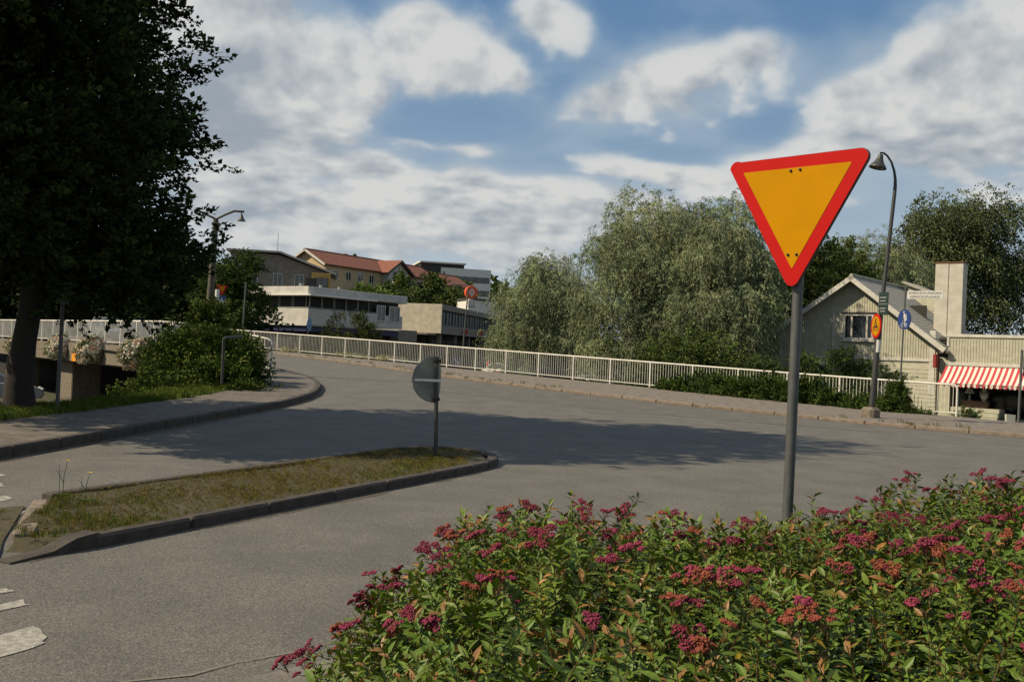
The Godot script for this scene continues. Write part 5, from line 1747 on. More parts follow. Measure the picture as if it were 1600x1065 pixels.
func rounded_triangle(side: float, r: float, per := 6) -> PackedVector2Array:   # point down, centred on the top edge's middle
	var c := [Vector2(-side / 2, -r), Vector2(side / 2, -r), Vector2(0, -r - side * 0.866)]
	var a0 := [PI, PI / 2, -PI / 6]
	var out := PackedVector2Array()
	for k in 3:
		for i in per + 1:
			var a: float = a0[k] - TAU / 3 * i / per
			out.append(c[k] + Vector2(cos(a), sin(a)) * r)
	return out

func disc(r: float, n := 28) -> PackedVector2Array:
	var out := PackedVector2Array()
	for i in n:
		out.append(Vector2(cos(TAU * i / n), sin(TAU * i / n)) * r)
	return out

func letters(txt: String, high: float, m: Material, parent: Node, x: Transform3D, bold := false) -> void:
	var t := TextMesh.new()
	var f := SystemFont.new()
	f.font_names = PackedStringArray(["Droid Sans"])
	f.font_weight = 700 if bold else 400
	t.font = f
	t.text = txt
	t.font_size = 48
	t.pixel_size = high / 34.0
	t.depth = 0.003
	part("lettering", t, m, parent, x)

func bell_lamp(root: Node3D, at: Vector3, tilt: float, k: float) -> void:
	var x := Transform3D(Basis(Vector3.BACK, tilt).scaled(Vector3.ONE * k), at)
	var m := MB.new()
	m.lathe(PackedVector2Array([Vector2(0, 0.36), Vector2(0.07, 0.36), Vector2(0.09, 0.28), Vector2(0.11, 0.2), Vector2(0.17, 0.08), Vector2(0.27, -0.05), Vector2(0.275, -0.08), Vector2(0.25, -0.08), Vector2(0.14, 0.08), Vector2(0, 0.1)]), x, 20)
	var s := part("lamp_shade", m, mat.pole_dark, root)
	m = MB.new()
	m.lathe(PackedVector2Array([Vector2(0, -0.10), Vector2(0.1, -0.09), Vector2(0.19, -0.055), Vector2(0.2, -0.03), Vector2(0, -0.0)]), x, 16)
	part("lens", m, mat.glass, s)

func street_things() -> void:
	var m: MB
	# --- the yield sign
	var y := thing("yield_sign", V(1.56, 0, -5.56), "large yellow triangular yield sign with red border on a grey pole, in the foreground", "yield sign", "", deg_to_rad(-43.0))
	m = MB.new()
	m.rod(V(-0.012, -0.1, -0.055), V(0.012, 2.70, -0.055), 0.0295, 18)
	part("pole", m, mat.pole_grey, y)
	m = MB.new()
	m.extrude(rounded_triangle(0.748, 0.045), Transform3D(Basis(), V(0, 2.775, 0)), 0.024)
	part("plate", m, mat.pole_dark, y)
	m = MB.new()
	m.extrude(rounded_triangle(0.748, 0.043), Transform3D(Basis(), V(0, 2.773, 0.0135)), 0.003)
	part("red_border", m, mat.sign_red, y)
	var inset := 0.030
	m = MB.new()
	var side := 0.748 - 2 * 1.732 * inset
	var tri := PackedVector2Array()
	for p in rounded_triangle(side, 0.004, 2):
		tri.append(p)
	m.extrude(tri, Transform3D(Basis(), V(0, 2.775 - 0.045 - inset + 0.004, 0.0155)), 0.003)
	part("yellow_field", m, mat.sign_yellow, y)
	for q in [[-0.028, 2.688], [0.028, 2.690], [-0.026, 2.215], [0.026, 2.215]]:
		m = MB.new()
		m.lathe(PackedVector2Array([Vector2(0.0085, 0), Vector2(0.0085, 0.004), Vector2(0.006, 0.005), Vector2(0.006, 0.009), Vector2(0, 0.0095)]), Transform3D(Basis(Vector3.RIGHT, PI / 2), V(q[0], q[1], 0.0165)), 8)
		part("bolt", m, mat.bolt, y)
	for q in [2.69, 2.215]:
		m = MB.new()
		m.bx(V(0, q, -0.022), V(0.13, 0.03, 0.018), 0.003)
		m.lathe(PackedVector2Array([Vector2(0.034, -0.015), Vector2(0.038, -0.015), Vector2(0.038, 0.015), Vector2(0.034, 0.015)]), Transform3D(Basis(), V(0, q, -0.055)), 14)
		part("clamp", m, mat.galv, y)
	# --- keep-right sign, seen from behind: a disc bent round its post
	var k := thing("keep_right_sign", V(-0.99, E(-0.99, -13.8) + 0.08, -13.8), "grey back of a bent round sign on a short post, on the island's tip", "traffic sign", "", deg_to_rad(8))
	m = MB.new()
	m.rod(V(0.0, -0.1, 0.0), V(-0.05, 1.37, 0.0), 0.03, 14)
	part("post", m, mat.pole_dark, k)
	m = MB.new()
	var rr := 0.325
	var cols := 26
	for i in cols:
		var s0 := -rr + 2 * rr * i / cols
		var s1 := -rr + 2 * rr * (i + 1) / cols
		var q0 := bent(s0)
		var q1 := bent(s1)
		var h0 := sqrt(maxf(0, rr * rr - s0 * s0))
		var h1 := sqrt(maxf(0, rr * rr - s1 * s1))
		for t in [0.0, -0.006]:
			var o := V(0, 0, t)
			m.quad(q0 + o + V(0, h0, 0), q1 + o + V(0, h1, 0), q1 + o + V(0, -h1, 0), q0 + o + V(0, -h0, 0), V(0, 0, 1) if t == 0.0 else V(0, 0, -1))
		for s in [-1.0, 1.0]:
			m.quad(q0 + V(0, s * h0, 0), q1 + V(0, s * h1, 0), q1 + V(0, s * h1, -0.03), q0 + V(0, s * h0, -0.03), V(0, s, 0))
	part("plate", m, mat.sign_back, k, Transform3D(Basis(), V(-0.05, 1.055, -0.06)))
	m = MB.new()
	m.bx(V(-0.16, 1.045, 0.034), V(0.36, 0.035, 0.012), 0.003)
	part("crossbar", m, mat.rail_white, k)
	for q in [1.32, 0.79]:
		m = MB.new()
		m.bx(V(-0.035, q, -0.01), V(0.11, 0.05, 0.09), 0.008)
		part("clamp", m, mat.bolt, k)
	# --- thin post with a plate seen edge-on
	var p := thing("sign_post", Vector3(-7.68, 0.211, -16.868), "thin grey post with a small plate seen nearly edge-on, beside the big tree trunk", "sign post")
	m = MB.new()
	m.rod(V(0, -0.1, 0), V(0.015, 2.28, 0), 0.032, 12)
	part("post", m, mat.pole_grey, p)
	m = MB.new()
	m.box(Transform3D(Basis(Vector3.UP, deg_to_rad(-88)), V(0.04, 2.09, 0.02)), V(0.42, 0.38, 0.012), 0.003)
	part("plate", m, mat.pole_grey, p)
	for q in [1.97, 2.2]:
		m = MB.new()
		m.box(Transform3D(Basis(Vector3.UP, deg_to_rad(-88)), V(0.02, q, 0.01)), V(0.14, 0.03, 0.05))
		part("clamp", m, mat.galv, p)
	lamp_right()
	lamp_left()
	# --- more posts in the distance on the left
	var f := thing("distant_yield_sign", Vector3(-16.552, 2.023, -56) + V(0, -0.6, 0), "small red and yellow triangle sign over a blue sign, beside the old lamp pole", "traffic sign", "", deg_to_rad(42))
	m = MB.new()
	m.rod(V(0, 0, 0), V(0.05, 3.2, 0), 0.03)
	part("post", m, mat.pole_grey, f)
	m = MB.new()
	m.extrude(rounded_triangle(0.55, 0.04), Transform3D(Basis(), V(0.03, 3.3, 0.05)), 0.02)
	part("red_border", m, mat.sign_red, f)
	m = MB.new()
	m.extrude(rounded_triangle(0.36, 0.01, 2), Transform3D(Basis(), V(0.03, 3.24, 0.063)), 0.006)
	part("yellow_field", m, mat.sign_yellow, f)
	m = MB.new()
	m.bx(V(0.02, 2.42, 0.05), V(0.56, 0.56, 0.02), 0.008)
	part("blue_plate", m, mat.sign_blue, f)
	m = MB.new()
	m.extrude(PackedVector2Array([Vector2(-0.2, -0.17), Vector2(0.2, -0.17), Vector2(0, 0.18)]), Transform3D(Basis(), V(0.02, 2.42, 0.062)), 0.006)
	part("white_triangle", m, mat.sign_white, f)
	m = MB.new()
	m.bx(V(0.02, 2.38, 0.067), V(0.05, 0.16, 0.006))
	m.ball(V(0.02, 2.50, 0.067), V(0.025, 0.025, 0.006))
	part("walking_figure", m, mat.black, f)
	var th := thing("thin_pole", Vector3(-16.071, 2.141, -59) + V(0, -0.6, 0), "plain thin grey pole behind the curve of the railing at the left", "pole")
	m = MB.new()
	m.rod(V(0, 0, 0), V(0.1, 3.6, 0), 0.05)
	part("pole", m, mat.pole_grey, th)
	th = thing("street_lamp", Vector3(-18.956, 2.164, -66) + V(0, -0.8, 0), "low grey street lamp with a short double arm, left of the thin pole", "street lamp")
	m = MB.new()
	m.rod(V(0, 0, 0), V(0.06, 3.15, 0), 0.045)
	part("pole", m, mat.pole_grey, th)
	m = MB.new()
	m.rod(V(-0.4, 3.12, 0), V(0.5, 3.2, 0), 0.03, 6)
	part("arm", m, mat.pole_grey, th)
	m = MB.new()
	m.bx(V(0.42, 2.98, 0), V(0.3, 0.12, 0.14), 0.02)
	part("lamp_head", m, mat.pole_grey, th)
	th = thing("round_blue_sign", Vector3(-12.353, 2.162, -60) + V(0, -0.5, 0), "light blue round sign on a thin post in front of the grey commercial building", "traffic sign", "", deg_to_rad(82))
	m = MB.new()
	m.rod(V(0, 0, 0), V(0, 1.75, 0), 0.03)
	part("post", m, mat.pole_grey, th)
	m = MB.new()
	m.extrude(disc(0.42), Transform3D(Basis(), V(0, 1.15, 0.05)), 0.02)
	part("disc", m, mat.sign_blue_light, th)
	th = thing("tall_lamp_post", V(-3.5, low(-3.5, -70), -70), "tall thin lamp post before the bank, its arm reaching left", "street lamp")
	m = MB.new()
	m.tube(PackedVector3Array([V(0, 0, 0), V(0.12, 4.0, 0), V(0.26, 6.7, 0), V(0.2, 6.95, 0), V(-0.7, 7.0, 0)]), PackedFloat32Array([0.07, 0.055, 0.045, 0.04, 0.035]), 8)
	part("pole", m, mat.pole_grey, th)
	m = MB.new()
	m.bx(V(-0.75, 6.98, 0), V(0.55, 0.1, 0.2), 0.03)
	part("lamp_head", m, mat.pole_grey, th)
	th = thing("arrow_sign", V(-3.75, low(-3.8, -68), -68), "small blue sign with a white arrow at the foot of the tall lamp post", "traffic sign", "", deg_to_rad(15))
	m = MB.new()
	m.rod(V(0, 0, -0.04), V(0, 2.0, -0.04), 0.03)
	part("post", m, mat.pole_grey, th)
	m = MB.new()
	m.extrude(disc(0.36), Transform3D(Basis(), V(0, 1.6, 0)), 0.02)
	part("disc", m, mat.sign_blue, th)
	m = MB.new()
	m.extrude(PackedVector2Array([Vector2(-0.18, 0.14), Vector2(-0.1, 0.2), Vector2(0.1, -0.06), Vector2(0.16, 0.02), Vector2(0.2, -0.2), Vector2(-0.03, -0.15), Vector2(0.03, -0.1)]), Transform3D(Basis(), V(0, 1.6, 0.014)), 0.008)
	part("arrow", m, mat.sign_white, th)
	th = thing("distant_mast", V(-2.0, -0.9, -145), "hair-thin distant lamp mast above the willow beside the bank", "lamp mast")
	m = MB.new()
	m.rod(V(0, 0, 0), V(0, 12.6, 0), 0.06, 6)
	part("pole", m, mat.sheet_metal, th)
	m = MB.new()
	m.bx(V(0, 12.7, 0), V(0.5, 0.3, 0.4), 0.05)
	part("lamp_head", m, mat.pole_dark, th)
	# --- clearance sign on the bridge
	th = thing("clearance_sign", V(-20.52, 0.33, -46.55), "small orange plate fixed to the concrete edge of the bridge", "sign", "", deg_to_rad(-49))
	m = MB.new()
	m.bx(V(0, 0.2, 0), V(0.6, 0.38, 0.02), 0.006)
	part("plate", m, mat.sign_orange, th)
	m = MB.new()
	m.bx(V(0, 0.2, -0.06), V(0.1, 0.1, 0.12))
	part("bracket", m, mat.pole_dark, th)
	# --- right-edge post with a blue sign
	th = thing("edge_post", V(15.72, -0.2, -30.6), "grey post with a blue sign at the right edge, in front of the striped awning", "sign post", "", deg_to_rad(35))
	m = MB.new()
	m.rod(V(-0.02, 0, 0), V(0.06, 2.55, 0), 0.04)
	part("post", m, mat.pole_grey, th)
	m = MB.new()
	m.bx(V(0.42, 2.05, 0.03), V(0.62, 0.62, 0.015), 0.005)
	part("blue_plate", m, mat.sign_blue, th)

func bent(s: float) -> Vector3:   # left part flat, right part turned sharply away round the post
	var b := -0.03
	if s <= b:
		return Vector3(s, 0, -0.02 * pow((s - b) / 0.32, 2.0))
	var a := minf((s - b) / 0.09, 1.0) * deg_to_rad(76)
	var r := 0.09 / deg_to_rad(76)
	var o := Vector3(b + r * sin(a), 0, -r * (1.0 - cos(a)))
	var rest := maxf(0.0, s - b - 0.09)
	return o + Vector3(cos(a), 0, -sin(a)) * rest

func lamp_right() -> void:
	var base := V(10.62, E(10.6, -29.1) + 0.06, -29.1)
	var t := thing("street_lamp", base, "tall dark leaning street lamp with curved top and bell shade, right of the yield sign", "street lamp")
	var m := MB.new()
	m.box(Transform3D(Basis(Vector3.UP, 0.6), V(-0.02, 0.12, 0)), V(0.44, 0.44, 0.44), 0.08)
	part("footing", m, mat.concrete, t)
	m = MB.new()
	m.tube(PackedVector3Array([V(0, 0.2, 0), V(0.16, 3.0, 0), V(0.17, 3.05, 0)]), PackedFloat32Array([0.085, 0.082, 0.062]), 14, false)
	m.tube(PackedVector3Array([V(0.17, 3.05, 0), V(0.44, 6.6, 0), V(0.455, 6.85, 0), V(0.45, 7.05, 0.0), V(0.40, 7.3, 0.02), V(0.30, 7.55, 0.04), V(0.17, 7.72, 0.06), V(0.04, 7.80, 0.08), V(-0.06, 7.79, 0.09)]), PackedFloat32Array([0.062, 0.055, 0.05, 0.042, 0.036, 0.032, 0.03, 0.03, 0.028]), 12)
	part("pole", m, mat.pole_dark, t)
	m = MB.new()
	m.tube(PackedVector3Array([V(0.105, 1.95, 0), V(0.126, 2.32, 0)]), PackedFloat32Array([0.086]), 14)
	part("white_band", m, mat.sign_white, t)
	bell_lamp(t, V(-0.10, 7.42, 0.09), deg_to_rad(-12), 0.92)
	var g := thing("green_info_sign", base + V(0.16, 3.05, 0.0), "dark green plate with faint pale lines fixed to the leaning lamp, above the yellow disc", "sign", "", deg_to_rad(-62))
	m = MB.new()
	m.bx(V(0.19, 0.32, 0.10), V(0.34, 0.66, 0.03), 0.008)
	part("plate", m, mat.sign_green, g)
	m = MB.new()
	for q in [[0.5, 0.30], [0.40, 0.24], [0.18, 0.26], [0.1, 0.2]]:
		m.bx(V(0.18, q[0], 0.118), V(q[1] * 0.8, 0.025, 0.006))
	m.bx(V(0.19, 0.31, 0.118), V(0.32, 0.012, 0.006))
	part("pale_lines", m, mat.sheet_metal, g)
	m = MB.new()
	m.bx(V(0.05, 0.3, 0.05), V(0.12, 0.05, 0.12))
	part("bracket", m, mat.pole_dark, g)
	var o := thing("round_yellow_sign", base + V(0.15, 2.72, 0.0), "round yellow prohibition sign with red edge and black figure, on the leaning lamp", "traffic sign", "", deg_to_rad(-88))
	m = MB.new()
	m.extrude(disc(0.36), Transform3D(Basis(), V(0.02, 0, 0.11)), 0.02)
	part("red_edge", m, mat.sign_red, o)
	m = MB.new()
	m.extrude(disc(0.285), Transform3D(Basis(), V(0.02, 0, 0.122)), 0.008)
	part("yellow_field", m, mat.sign_yellow, o)
	m = MB.new()
	for q in [[-0.11, -0.08], [0.15, -0.08]]:
		m.lathe(PackedVector2Array([Vector2(0.045, 0), Vector2(0.045, 0.005), Vector2(0.07, 0.005), Vector2(0.07, 0)]), Transform3D(Basis(Vector3.RIGHT, PI / 2), V(q[0], q[1], 0.126)), 14)
	m.box(Transform3D(Basis(Vector3.BACK, 0.3), V(0.02, -0.02, 0.128)), V(0.22, 0.05, 0.005))
	m.box(Transform3D(Basis(Vector3.BACK, 1.9), V(0.1, 0.03, 0.128)), V(0.18, 0.025, 0.005))
	m.box(Transform3D(Basis(Vector3.BACK, 1.2), V(-0.02, 0.08, 0.128)), V(0.17, 0.06, 0.005))
	m.ball(V(0.02, 0.19, 0.128), V(0.04, 0.04, 0.005))
	part("black_figure", m, mat.black, o)
	m = MB.new()
	m.bx(V(0, 0, 0.05), V(0.06, 0.1, 0.1))
	part("bracket", m, mat.pole_dark, o)
	# the post with the street name and the blue path sign
	var b := V(12.25, H(12.25, -33.9) - 0.1, -33.9)
	var s := thing("street_name_post", b, "thin post carrying a blue round path sign under a white street name plate", "sign post")
	m = MB.new()
	m.rod(V(1.05, 0, 0), V(1.14, 4.6, 0), 0.03, 10)
	part("post", m, mat.pole_grey, s)
	var x := Transform3D(Basis(Vector3.UP, deg_to_rad(-34)), V(1.18, 4.30, 0.04))
	m = MB.new()
	m.box(x * Transform3D(Basis(), V(0.58, 0, 0)), V(1.14, 0.28, 0.02), 0.006)
	var pl := part("name_plate", m, mat.sign_white, s)
	letters("KYRKOESPLANADEN", 0.082, mat.black, pl, x * Transform3D(Basis(), V(0.58, 0.065, 0.0125)), false)
	letters("KIRKKOESPLANADI", 0.082, mat.black, pl, x * Transform3D(Basis(), V(0.58, -0.062, 0.0125)), false)
	x = Transform3D(Basis(Vector3.UP, deg_to_rad(-74)), V(1.15, 3.46, 0.03))
	m = MB.new()
	m.extrude(disc(0.345), x * Transform3D(Basis(), V(0, 0, 0.03)), 0.02)
	var d := part("blue_disc", m, mat.sign_blue, s)
	m = MB.new()
	m.ball(x * V(0, 0.24, 0.045), V(0.035, 0.035, 0.02))
	m.box(x * Transform3D(Basis(), V(0, 0.12, 0.043)), V(0.09, 0.15, 0.005))
	m.box(x * Transform3D(Basis(Vector3.BACK, 0.2), V(0.035, -0.01, 0.043)), V(0.035, 0.16, 0.005))
	m.box(x * Transform3D(Basis(Vector3.BACK, -0.25), V(-0.04, -0.01, 0.043)), V(0.035, 0.16, 0.005))
	m.box(x * Transform3D(Basis(), V(0.1, 0.04, 0.043)), V(0.05, 0.16, 0.005))
	m.ball(x * V(0.1, 0.15, 0.045), V(0.028, 0.028, 0.02))
	part("walkers_symbol", m, mat.sign_white, d)
	m = MB.new()
	for q in [-0.09, 0.09]:
		m.lathe(PackedVector2Array([Vector2(0.05, 0), Vector2(0.05, 0.005), Vector2(0.066, 0.005), Vector2(0.066, 0)]), x * Transform3D(Basis(Vector3.RIGHT, PI / 2), V(q, -0.19, 0.042)), 14)
	m.box(x * Transform3D(Basis(Vector3.BACK, 0.5), V(0.0, -0.15, 0.043)), V(0.15, 0.014, 0.005))
	m.box(x * Transform3D(Basis(Vector3.BACK, -0.9), V(0.05, -0.155, 0.043)), V(0.1, 0.014, 0.005))
	part("bicycle_symbol", m, mat.sign_white, d)

func lamp_left() -> void:
	var base := Vector3(-10.239, 1.79, -33.2)
	base.y = 0.4
	var top := Vector3(-10.092, 5.639, -33.2)
	var t := thing("old_lamp_pole", base, "old leaning wooden lamp pole with two arms and a hanging bell lamp, above the ivy", "lamp pole")
	var r := top - base
	var m := MB.new()
	m.tube(PackedVector3Array([V(0, 0, 0), r * 0.5, r]), PackedFloat32Array([0.14, 0.115, 0.09]), 12)
	part("pole", m, mat.wood_pole, t)
	m = MB.new()
	m.tube(PackedVector3Array([V(0.26, 0, 0.1), V(0.32, 1.6, 0.08), V(0.32, 2.9, 0.05)]), PackedFloat32Array([0.075, 0.075, 0.07]), 10)
	part("metal_stub", m, mat.sign_white, t)
	m = MB.new()
	m.tube(PackedVector3Array([r + V(0, 0.02, 0), Vector3(-9.779, 5.825, -33.2) - base, Vector3(-9.484, 5.955, -33.2) - base, Vector3(-9.162, 5.947, -33.2) - base]), PackedFloat32Array([0.04, 0.04, 0.04, 0.04]), 8)
	m.rod(Vector3(-9.247, 5.933, -33.2) - base, Vector3(-9.243, 5.847, -33.2) - base, 0.018)
	part("arm", m, mat.pole_dark, t)
	m = MB.new()
	m.tube(PackedVector3Array([r + V(0, 0.02, 0), Vector3(-10.422, 5.798, -33.2) - base, Vector3(-10.772, 5.955, -33.2) - base]), PackedFloat32Array([0.04]), 8)
	part("arm", m, mat.pole_dark, t)
	bell_lamp(t, Vector3(-9.235, 5.665, -33.2) - base, 0.0, 0.5)
	m = MB.new()
	m.bx(r + V(0.02, -0.15, 0), V(0.26, 0.1, 0.26), 0.02)
	part("pole_band", m, mat.pole_dark, t)

# ------------------------------------------------------------------ vehicles
func make_car(called: String, label: String, at: Vector3, turn: float, paint: Material, high := 1.45) -> Node3D:
	var c := thing(called, at, label, "car", "parked and passing cars", turn)
	var m := MB.new()
	# x = length (front at +x); outline of the side at half width, lofted across
	var lowp := [[-2.1, 0.38], [-2.14, 0.62], [-2.08, 0.88], [-1.55, 0.96], [0.75, 0.94], [1.65, 0.82], [2.05, 0.66], [2.12, 0.45], [2.0, 0.24], [-2.0, 0.26]]
	var hw := [0.62, 0.80, 0.84, 0.80]
	var poly := PackedVector2Array()
	for q in lowp:
		poly.append(Vector2(q[0], q[1] * high / 1.45))
	m.extrude(poly, Transform3D(), 1.56)
	for s in [-1.0, 1.0]:
		var inner := PackedVector2Array()
		for q in poly:
			inner.append(Vector2(q.x * 0.975, lerpf(q.y, 0.6, 0.10)))
		for i in poly.size():
			var j := (i + 1) % poly.size()
			m.quad(Vector3(poly[i].x, poly[i].y, s * 0.78), Vector3(poly[j].x, poly[j].y, s * 0.78), Vector3(inner[j].x, inner[j].y, s * 0.86), Vector3(inner[i].x, inner[i].y, s * 0.86), Vector3(0, 0, s))
		m.extrude(inner, Transform3D(Basis(), Vector3(0, 0, s * 0.855)), 0.01)
	part("body", m, paint, c)
	m = MB.new()
	var y0 := 0.93 * high / 1.45
	var y1 := high
	var roof := [Vector3(-1.15, y1 - 0.03, 0.54), Vector3(-0.7, y1, 0.56), Vector3(0.1, y1 - 0.01, 0.56), Vector3(-0.9, y1 - 0.06, 0.6)]
	var b := [V(-1.72, y0, 0.74), V(1.0, y0, 0.74), V(0.22, y1 - 0.03, 0.56), V(-0.6, y1, 0.57), V(-1.2, y1 - 0.04, 0.55)]
	for s in [-1.0, 1.0]:
		var z := V(1, 1, s)
		for i in range(1, 4):
			m.flat(b[0] * z, b[i] * z, b[i + 1] * z, V(0, 0.2, s))
	for e in [[1, 2], [2, 3], [3, 4], [4, 0]]:
		var p0: Vector3 = b[e[0]]
		var p1: Vector3 = b[e[1]]
		m.quad(p0, p1, p1 * V(1, 1, -1), p0 * V(1, 1, -1), V(0.3 if e[0] == 1 else (-0.3 if e[0] == 4 else 0.0), 1, 0))
	part("cabin", m, paint, c)
	for s in [-1.0, 1.0]:
		for w in [[V(-1.05, y0 + 0.05, 0.745), V(-0.32, y0 + 0.05, 0.745), V(-0.30, y1 - 0.09, 0.6), V(-0.95, y1 - 0.11, 0.605)], [V(-0.24, y0 + 0.05, 0.745), V(0.72, y0 + 0.05, 0.745), V(0.16, y1 - 0.10, 0.6), V(-0.22, y1 - 0.09, 0.6)]]:
			m = MB.new()
			var z := V(1, 1, s)
			var o := V(0, 0.006, 0.012 * s)
			m.quad(w[0] * z + o, w[1] * z + o, w[2] * z + o, w[3] * z + o, V(0, 0.2, s))
			part("side_window", m, mat.glass, c)
	m = MB.new()
	m.quad(V(0.99, y0 + 0.06, 0.64), V(0.99, y0 + 0.06, -0.64), V(0.30, y1 - 0.07, -0.5), V(0.30, y1 - 0.07, 0.5), V(1, 1, 0))
	part("windscreen", m, mat.glass, c)
	m = MB.new()
	m.quad(V(-1.66, y0 + 0.09, 0.62), V(-1.66, y0 + 0.09, -0.62), V(-1.27, y1 - 0.09, -0.48), V(-1.27, y1 - 0.09, 0.48), V(-1, 1, 0))
	part("rear_window", m, mat.glass, c)
	for s in [-1.0, 1.0]:
		for x in [-1.3, 1.32]:
			m = MB.new()
			m.lathe(PackedVector2Array([Vector2(0.2, -0.09), Vector2(0.29, -0.1), Vector2(0.31, -0.07), Vector2(0.31, 0.07), Vector2(0.29, 0.1), Vector2(0.2, 0.09)]), Transform3D(Basis(Vector3.RIGHT, PI / 2), V(x, 0.31, s * 0.79)), 18)
			var w := part("wheel", m, mat.rubber, c)
			m = MB.new()
			m.lathe(PackedVector2Array([Vector2(0, -0.085), Vector2(0.21, -0.09), Vector2(0.21, 0.09), Vector2(0, 0.085)]), Transform3D(Basis(Vector3.RIGHT, PI / 2), V(x, 0.31, s * 0.79)), 14)
			part("rim", m, mat.rim, w)
		m = MB.new()
		m.bx(V(2.03, 0.66 * high / 1.45, s * 0.6), V(0.14, 0.13, 0.34), 0.03)
		part("headlight", m, mat.head_lamp, c)
		m = MB.new()
		m.bx(V(-2.08, 0.72 * high / 1.45, s * 0.66), V(0.1, 0.2, 0.2), 0.02)
		part("tail_light", m, mat.tail_lamp, c)
		m = MB.new()
		m.bx(V(0.72, y0 + 0.06, s * 0.9), V(0.12, 0.11, 0.18), 0.03)
		part("mirror", m, paint, c)
	for x in [2.12, -2.13]:
		m = MB.new()
		m.bx(V(x, 0.42, 0), V(0.02, 0.11, 0.5))
		part("number_plate", m, mat.sign_white, c)
	return c

func vehicles_and_people() -> void:
	make_car("passenger_car", "silver-blue car on the bridge, seen through the railing left of the ivy", V(-14.9, E(-14.9, -46.6), -46.6), deg_to_rad(-49), mat.car_blue)
	make_car("passenger_car", "silver car farther left on the bridge, seen through the railing above the flower boxes", V(-22.6, E(-22.6, -55.6), -55.6), deg_to_rad(-49), mat.car_silver)
	make_car("passenger_car", "dark car on the bridge between the silver and the silver-blue one", V(-18.8, E(-18.8, -51.4), -51.4), deg_to_rad(-49), mat.car_dark)
	make_car("passenger_car", "pale car in the shadow under the bridge at the left edge", V(-24.2, -1.72, -46.5), deg_to_rad(30), mat.car_silver)
	var lowcars := [[-6.2, -72.5, 12.0, "car_dark", "dark car in the street below, behind the railing, left of the bent sign"], [-8.6, -75.5, 12.0, "car_silver", "grey car parked farthest left in the street below, before the bank"], [-0.5, -78.0, 60.0, "car_white", "white car in the street below, facing us, right of the person in pink"], [3.0, -66.0, 5.0, "car_dark", "dark car in the street below, directly in front of the small willow"], [6.6, -67.5, 5.0, "car_silver", "pale car in the street below, half hidden between the two large willows"]]
	for q in lowcars:
		make_car("passenger_car", q[4], V(q[0], H(q[0], q[1]) + 0.07, q[1]), deg_to_rad(q[2]), mat[q[3]])
	person(V(-2.1, 0, -92.0))
	var bnch := thing("concrete_planter", V(-5.2, H(-5.2, -66) + 0.05, -66), "long pale concrete planter in the street below, behind the railing near the bent sign", "planter", "", deg_to_rad(6))
	var m := MB.new()
	m.bx(V(0, 0.32, 0), V(2.4, 0.62, 0.7), 0.03)
	part("trough", m, mat.wall_cream, bnch)
	m = MB.new()
	m.bx(V(0, 0.62, 0), V(2.2, 0.08, 0.5))
	part("soil", m, mat.soil, bnch)

func person(at: Vector3) -> void:
	at.y = H(at.x, at.z) + 0.06
	var t := thing("person", at, "person in a pink top and dark trousers walking in the street below, by the bank", "person", "", deg_to_rad(-70))
	# joints: [a, radius, b, radius], facing +z, mid-stride
	var bones := [[V(0, 0.98, 0), 0.125, V(0, 1.22, 0.01), 0.115], [V(0, 1.22, 0.01), 0.12, V(0, 1.40, 0.0), 0.11], [V(-0.14, 1.40, 0), 0.06, V(0.14, 1.40, 0), 0.06], [V(0, 1.42, 0), 0.055, V(0, 1.54, 0.02), 0.05], [V(0, 1.62, 0.03), 0.088, V(0, 1.66, 0.02), 0.09],
		[V(0, 1.60, 0.11), 0.016, V(0, 1.585, 0.125), 0.016], [V(-0.088, 1.62, 0.03), 0.018, V(-0.09, 1.64, 0.03), 0.018], [V(0.088, 1.62, 0.03), 0.018, V(0.09, 1.64, 0.03), 0.018],
		[V(-0.09, 0.95, 0), 0.10, V(-0.09, 0.52, 0.18), 0.062], [V(-0.09, 0.52, 0.18), 0.062, V(-0.09, 0.10, 0.26), 0.042], [V(-0.09, 0.06, 0.25), 0.04, V(-0.10, 0.04, 0.42), 0.032],
		[V(0.09, 0.95, 0), 0.10, V(0.09, 0.50, -0.02), 0.062], [V(0.09, 0.50, -0.02), 0.062, V(0.09, 0.14, -0.26), 0.042], [V(0.09, 0.10, -0.27), 0.04, V(0.10, 0.03, -0.12), 0.032],
		[V(-0.17, 1.39, 0), 0.052, V(-0.22, 1.12, -0.08), 0.040], [V(-0.22, 1.12, -0.08), 0.038, V(-0.22, 0.88, -0.02), 0.028], [V(-0.22, 0.86, -0.01), 0.03, V(-0.21, 0.78, 0.03), 0.022],
		[V(0.17, 1.39, 0), 0.052, V(0.22, 1.12, 0.06), 0.040], [V(0.22, 1.12, 0.06), 0.038, V(0.21, 0.90, 0.18), 0.028], [V(0.21, 0.88, 0.19), 0.03, V(0.20, 0.80, 0.24), 0.022]]
	var body := nets(bones, 0.024, func(p: Vector3) -> Color:
		if p.y > 1.46 or (absf(p.x) > 0.185 and p.y < 1.14 and p.y > 0.7):
			return Color(0.42, 0.25, 0.18)
		if p.y > 0.94:
			return Color(0.55, 0.035, 0.09)
		if p.y > 0.09:
			return Color(0.03, 0.03, 0.04)
		return Color(0.08, 0.07, 0.06))
	var o := part("body", body, mat.shirt, t)
	var m := MB.new()
	m.ball(V(0, 1.675, -0.005), V(0.103, 0.095, 0.105), 12, 8)
	m.ball(V(0, 1.60, -0.05), V(0.085, 0.09, 0.06), 10, 6)
	part("hair", m, mat.wood_brown, o)
	m = MB.new()
	for s in [-1, 1]:
		m.ball(V(s * 0.033, 1.635, 0.112), V(0.012, 0.009, 0.008), 6, 4)
	part("eyes", m, mat.black, o)

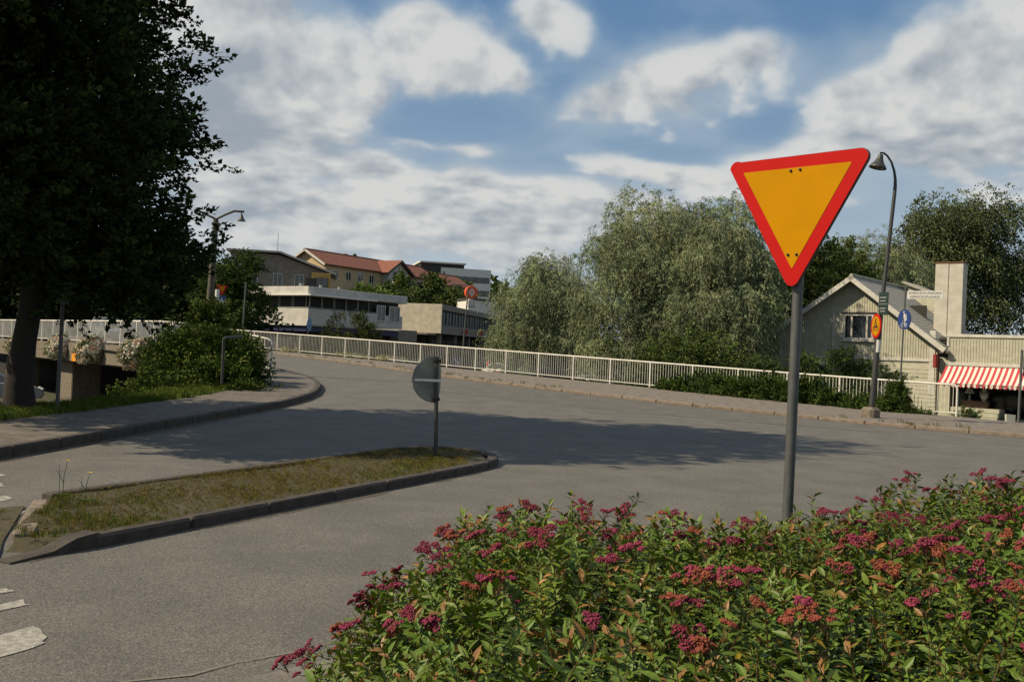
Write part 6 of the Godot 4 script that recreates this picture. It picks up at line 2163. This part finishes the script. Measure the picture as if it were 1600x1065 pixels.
func nets(bones: Array, cell: float, paint: Callable) -> ArrayMesh:   # surface nets round tapered capsules joined smoothly
	var lo := V(1e9, 1e9, 1e9)
	var hi := -lo
	for b in bones:
		for k in [0, 2]:
			lo = lo.min(b[k] - V(0.18, 0.18, 0.18))
			hi = hi.max(b[k] + V(0.18, 0.18, 0.18))
	var n := Vector3i(((hi - lo) / cell).ceil()) + Vector3i.ONE
	var f := PackedFloat32Array()
	f.resize(n.x * n.y * n.z)
	f.fill(1.0)
	for b in bones:
		var a: Vector3 = b[0]
		var c: Vector3 = b[2]
		var r := maxf(b[1], b[3]) + 0.06
		var i0 := Vector3i(((a.min(c) - V(r, r, r) - lo) / cell).floor()).clamp(Vector3i.ZERO, n - Vector3i.ONE)
		var i1 := Vector3i(((a.max(c) + V(r, r, r) - lo) / cell).ceil()).clamp(Vector3i.ZERO, n - Vector3i.ONE)
		var ab := c - a
		for z in range(i0.z, i1.z + 1):
			for y in range(i0.y, i1.y + 1):
				for x in range(i0.x, i1.x + 1):
					var p := lo + V(x, y, z) * cell
					var t := clampf((p - a).dot(ab) / maxf(ab.length_squared(), 1e-6), 0, 1)
					var d := p.distance_to(a + ab * t) - lerpf(b[1], b[3], t)
					var i := (z * n.y + y) * n.x + x
					var h := clampf(0.5 + 0.5 * (f[i] - d) / 0.03, 0, 1)
					f[i] = lerpf(f[i], d, h) - 0.03 * h * (1.0 - h)
	var idx := {}
	var pos := []
	for z in n.z - 1:
		for y in n.y - 1:
			for x in n.x - 1:
				var sum := V(0, 0, 0)
				var cnt := 0
				var i := (z * n.y + y) * n.x + x
				var v := [f[i], f[i + 1], f[i + n.x], f[i + n.x + 1], f[i + n.x * n.y], f[i + n.x * n.y + 1], f[i + n.x * n.y + n.x], f[i + n.x * n.y + n.x + 1]]
				var neg := 0
				for q in v:
					if q < 0.0:
						neg += 1
				if neg == 0 or neg == 8:
					continue
				for e in [[0, 1], [2, 3], [4, 5], [6, 7], [0, 2], [1, 3], [4, 6], [5, 7], [0, 4], [1, 5], [2, 6], [3, 7]]:
					var a: float = v[e[0]]
					var b: float = v[e[1]]
					if (a < 0.0) != (b < 0.0):
						var pa := V(e[0] & 1, (e[0] >> 1) & 1, e[0] >> 2)
						var pb := V(e[1] & 1, (e[1] >> 1) & 1, e[1] >> 2)
						sum += pa.lerp(pb, a / (a - b))
						cnt += 1
				idx[i] = pos.size()
				pos.append(lo + (V(x, y, z) + sum / cnt) * cell)
	var m := MB.new()
	var step := [1, n.x, n.x * n.y]
	for z in range(1, n.z - 1):
		for y in range(1, n.y - 1):
			for x in range(1, n.x - 1):
				var i := (z * n.y + y) * n.x + x
				for ax in 3:
					if (f[i] < 0.0) != (f[i + step[ax]] < 0.0):
						var u: int = step[(ax + 1) % 3]
						var w: int = step[(ax + 2) % 3]
						if idx.has(i) and idx.has(i - u) and idx.has(i - w) and idx.has(i - u - w):
							var q := [pos[idx[i]], pos[idx[i - u]], pos[idx[i - u - w]], pos[idx[i - w]]]
							var o := V(0, 0, 0)
							o[ax] = 1.0 if f[i] < 0.0 else -1.0
							m.col = paint.call(q[0])
							m.quad(q[0], q[1], q[2], q[3], o)
	return m.mesh()

func tuft(n: int, high: float, c: Color, seed_: int) -> ArrayMesh:   # grass blades
	var r := RandomNumberGenerator.new()
	r.seed = seed_
	var m := MB.new()
	for i in n:
		var a := r.randf() * TAU
		var p := V(r.randfn(), 0, r.randfn()) * 0.05
		var h := high * r.randf_range(0.5, 1.2)
		var lean := V(cos(a), 0, sin(a)) * h * r.randf_range(0.15, 0.8)
		var s := V(-sin(a), 0, cos(a)) * 0.006
		m.col = vary(c, 0.25, r)
		var mid := p + lean * 0.35 + V(0, h * 0.6, 0)
		var tip := p + lean + V(0, h * 0.95, 0)
		var nn := (V(cos(a), 0.6, sin(a))).normalized()
		m.tri(p - s, p + s, mid + s * 0.7, nn, nn, nn)
		m.tri(p - s, mid + s * 0.7, mid - s * 0.7, nn, nn, nn)
		m.tri(mid - s * 0.7, mid + s * 0.7, tip, nn, nn, nn)
	return m.mesh()

func scatter(poly: PackedVector2Array, n: int, h: Callable, lo: float, hi: float, clump := 0.0) -> Array:
	var a := poly[0]
	var b := poly[0]
	for p in poly:
		a = a.min(p)
		b = b.max(p)
	var f := FastNoiseLite.new()
	f.seed = 77
	f.frequency = 0.8
	var xs := []
	var tries := 0
	while xs.size() < n and tries < n * 30:
		tries += 1
		var p := Vector2(rng.randf_range(a.x, b.x), rng.randf_range(a.y, b.y))
		if not Geometry2D.is_point_in_polygon(p, poly) or f.get_noise_2dv(p) < clump - 0.5:
			continue
		xs.append(Transform3D(Basis(Vector3.UP, rng.randf() * TAU).scaled(Vector3.ONE * rng.randf_range(lo, hi)), V(p.x, h.call(p.x, p.y), p.y)))
	return xs

func tints(n: int, amount := 0.2) -> Array:
	var out := []
	for i in n:
		var f := rng.randf_range(1 - amount, 1 + amount)
		out.append(Color(f * rng.randf_range(0.9, 1.2), f, f * 0.9))
	return out

func plants() -> void:
	var gr := tuft(14, 0.16, Color(0.085, 0.125, 0.025), 1)
	var dry := tuft(12, 0.13, Color(0.13, 0.115, 0.035), 2)
	var verge := PackedVector2Array([Vector2(-7.9, -11), Vector2(-7.45, -14.8), Vector2(-7.2, -16.4), Vector2(-6.95, -18.9), Vector2(-6.7, -21), Vector2(-6.75, -24), Vector2(-6.95, -27), Vector2(-8.2, -27), Vector2(-7.65, -20), Vector2(-8.2, -16.9), Vector2(-8.6, -15), Vector2(-9.6, -11)])
	var xs := scatter(verge, 2600, func(a, b): return E(a, b) + 0.10, 0.5, 1.0)
	meta(many("verge_grass", gr, mat.grass, self, xs, tints(xs.size())))
	var isl := PackedVector2Array([Vector2(-3.45, -7.25), Vector2(-3.0, -7.6), Vector2(-0.55, -12.9), Vector2(-0.4, -14.4), Vector2(-0.8, -14.75), Vector2(-1.6, -14.4), Vector2(-4.1, -9.2), Vector2(-3.75, -7.6)])
	xs = scatter(isl, 1100, func(a, b): return E(a, b) + 0.085, 0.14, 0.36, 0.5)
	xs.append_array(scatter(isl, 8000, func(a, b): return E(a, b) + 0.095, 0.08, 0.18, -0.2))
	meta(many("island_grass", dry, mat.grass, self, xs, tints(xs.size(), 0.3)))
	xs = scatter(PackedVector2Array([Vector2(-3.45, -7.2), Vector2(-3.0, -7.6), Vector2(-2.7, -8.4), Vector2(-3.6, -9.4), Vector2(-4.1, -9.1), Vector2(-3.75, -7.6)]), 240, func(a, b): return E(a, b) + 0.075, 0.15, 0.4, 0.3)
	xs.append_array(scatter(PackedVector2Array([Vector2(-1.45, -10.9), Vector2(-0.6, -12.7), Vector2(-0.9, -13.6), Vector2(-1.9, -12.0)]), 170, func(a, b): return E(a, b) + 0.085, 0.14, 0.36, 0.3))
	xs.append_array(scatter(PackedVector2Array([Vector2(-4.3, -8.7), Vector2(-3.75, -7.4), Vector2(-3.5, -6.95), Vector2(-3.95, -6.95), Vector2(-4.5, -8.4)]), 110, func(a, b): return E(a, b) + 0.01, 0.12, 0.3, 0.2))
	meta(many("island_moss_grass", gr, mat.grass, self, xs, tints(xs.size(), 0.3)))
	# two wild flowers on the island
	for q in [[V(-4.02, 0.11, -9.02), 0.34, "taller of the two yellow wildflowers on the left end of the island"], [V(-3.72, 0.11, -8.8), 0.27, "shorter of the two yellow wildflowers on the left end of the island"]]:
		var t := thing("yellow_wildflower", q[0], q[2], "wildflower", "yellow wildflowers")
		var m := MB.new()
		var hgt: float = q[1]
		m.tube(PackedVector3Array([V(0, 0, 0), V(0.01, hgt * 0.6, 0.01), V(0.03, hgt, 0)]), PackedFloat32Array([0.004, 0.003, 0.002]), 5)
		m.tube(PackedVector3Array([V(0.01, hgt * 0.4, 0.01), V(-0.05, hgt * 0.75, 0.02)]), PackedFloat32Array([0.003, 0.002]), 5)
		m.tube(PackedVector3Array([V(-0.02, 0, 0.02), V(-0.03, hgt * 0.9, 0.02)]), PackedFloat32Array([0.003, 0.002]), 5)
		part("stem", m, mat.stem_green, t)
		m = MB.new()
		m.col = Color(0.75, 0.55, 0.02)
		for k in 12:
			var a := TAU * k / 12
			leaf(m, V(0.03, hgt, 0), V(cos(a), 0.35, sin(a)).normalized(), Vector3.UP, 0.026, 0.012, Color(0.75, 0.55, 0.02))
		part("flower_head", m, mat.petal, t)
		m = MB.new()
		for k in 7:
			var a := TAU * k / 7 + 0.4
			leaf(m, V(0, 0.01, 0), V(cos(a), 0.5, sin(a)).normalized(), Vector3.UP, 0.09, 0.02, Color(0.08, 0.13, 0.03))
		part("leaves", m, mat.grass, t)
	# weeds in the gutter of the far pavement and pale dead stalks along the railing
	xs = []
	for p in along(smooth(FAR_KERB.slice(2, 12)), 0.5, 0.3):
		if rng.randf() < 0.30:
			for k in rng.randi_range(2, 7):
				xs.append(Transform3D(Basis(Vector3.UP, rng.randf() * TAU).scaled(Vector3.ONE * rng.randf_range(0.4, 1.1)), V(p.x + rng.randfn() * 0.3, E(p.x, p.y) + 0.09, p.y + rng.randfn() * 0.25)))
	meta(many("kerb_weeds", dry, mat.grass, self, xs, tints(xs.size(), 0.3)))
	xs = []
	for p in along(smooth(FENCE), 0.22, 0.0):
		if rng.randf() < 0.6:
			xs.append(Transform3D(Basis(Vector3.UP, rng.randf() * TAU).scaled(Vector3.ONE * rng.randf_range(0.5, 1.7)), V(p.x + rng.randfn() * 0.15, E(p.x, p.y) - 0.02, p.y + rng.randfn() * 0.12 - 0.1)))
	meta(many("railing_weeds", gr, mat.grass, self, xs, tints(xs.size(), 0.3)))
	for q in [[Vector3(-12.532, 1.07, -56), 0.6, "leftmost"], [Vector3(-8.837, 0.981, -54), 0.7, "second from the left"], [Vector3(-6.492, 0.921, -52), 1.25, "widest"]]:
		var base: Vector3 = q[0]
		base.y = E(base.x, base.z) + 0.1
		var t := thing("dead_stalks", base, "%s heap of pale dead stalks at the foot of the far railing" % q[2], "dead plants", "heaps of dead stalks by the railing")
		var s: float = q[1]
		var ys := []
		for k in int(60 * s):
			ys.append(Transform3D(Basis(Vector3.UP, rng.randf() * TAU) * Basis(Vector3.RIGHT, rng.randf_range(0.2, 1.2)), V(rng.randfn() * 0.6 * s, rng.randf() * 0.12, rng.randfn() * 0.25)).scaled_local(Vector3.ONE * rng.randf_range(0.9, 2.0)))
		merged("stalks", [tuft(9, 0.16, Color(0.42, 0.37, 0.26), 9)], mat.grass, t, ys)
	# --- ivy over the end of the bridge railing
	var iv := Color(0.055, 0.085, 0.016)
	var ivy := [twig(22, 0.36, 0.095, 0.085, iv, 70, 0.0), twig(22, 0.36, 0.09, 0.08, iv * 1.15, 71, 0.0)]
	var b := V(-8.0, 0.2, -26.0)
	bush("ivy_mass", "big heap of green ivy over the end of the bridge railing, at the left", "ivy", "", b, [
		[Vector3(-9.104, 1.021, -27.5) - b, V(0.65, 0.6, 0.8)], [Vector3(-8.509, 0.882, -26.5) - b, V(0.8, 0.85, 0.9)], [Vector3(-9.322, 1.614, -30) - b, V(0.42, 0.95, 0.5)], [Vector3(-7.71, 0.872, -26) - b, V(0.75, 0.75, 0.8)], [Vector3(-7.703, 1.044, -27.5) - b, V(0.5, 0.55, 0.8)], [Vector3(-7.059, 0.581, -26) - b, V(0.35, 0.75, 0.6)], [Vector3(-7.13, 0.367, -24.5) - b, V(0.85, 0.55, 0.7)], [Vector3(-7.913, 0.207, -24.5) - b, V(0.8, 0.5, 0.6)], [Vector3(-8.27, 0.198, -23) - b, V(0.62, 0.4, 0.5)], [Vector3(-8.66, 0.429, -25.5) - b, V(0.75, 0.6, 0.6)]],
		ivy, mat.leaf_dark, 380, 16, 0.17, 0.75, 81)
	b = V(-10.3, 1.0, -34.2)
	bush("pole_ivy", "ivy climbing the foot of the old leaning lamp pole", "ivy", "", b, [[V(0, 0.9, 0.2), V(0.3, 0.9, 0.3)], [V(0.2, 0.1, 0.4), V(0.6, 0.6, 0.5)]], ivy, mat.leaf, 50, 12, 0.14, 0.7, 82)
	# --- creeper hedge on the near side of the long railing
	var cr := Color(0.042, 0.068, 0.016)
	var crm := [twig(20, 0.4, 0.11, 0.09, cr, 72, 0.2), twig(20, 0.4, 0.11, 0.09, cr * 1.2, 73, 0.2)]
	b = V(7.4, 0.15, -38.6)
	bush("creeper_hedge", "low dark green creeper sprawling in front of the railing, left of the yield sign pole", "hedge", "hedges along the railing", b, [[Vector3(6.447, 0.312, -39.5) - b, V(0.55, 0.16, 0.4)], [Vector3(7.241, 0.466, -39) - b, V(0.8, 0.30, 0.5)], [Vector3(8.204, 0.437, -38.2) - b, V(0.9, 0.42, 0.5)], [Vector3(9.002, 0.357, -37.4) - b, V(0.9, 0.42, 0.5)], [Vector3(9.633, 0.465, -36.6) - b, V(0.85, 0.55, 0.5)], [Vector3(8.648, 0.838, -38.6) - b, V(0.4, 0.22, 0.3)]], crm, mat.leaf_dark, 160, 14, 0.16, 0.65, 83)
	b = V(10.4, 0.1, -35.4)
	bush("creeper_hedge", "creeper hedge in front of the railing, between yield sign pole and leaning lamp", "hedge", "hedges along the railing", b, [[Vector3(10.382, 0.318, -35.9) - b, V(0.8, 0.46, 0.5)], [Vector3(11.04, 0.255, -35.4) - b, V(0.8, 0.42, 0.5)], [Vector3(11.645, 0.132, -34.8) - b, V(0.8, 0.32, 0.5)], [Vector3(12.219, 0.101, -34.2) - b, V(0.7, 0.24, 0.5)], [Vector3(10.789, 0.771, -36) - b, V(0.4, 0.2, 0.4)]], crm, mat.leaf_dark, 140, 14, 0.16, 0.65, 84)
	b = V(12.9, 0.05, -33.2)
	bush("creeper_bush", "rounded creeper bush on the railing just right of the leaning lamp", "bush", "", b, [[Vector3(13.031, 0.742, -33.4) - b, V(0.22, 0.30, 0.25)], [Vector3(12.969, 0.32, -33.2) - b, V(0.28, 0.3, 0.3)], [Vector3(13.311, 0.039, -32.8) - b, V(0.4, 0.08, 0.25)], [Vector3(12.436, 0.099, -33.3) - b, V(0.35, 0.18, 0.3)]], crm, mat.leaf_dark, 80, 13, 0.09, 0.5, 85)
	var wd := [twig(18, 0.35, 0.12, 0.06, Color(0.10, 0.14, 0.045), 74, 0.5)]
	b = V(15.25, -0.15, -33.0)
	bush("weed_bush", "small grey green weed bush at the right end of the railing", "bush", "", b, [[V(0, 0.25, 0), V(0.2, 0.28, 0.2)], [V(-0.12, 0.15, 0), V(0.15, 0.15, 0.15)], [V(0.15, 0.12, 0.1), V(0.15, 0.14, 0.15)]], wd, mat.leaf, 22, 9, 0.08, 0.5, 86)
	b = V(18.9, -0.5, -34.2)
	bush("leafy_bush", "leafy yellow green bush at the right edge beside the shop steps", "bush", "", b, [[V(0, 0.6, 0), V(0.5, 0.6, 0.5)], [V(0.5, 0.9, 0), V(0.6, 0.7, 0.5)], [V(0.1, 1.2, -0.2), V(0.35, 0.35, 0.3)], [V(0.9, 0.4, 0.2), V(0.5, 0.5, 0.5)]], [twig(18, 0.4, 0.12, 0.08, Color(0.12, 0.16, 0.035), 75, 0.4)], mat.leaf, 60, 11, 0.16, 0.75, 87)
	b = V(9.2, -0.6, -47.5)
	bush("wild_shrubs", "wild green shrubs growing behind the railing below the largest willow", "shrubs", "", b, [[V(-3.0, 0.5, 0), V(1.0, 0.6, 0.8)], [V(-1.2, 0.7, 0.4), V(1.1, 0.8, 0.8)], [V(0.8, 0.9, 0), V(1.2, 0.9, 0.8)], [V(2.6, 1.1, 0.6), V(1.2, 1.0, 0.8)], [V(4.4, 1.3, 1.4), V(1.1, 1.1, 0.8)], [V(6.0, 1.2, 2.0), V(1.1, 1.0, 0.8)]], crm, mat.leaf, 190, 13, 0.24, 0.9, 88)
	# --- flower boxes hung on the bridge
	var gl := [twig(16, 0.3, 0.07, 0.05, Color(0.09, 0.13, 0.04), 76, 0.2)]
	var bloom := MB.new()
	for k in 6:
		bloom.col = Color(0.58, 0.55, 0.47) if k % 5 else Color(0.42, 0.28, 0.22)
		for a in 5:
			var th := TAU * a / 5 + k
			leaf(bloom, V(sin(k * 2.1) * 0.07, cos(k * 1.3) * 0.06, sin(k * 3.7) * 0.05), V(cos(th), sin(th), 0.5).normalized(), V(0, 0, 1), 0.06, 0.055, bloom.col)
	var bm := bloom.mesh()
	for q in [[-25.9, -53.1, "farthest left of the white flower boxes on the bridge, beside the trunk", 0.75], [-21.5, -48.1, "white flower box on the bridge directly left of the orange plate", 0.75], [-18.3, -44.3, "white flower box on the bridge directly right of the orange plate", 0.85], [-14.7, -40.0, "white flower box on the bridge merging with the ivy", 0.9]]:
		var at := V(q[0] - 0.3, 0.35, q[1] + 0.26)
		var t := thing("flower_box", at, q[2], "flower box", "flower boxes on the bridge", deg_to_rad(-49.5))
		var m := MB.new()
		m.extrude(PackedVector2Array([Vector2(-0.5, 0.1), Vector2(0.5, 0.1), Vector2(0.56, 0.44), Vector2(-0.56, 0.44)]), Transform3D(), 0.36)
		part("trough", m, mat.box_white, t)
		m = MB.new()
		m.bx(V(-0.3, 0.62, -0.17), V(0.04, 0.7, 0.03))
		m.bx(V(0.3, 0.62, -0.17), V(0.04, 0.7, 0.03))
		part("hook", m, mat.pole_dark, t)
		var k: float = q[3]
		var bl := [[V(0, 0.6, 0.08), V(0.72, 0.42, 0.34) * k], [V(-0.35, 0.42, 0.16), V(0.36, 0.4, 0.25) * k], [V(0.3, 0.5, 0.16), V(0.4, 0.4, 0.25) * k], [V(0.05, 0.85, 0), V(0.5, 0.24, 0.3) * k]]
		var g := crown(bl, 60, 10, 0.11, 0.7, 0.0, 90 + int(q[0] * -1.0))
		merged("foliage", gl, mat.leaf, t, g[0], g[1])
		g = crown(bl.map(func(e): return [e[0], e[1] * 1.12]), 110, 10, 0.09, 1.1, 0.0, 95 + int(q[0] * -1.0), 0.0)
		merged("blossom", [bm], mat.petal, t, g[0], g[1])

func bush(called: String, label: String, category: String, group: String, at: Vector3, blobs: Array, meshes: Array, lm: Material, clumps: int, per: int, spread: float, size: float, seed_: int) -> void:
	var t := thing(called, at, label, category, group)
	var r := RandomNumberGenerator.new()
	r.seed = seed_
	var m := MB.new()
	for b in blobs:
		var c: Vector3 = b[0]
		for k in 3:
			limb(m, V(c.x * 0.85 + r.randfn() * 0.1, minf(-0.1, c.y - b[1].y), c.z * 0.85), c + V(r.randfn(), r.randf(), r.randfn()).normalized() * b[1] * 0.7, 0.022, 0.006, 0.05, r)
	part("stems", m, mat.bark, t)
	var g := crown(blobs, clumps, per, spread, size, 0.1, seed_, 0.4)
	merged("foliage", meshes, lm, t, g[0], g[1])

# ------------------------------------------------------------------ the flowering hedge in front
func blade(m: MB, at: Vector3, dir: Vector3, up: Vector3, l: float, w: float, droop: float, c: Color) -> void:   # a pointed leaf of four stations, folded along its midrib
	var s := dir.cross(up).normalized()
	var n := s.cross(dir).normalized()
	m.col = c
	var ps := []
	var ws := [0.12, 0.88, 0.72, 0.0]
	for i in 4:
		var f: float = [0.0, 0.33, 0.66, 1.0][i]
		ps.append(at + dir * l * f - n * droop * l * f * f)
	for k in [-1.0, 1.0]:
		for i in 3:
			var a0: Vector3 = ps[i]
			var a1: Vector3 = ps[i + 1]
			var e0: Vector3 = a0 + (s * k + n * 0.35) * w * 0.5 * ws[i]
			var e1: Vector3 = a1 + (s * k + n * 0.35) * w * 0.5 * ws[i + 1]
			var nn: Vector3 = (n - s * k * 0.33 + dir * droop * (0.4 + i * 0.5)).normalized()
			m.tri(a0, e0, e1, nn, nn, nn)
			if i < 2 or true:
				m.tri(a0, e1, a1, nn, nn, nn)

func shoot(seed_: int, long: float, n: int, c: Color) -> ArrayMesh:   # an upright stem with leaves in a spiral
	var r := RandomNumberGenerator.new()
	r.seed = seed_
	var m := MB.new()
	m.col = Color(0.10, 0.065, 0.03)
	m.tube(PackedVector3Array([V(0, 0, 0), V(0.01, long * 0.5, 0), V(0, long, 0.01)]), PackedFloat32Array([0.0028, 0.002, 0.0013]), 4, false)
	for i in n:
		var f := (i + 0.3) / n
		var a := i * 2.4 + r.randf_range(-0.3, 0.3)
		var rise := lerpf(0.15, 0.9, f * f) + r.randf_range(-0.2, 0.25)
		var d := V(cos(a), rise, sin(a)).normalized()
		var l := lerpf(0.072, 0.042, f) * r.randf_range(0.75, 1.2)
		var cc := vary(c, 0.2, r)
		if r.randf() < 0.035:
			cc = Color(c.r * 2.0, c.g * 0.95, c.b * 0.8)
		if f > 0.85 and r.randf() < 0.16:
			cc = Color(0.19, 0.10, 0.035)
		blade(m, V(0, long * (0.12 + 0.86 * f), 0), d, V(r.randf_range(-0.4, 0.4), 1, r.randf_range(-0.4, 0.4)).normalized(), l, l * r.randf_range(0.36, 0.46), r.randf_range(0.05, 0.4), cc)
	return m.mesh()

func corymb(seed_: int, wide: float, c: Color, c2: Color) -> ArrayMesh:   # a flat-topped head of tiny fuzzy flowers on thin stalks
	var r := RandomNumberGenerator.new()
	r.seed = seed_
	var m := MB.new()
	var lobes := []
	for k in r.randi_range(3, 6):
		lobes.append([V(r.randfn(), 0, r.randfn()) * wide * 0.30 + V(0, r.randf_range(-0.006, 0.007), 0), wide * r.randf_range(0.16, 0.27)])
	for b in lobes:
		var lc := c.lerp(c2, pow(r.randf(), 2.0))
		m.col = Color(0.10, 0.07, 0.03)
		m.tube(PackedVector3Array([V(0, -0.045, 0), b[0] * 0.5 + V(0, -0.02, 0), b[0]]), PackedFloat32Array([0.0016, 0.0012, 0.001]), 3, false)
		for i in 38:
			var d := V(r.randfn(), absf(r.randfn()) * 0.8, r.randfn()).normalized()
			var p: Vector3 = b[0] + V(d.x, d.y * 0.55, d.z) * float(b[1]) * r.randf_range(0.75, 1.05)
			m.col = vary(lc, 0.35, r)
			var q := 0.0037 * r.randf_range(0.7, 1.35)
			m.ball(p, V(q, q, q), 4, 2)
			if i % 3 == 0:
				m.col = lc.lerp(Color(0.32, 0.10, 0.14), 0.4)
				var e := p + d * 0.007
				m.tri(p + V(0.0012, 0, 0), p - V(0.0012, 0, 0), e, d, d, d)
	return m.mesh()

func hedge_top(x: float, z: float) -> float:   # height of the hedge, falling away at its rounded edge; below zero outside
	var d := -z
	var left := lerpf(-0.62, -0.50, smoothstep(1.5, 3.3, d)) + 0.32 * smoothstep(3.9, 5.3, d)
	var back := 4.85 + 0.42 * maxf(x, 0.0)
	var e := minf((x - left) / 0.55, (back - d) / 0.7)
	if e < -0.35:
		return -1.0
	var h := 0.83 + 0.058 * maxf(x, -0.4)
	return h * (1.0 - 0.55 * pow(clampf(1.0 - (e + 0.35) / 1.35, 0, 1), 2.2))

func spirea() -> void:
	rng.seed = 99
	var root := thing("flowering_hedge", V(2.2, 0, -3.4), "dense leafy hedge with pink flower heads across the bottom right foreground", "hedge")
	var lump := FastNoiseLite.new()
	lump.frequency = 1.1
	lump.seed = 8
	var col := Color(0.078, 0.122, 0.015)
	var shoots := []
	for k in 7:
		shoots.append(shoot(200 + k, [0.30, 0.34, 0.38, 0.26, 0.33, 0.40, 0.30][k], [24, 27, 30, 22, 26, 30, 25][k], vary(col, 0.16, rng)))
	var pink := Color(0.185, 0.036, 0.062)
	var rust := Color(0.19, 0.065, 0.035)
	var heads := []
	for k in 9:
		heads.append(corymb(300 + k, [0.055, 0.07, 0.06, 0.08, 0.05, 0.065, 0.075, 0.055, 0.06][k], pink, [pink, pink, Color(0.22, 0.04, 0.06), rust][k % 4]))
	for k in 3:
		heads.append(corymb(330 + k, 0.055, rust, Color(0.22, 0.045, 0.05)))
	var list := []
	var flowers := []
	var x := -1.2
	while x < 6.4:
		var z := -1.15
		while z > -8.2:
			var px := x + rng.randf_range(-0.055, 0.055)
			var pz := z + rng.randf_range(-0.055, 0.055)
			z -= 0.088
			if px > -pz * 0.62 + 1.0:
				continue
			var top := hedge_top(px, pz)
			if top < 0.0:
				continue
			var bump := 0.17 * lump.get_noise_2d(px * 1.15, pz * 1.15) + 0.05 * lump.get_noise_2d(px * 3.0, pz * 3.0) + rng.randf_range(-0.08, 0.05) + 0.09 * exp(-pow((px - 0.1) / 0.5, 2.0) - pow((pz + 4.2) / 0.7, 2.0)) - 0.08 * exp(-pow((px - 1.4) / 0.6, 2.0) - pow((pz + 5.0) / 0.9, 2.0))
			var outx := clampf((0.05 - px) * 0.9, 0.0, 0.75) * (1.0 if px < 0.3 else 0.0)
			var tilt := V(rng.randfn() * 0.28 - outx, 1.0, rng.randfn() * 0.28 + (-0.3 if top < 0.6 else 0.0)).normalized()
			var s := rng.randf_range(0.85, 1.2)
			var k := rng.randi() % 7
			var long: float = [0.30, 0.34, 0.38, 0.26, 0.33, 0.40, 0.30][k] * s
			var tall := rng.randf() < 0.05
			var tip := V(px, top + bump + (rng.randf_range(0.03, 0.13) if tall else 0.0), pz)
			var b := Basis(Quaternion(Vector3.UP, tilt)) * Basis(Vector3.UP, rng.randf() * TAU)
			list.append([Transform3D(b.scaled(Vector3.ONE * s), tip - tilt * long), k, tip, true])
			# a second layer lower down fills the depth
			if rng.randf() < 0.75:
				var p2 := tip + V(rng.randf_range(-0.06, 0.06), -rng.randf_range(0.16, 0.34), rng.randf_range(-0.06, 0.06))
				list.append([Transform3D(b.scaled(Vector3.ONE * s), p2 - tilt * long), (k + 3) % 7, p2, false])
			var chance := 0.068 * (1.0 + 1.3 * lump.get_noise_2d(px * 0.9 + 40.0, pz * 0.9))
			if tall:
				chance = 0.8
			if top < 0.72:
				chance *= 1.6
			if -pz > 4.2:
				chance *= 1.25
			if rng.randf() < chance:
				var n := 1 if rng.randf() < 0.45 else rng.randi_range(2, 4)
				for q in n:
					var off := V(0, 0, 0) if q == 0 else V(rng.randfn() * 0.045, rng.randf_range(-0.03, 0.012), rng.randfn() * 0.045)
					var t2 := (tilt + V(-0.25, 0.0, 0.12) * rng.randf()).normalized()
					flowers.append([tip + off + tilt * 0.018, Basis(Quaternion(Vector3.UP, t2)) * Basis(Vector3.UP, rng.randf() * TAU)])
		x += 0.088
	var eye := V(0, 1.6, 0)
	list.sort_custom(func(a, b): return a[2].distance_squared_to(eye) - a[2].y * 0.0 < b[2].distance_squared_to(eye))
	var rest := []
	var deep := []
	for k in 7:
		rest.append([])
		deep.append([])
	var cols := []
	var made := 0
	for q in list:
		var tr: Transform3D = q[0]
		tr.origin -= root.position
		# the nearest shoots that stand inside the picture are parts of their own
		var inside: bool = q[2].x < -q[2].z * 0.53 and q[2].z < -1.9 and q[2].y > 0.6
		if inside and made < 300:
			part("leafy_shoot", shoots[q[1]], mat.spirea_leaf, root, tr)
			made += 1
		else:
			(rest if q[3] and inside else deep)[q[1]].append(tr)
	for k in 7:
		var tc := []
		for i in rest[k].size():
			var f := rng.randf_range(0.78, 1.2)
			tc.append(Color(f, f, f))
		merged("foliage", [shoots[k]], mat.spirea_leaf, root, rest[k], tc).set_meta("kind", "stuff")
		many("inner_foliage", shoots[k], mat.spirea_leaf, root, deep[k])
	flowers.sort_custom(func(a, b): return a[0].distance_squared_to(eye) < b[0].distance_squared_to(eye))
	var more := []
	for i in flowers.size():
		var f: Array = flowers[i]
		var hd: Mesh = heads[rng.randi() % heads.size()]
		var tr := Transform3D((f[1] as Basis).scaled(Vector3.ONE * rng.randf_range(0.85, 1.2)), f[0] - root.position)
		if i < 300:
			part("flower_head", hd, mat.petal, root, tr)
		else:
			more.append(tr)
	if more.size():
		merged("far_flower_heads", [heads[1]], mat.petal, root, more).set_meta("kind", "stuff")
	# bare stems under the leaves
	var m := MB.new()
	for k in 260:
		var p := V(rng.randf_range(-0.2, 4.5), 0, rng.randf_range(-6.0, -1.3))
		var top := hedge_top(p.x, p.z)
		if top > 0.3:
			m.rod(p - root.position, p + V(rng.randfn() * 0.08, top * 0.75, rng.randfn() * 0.08) - root.position, 0.004, 4)
	part("stems", m, mat.bark, root)
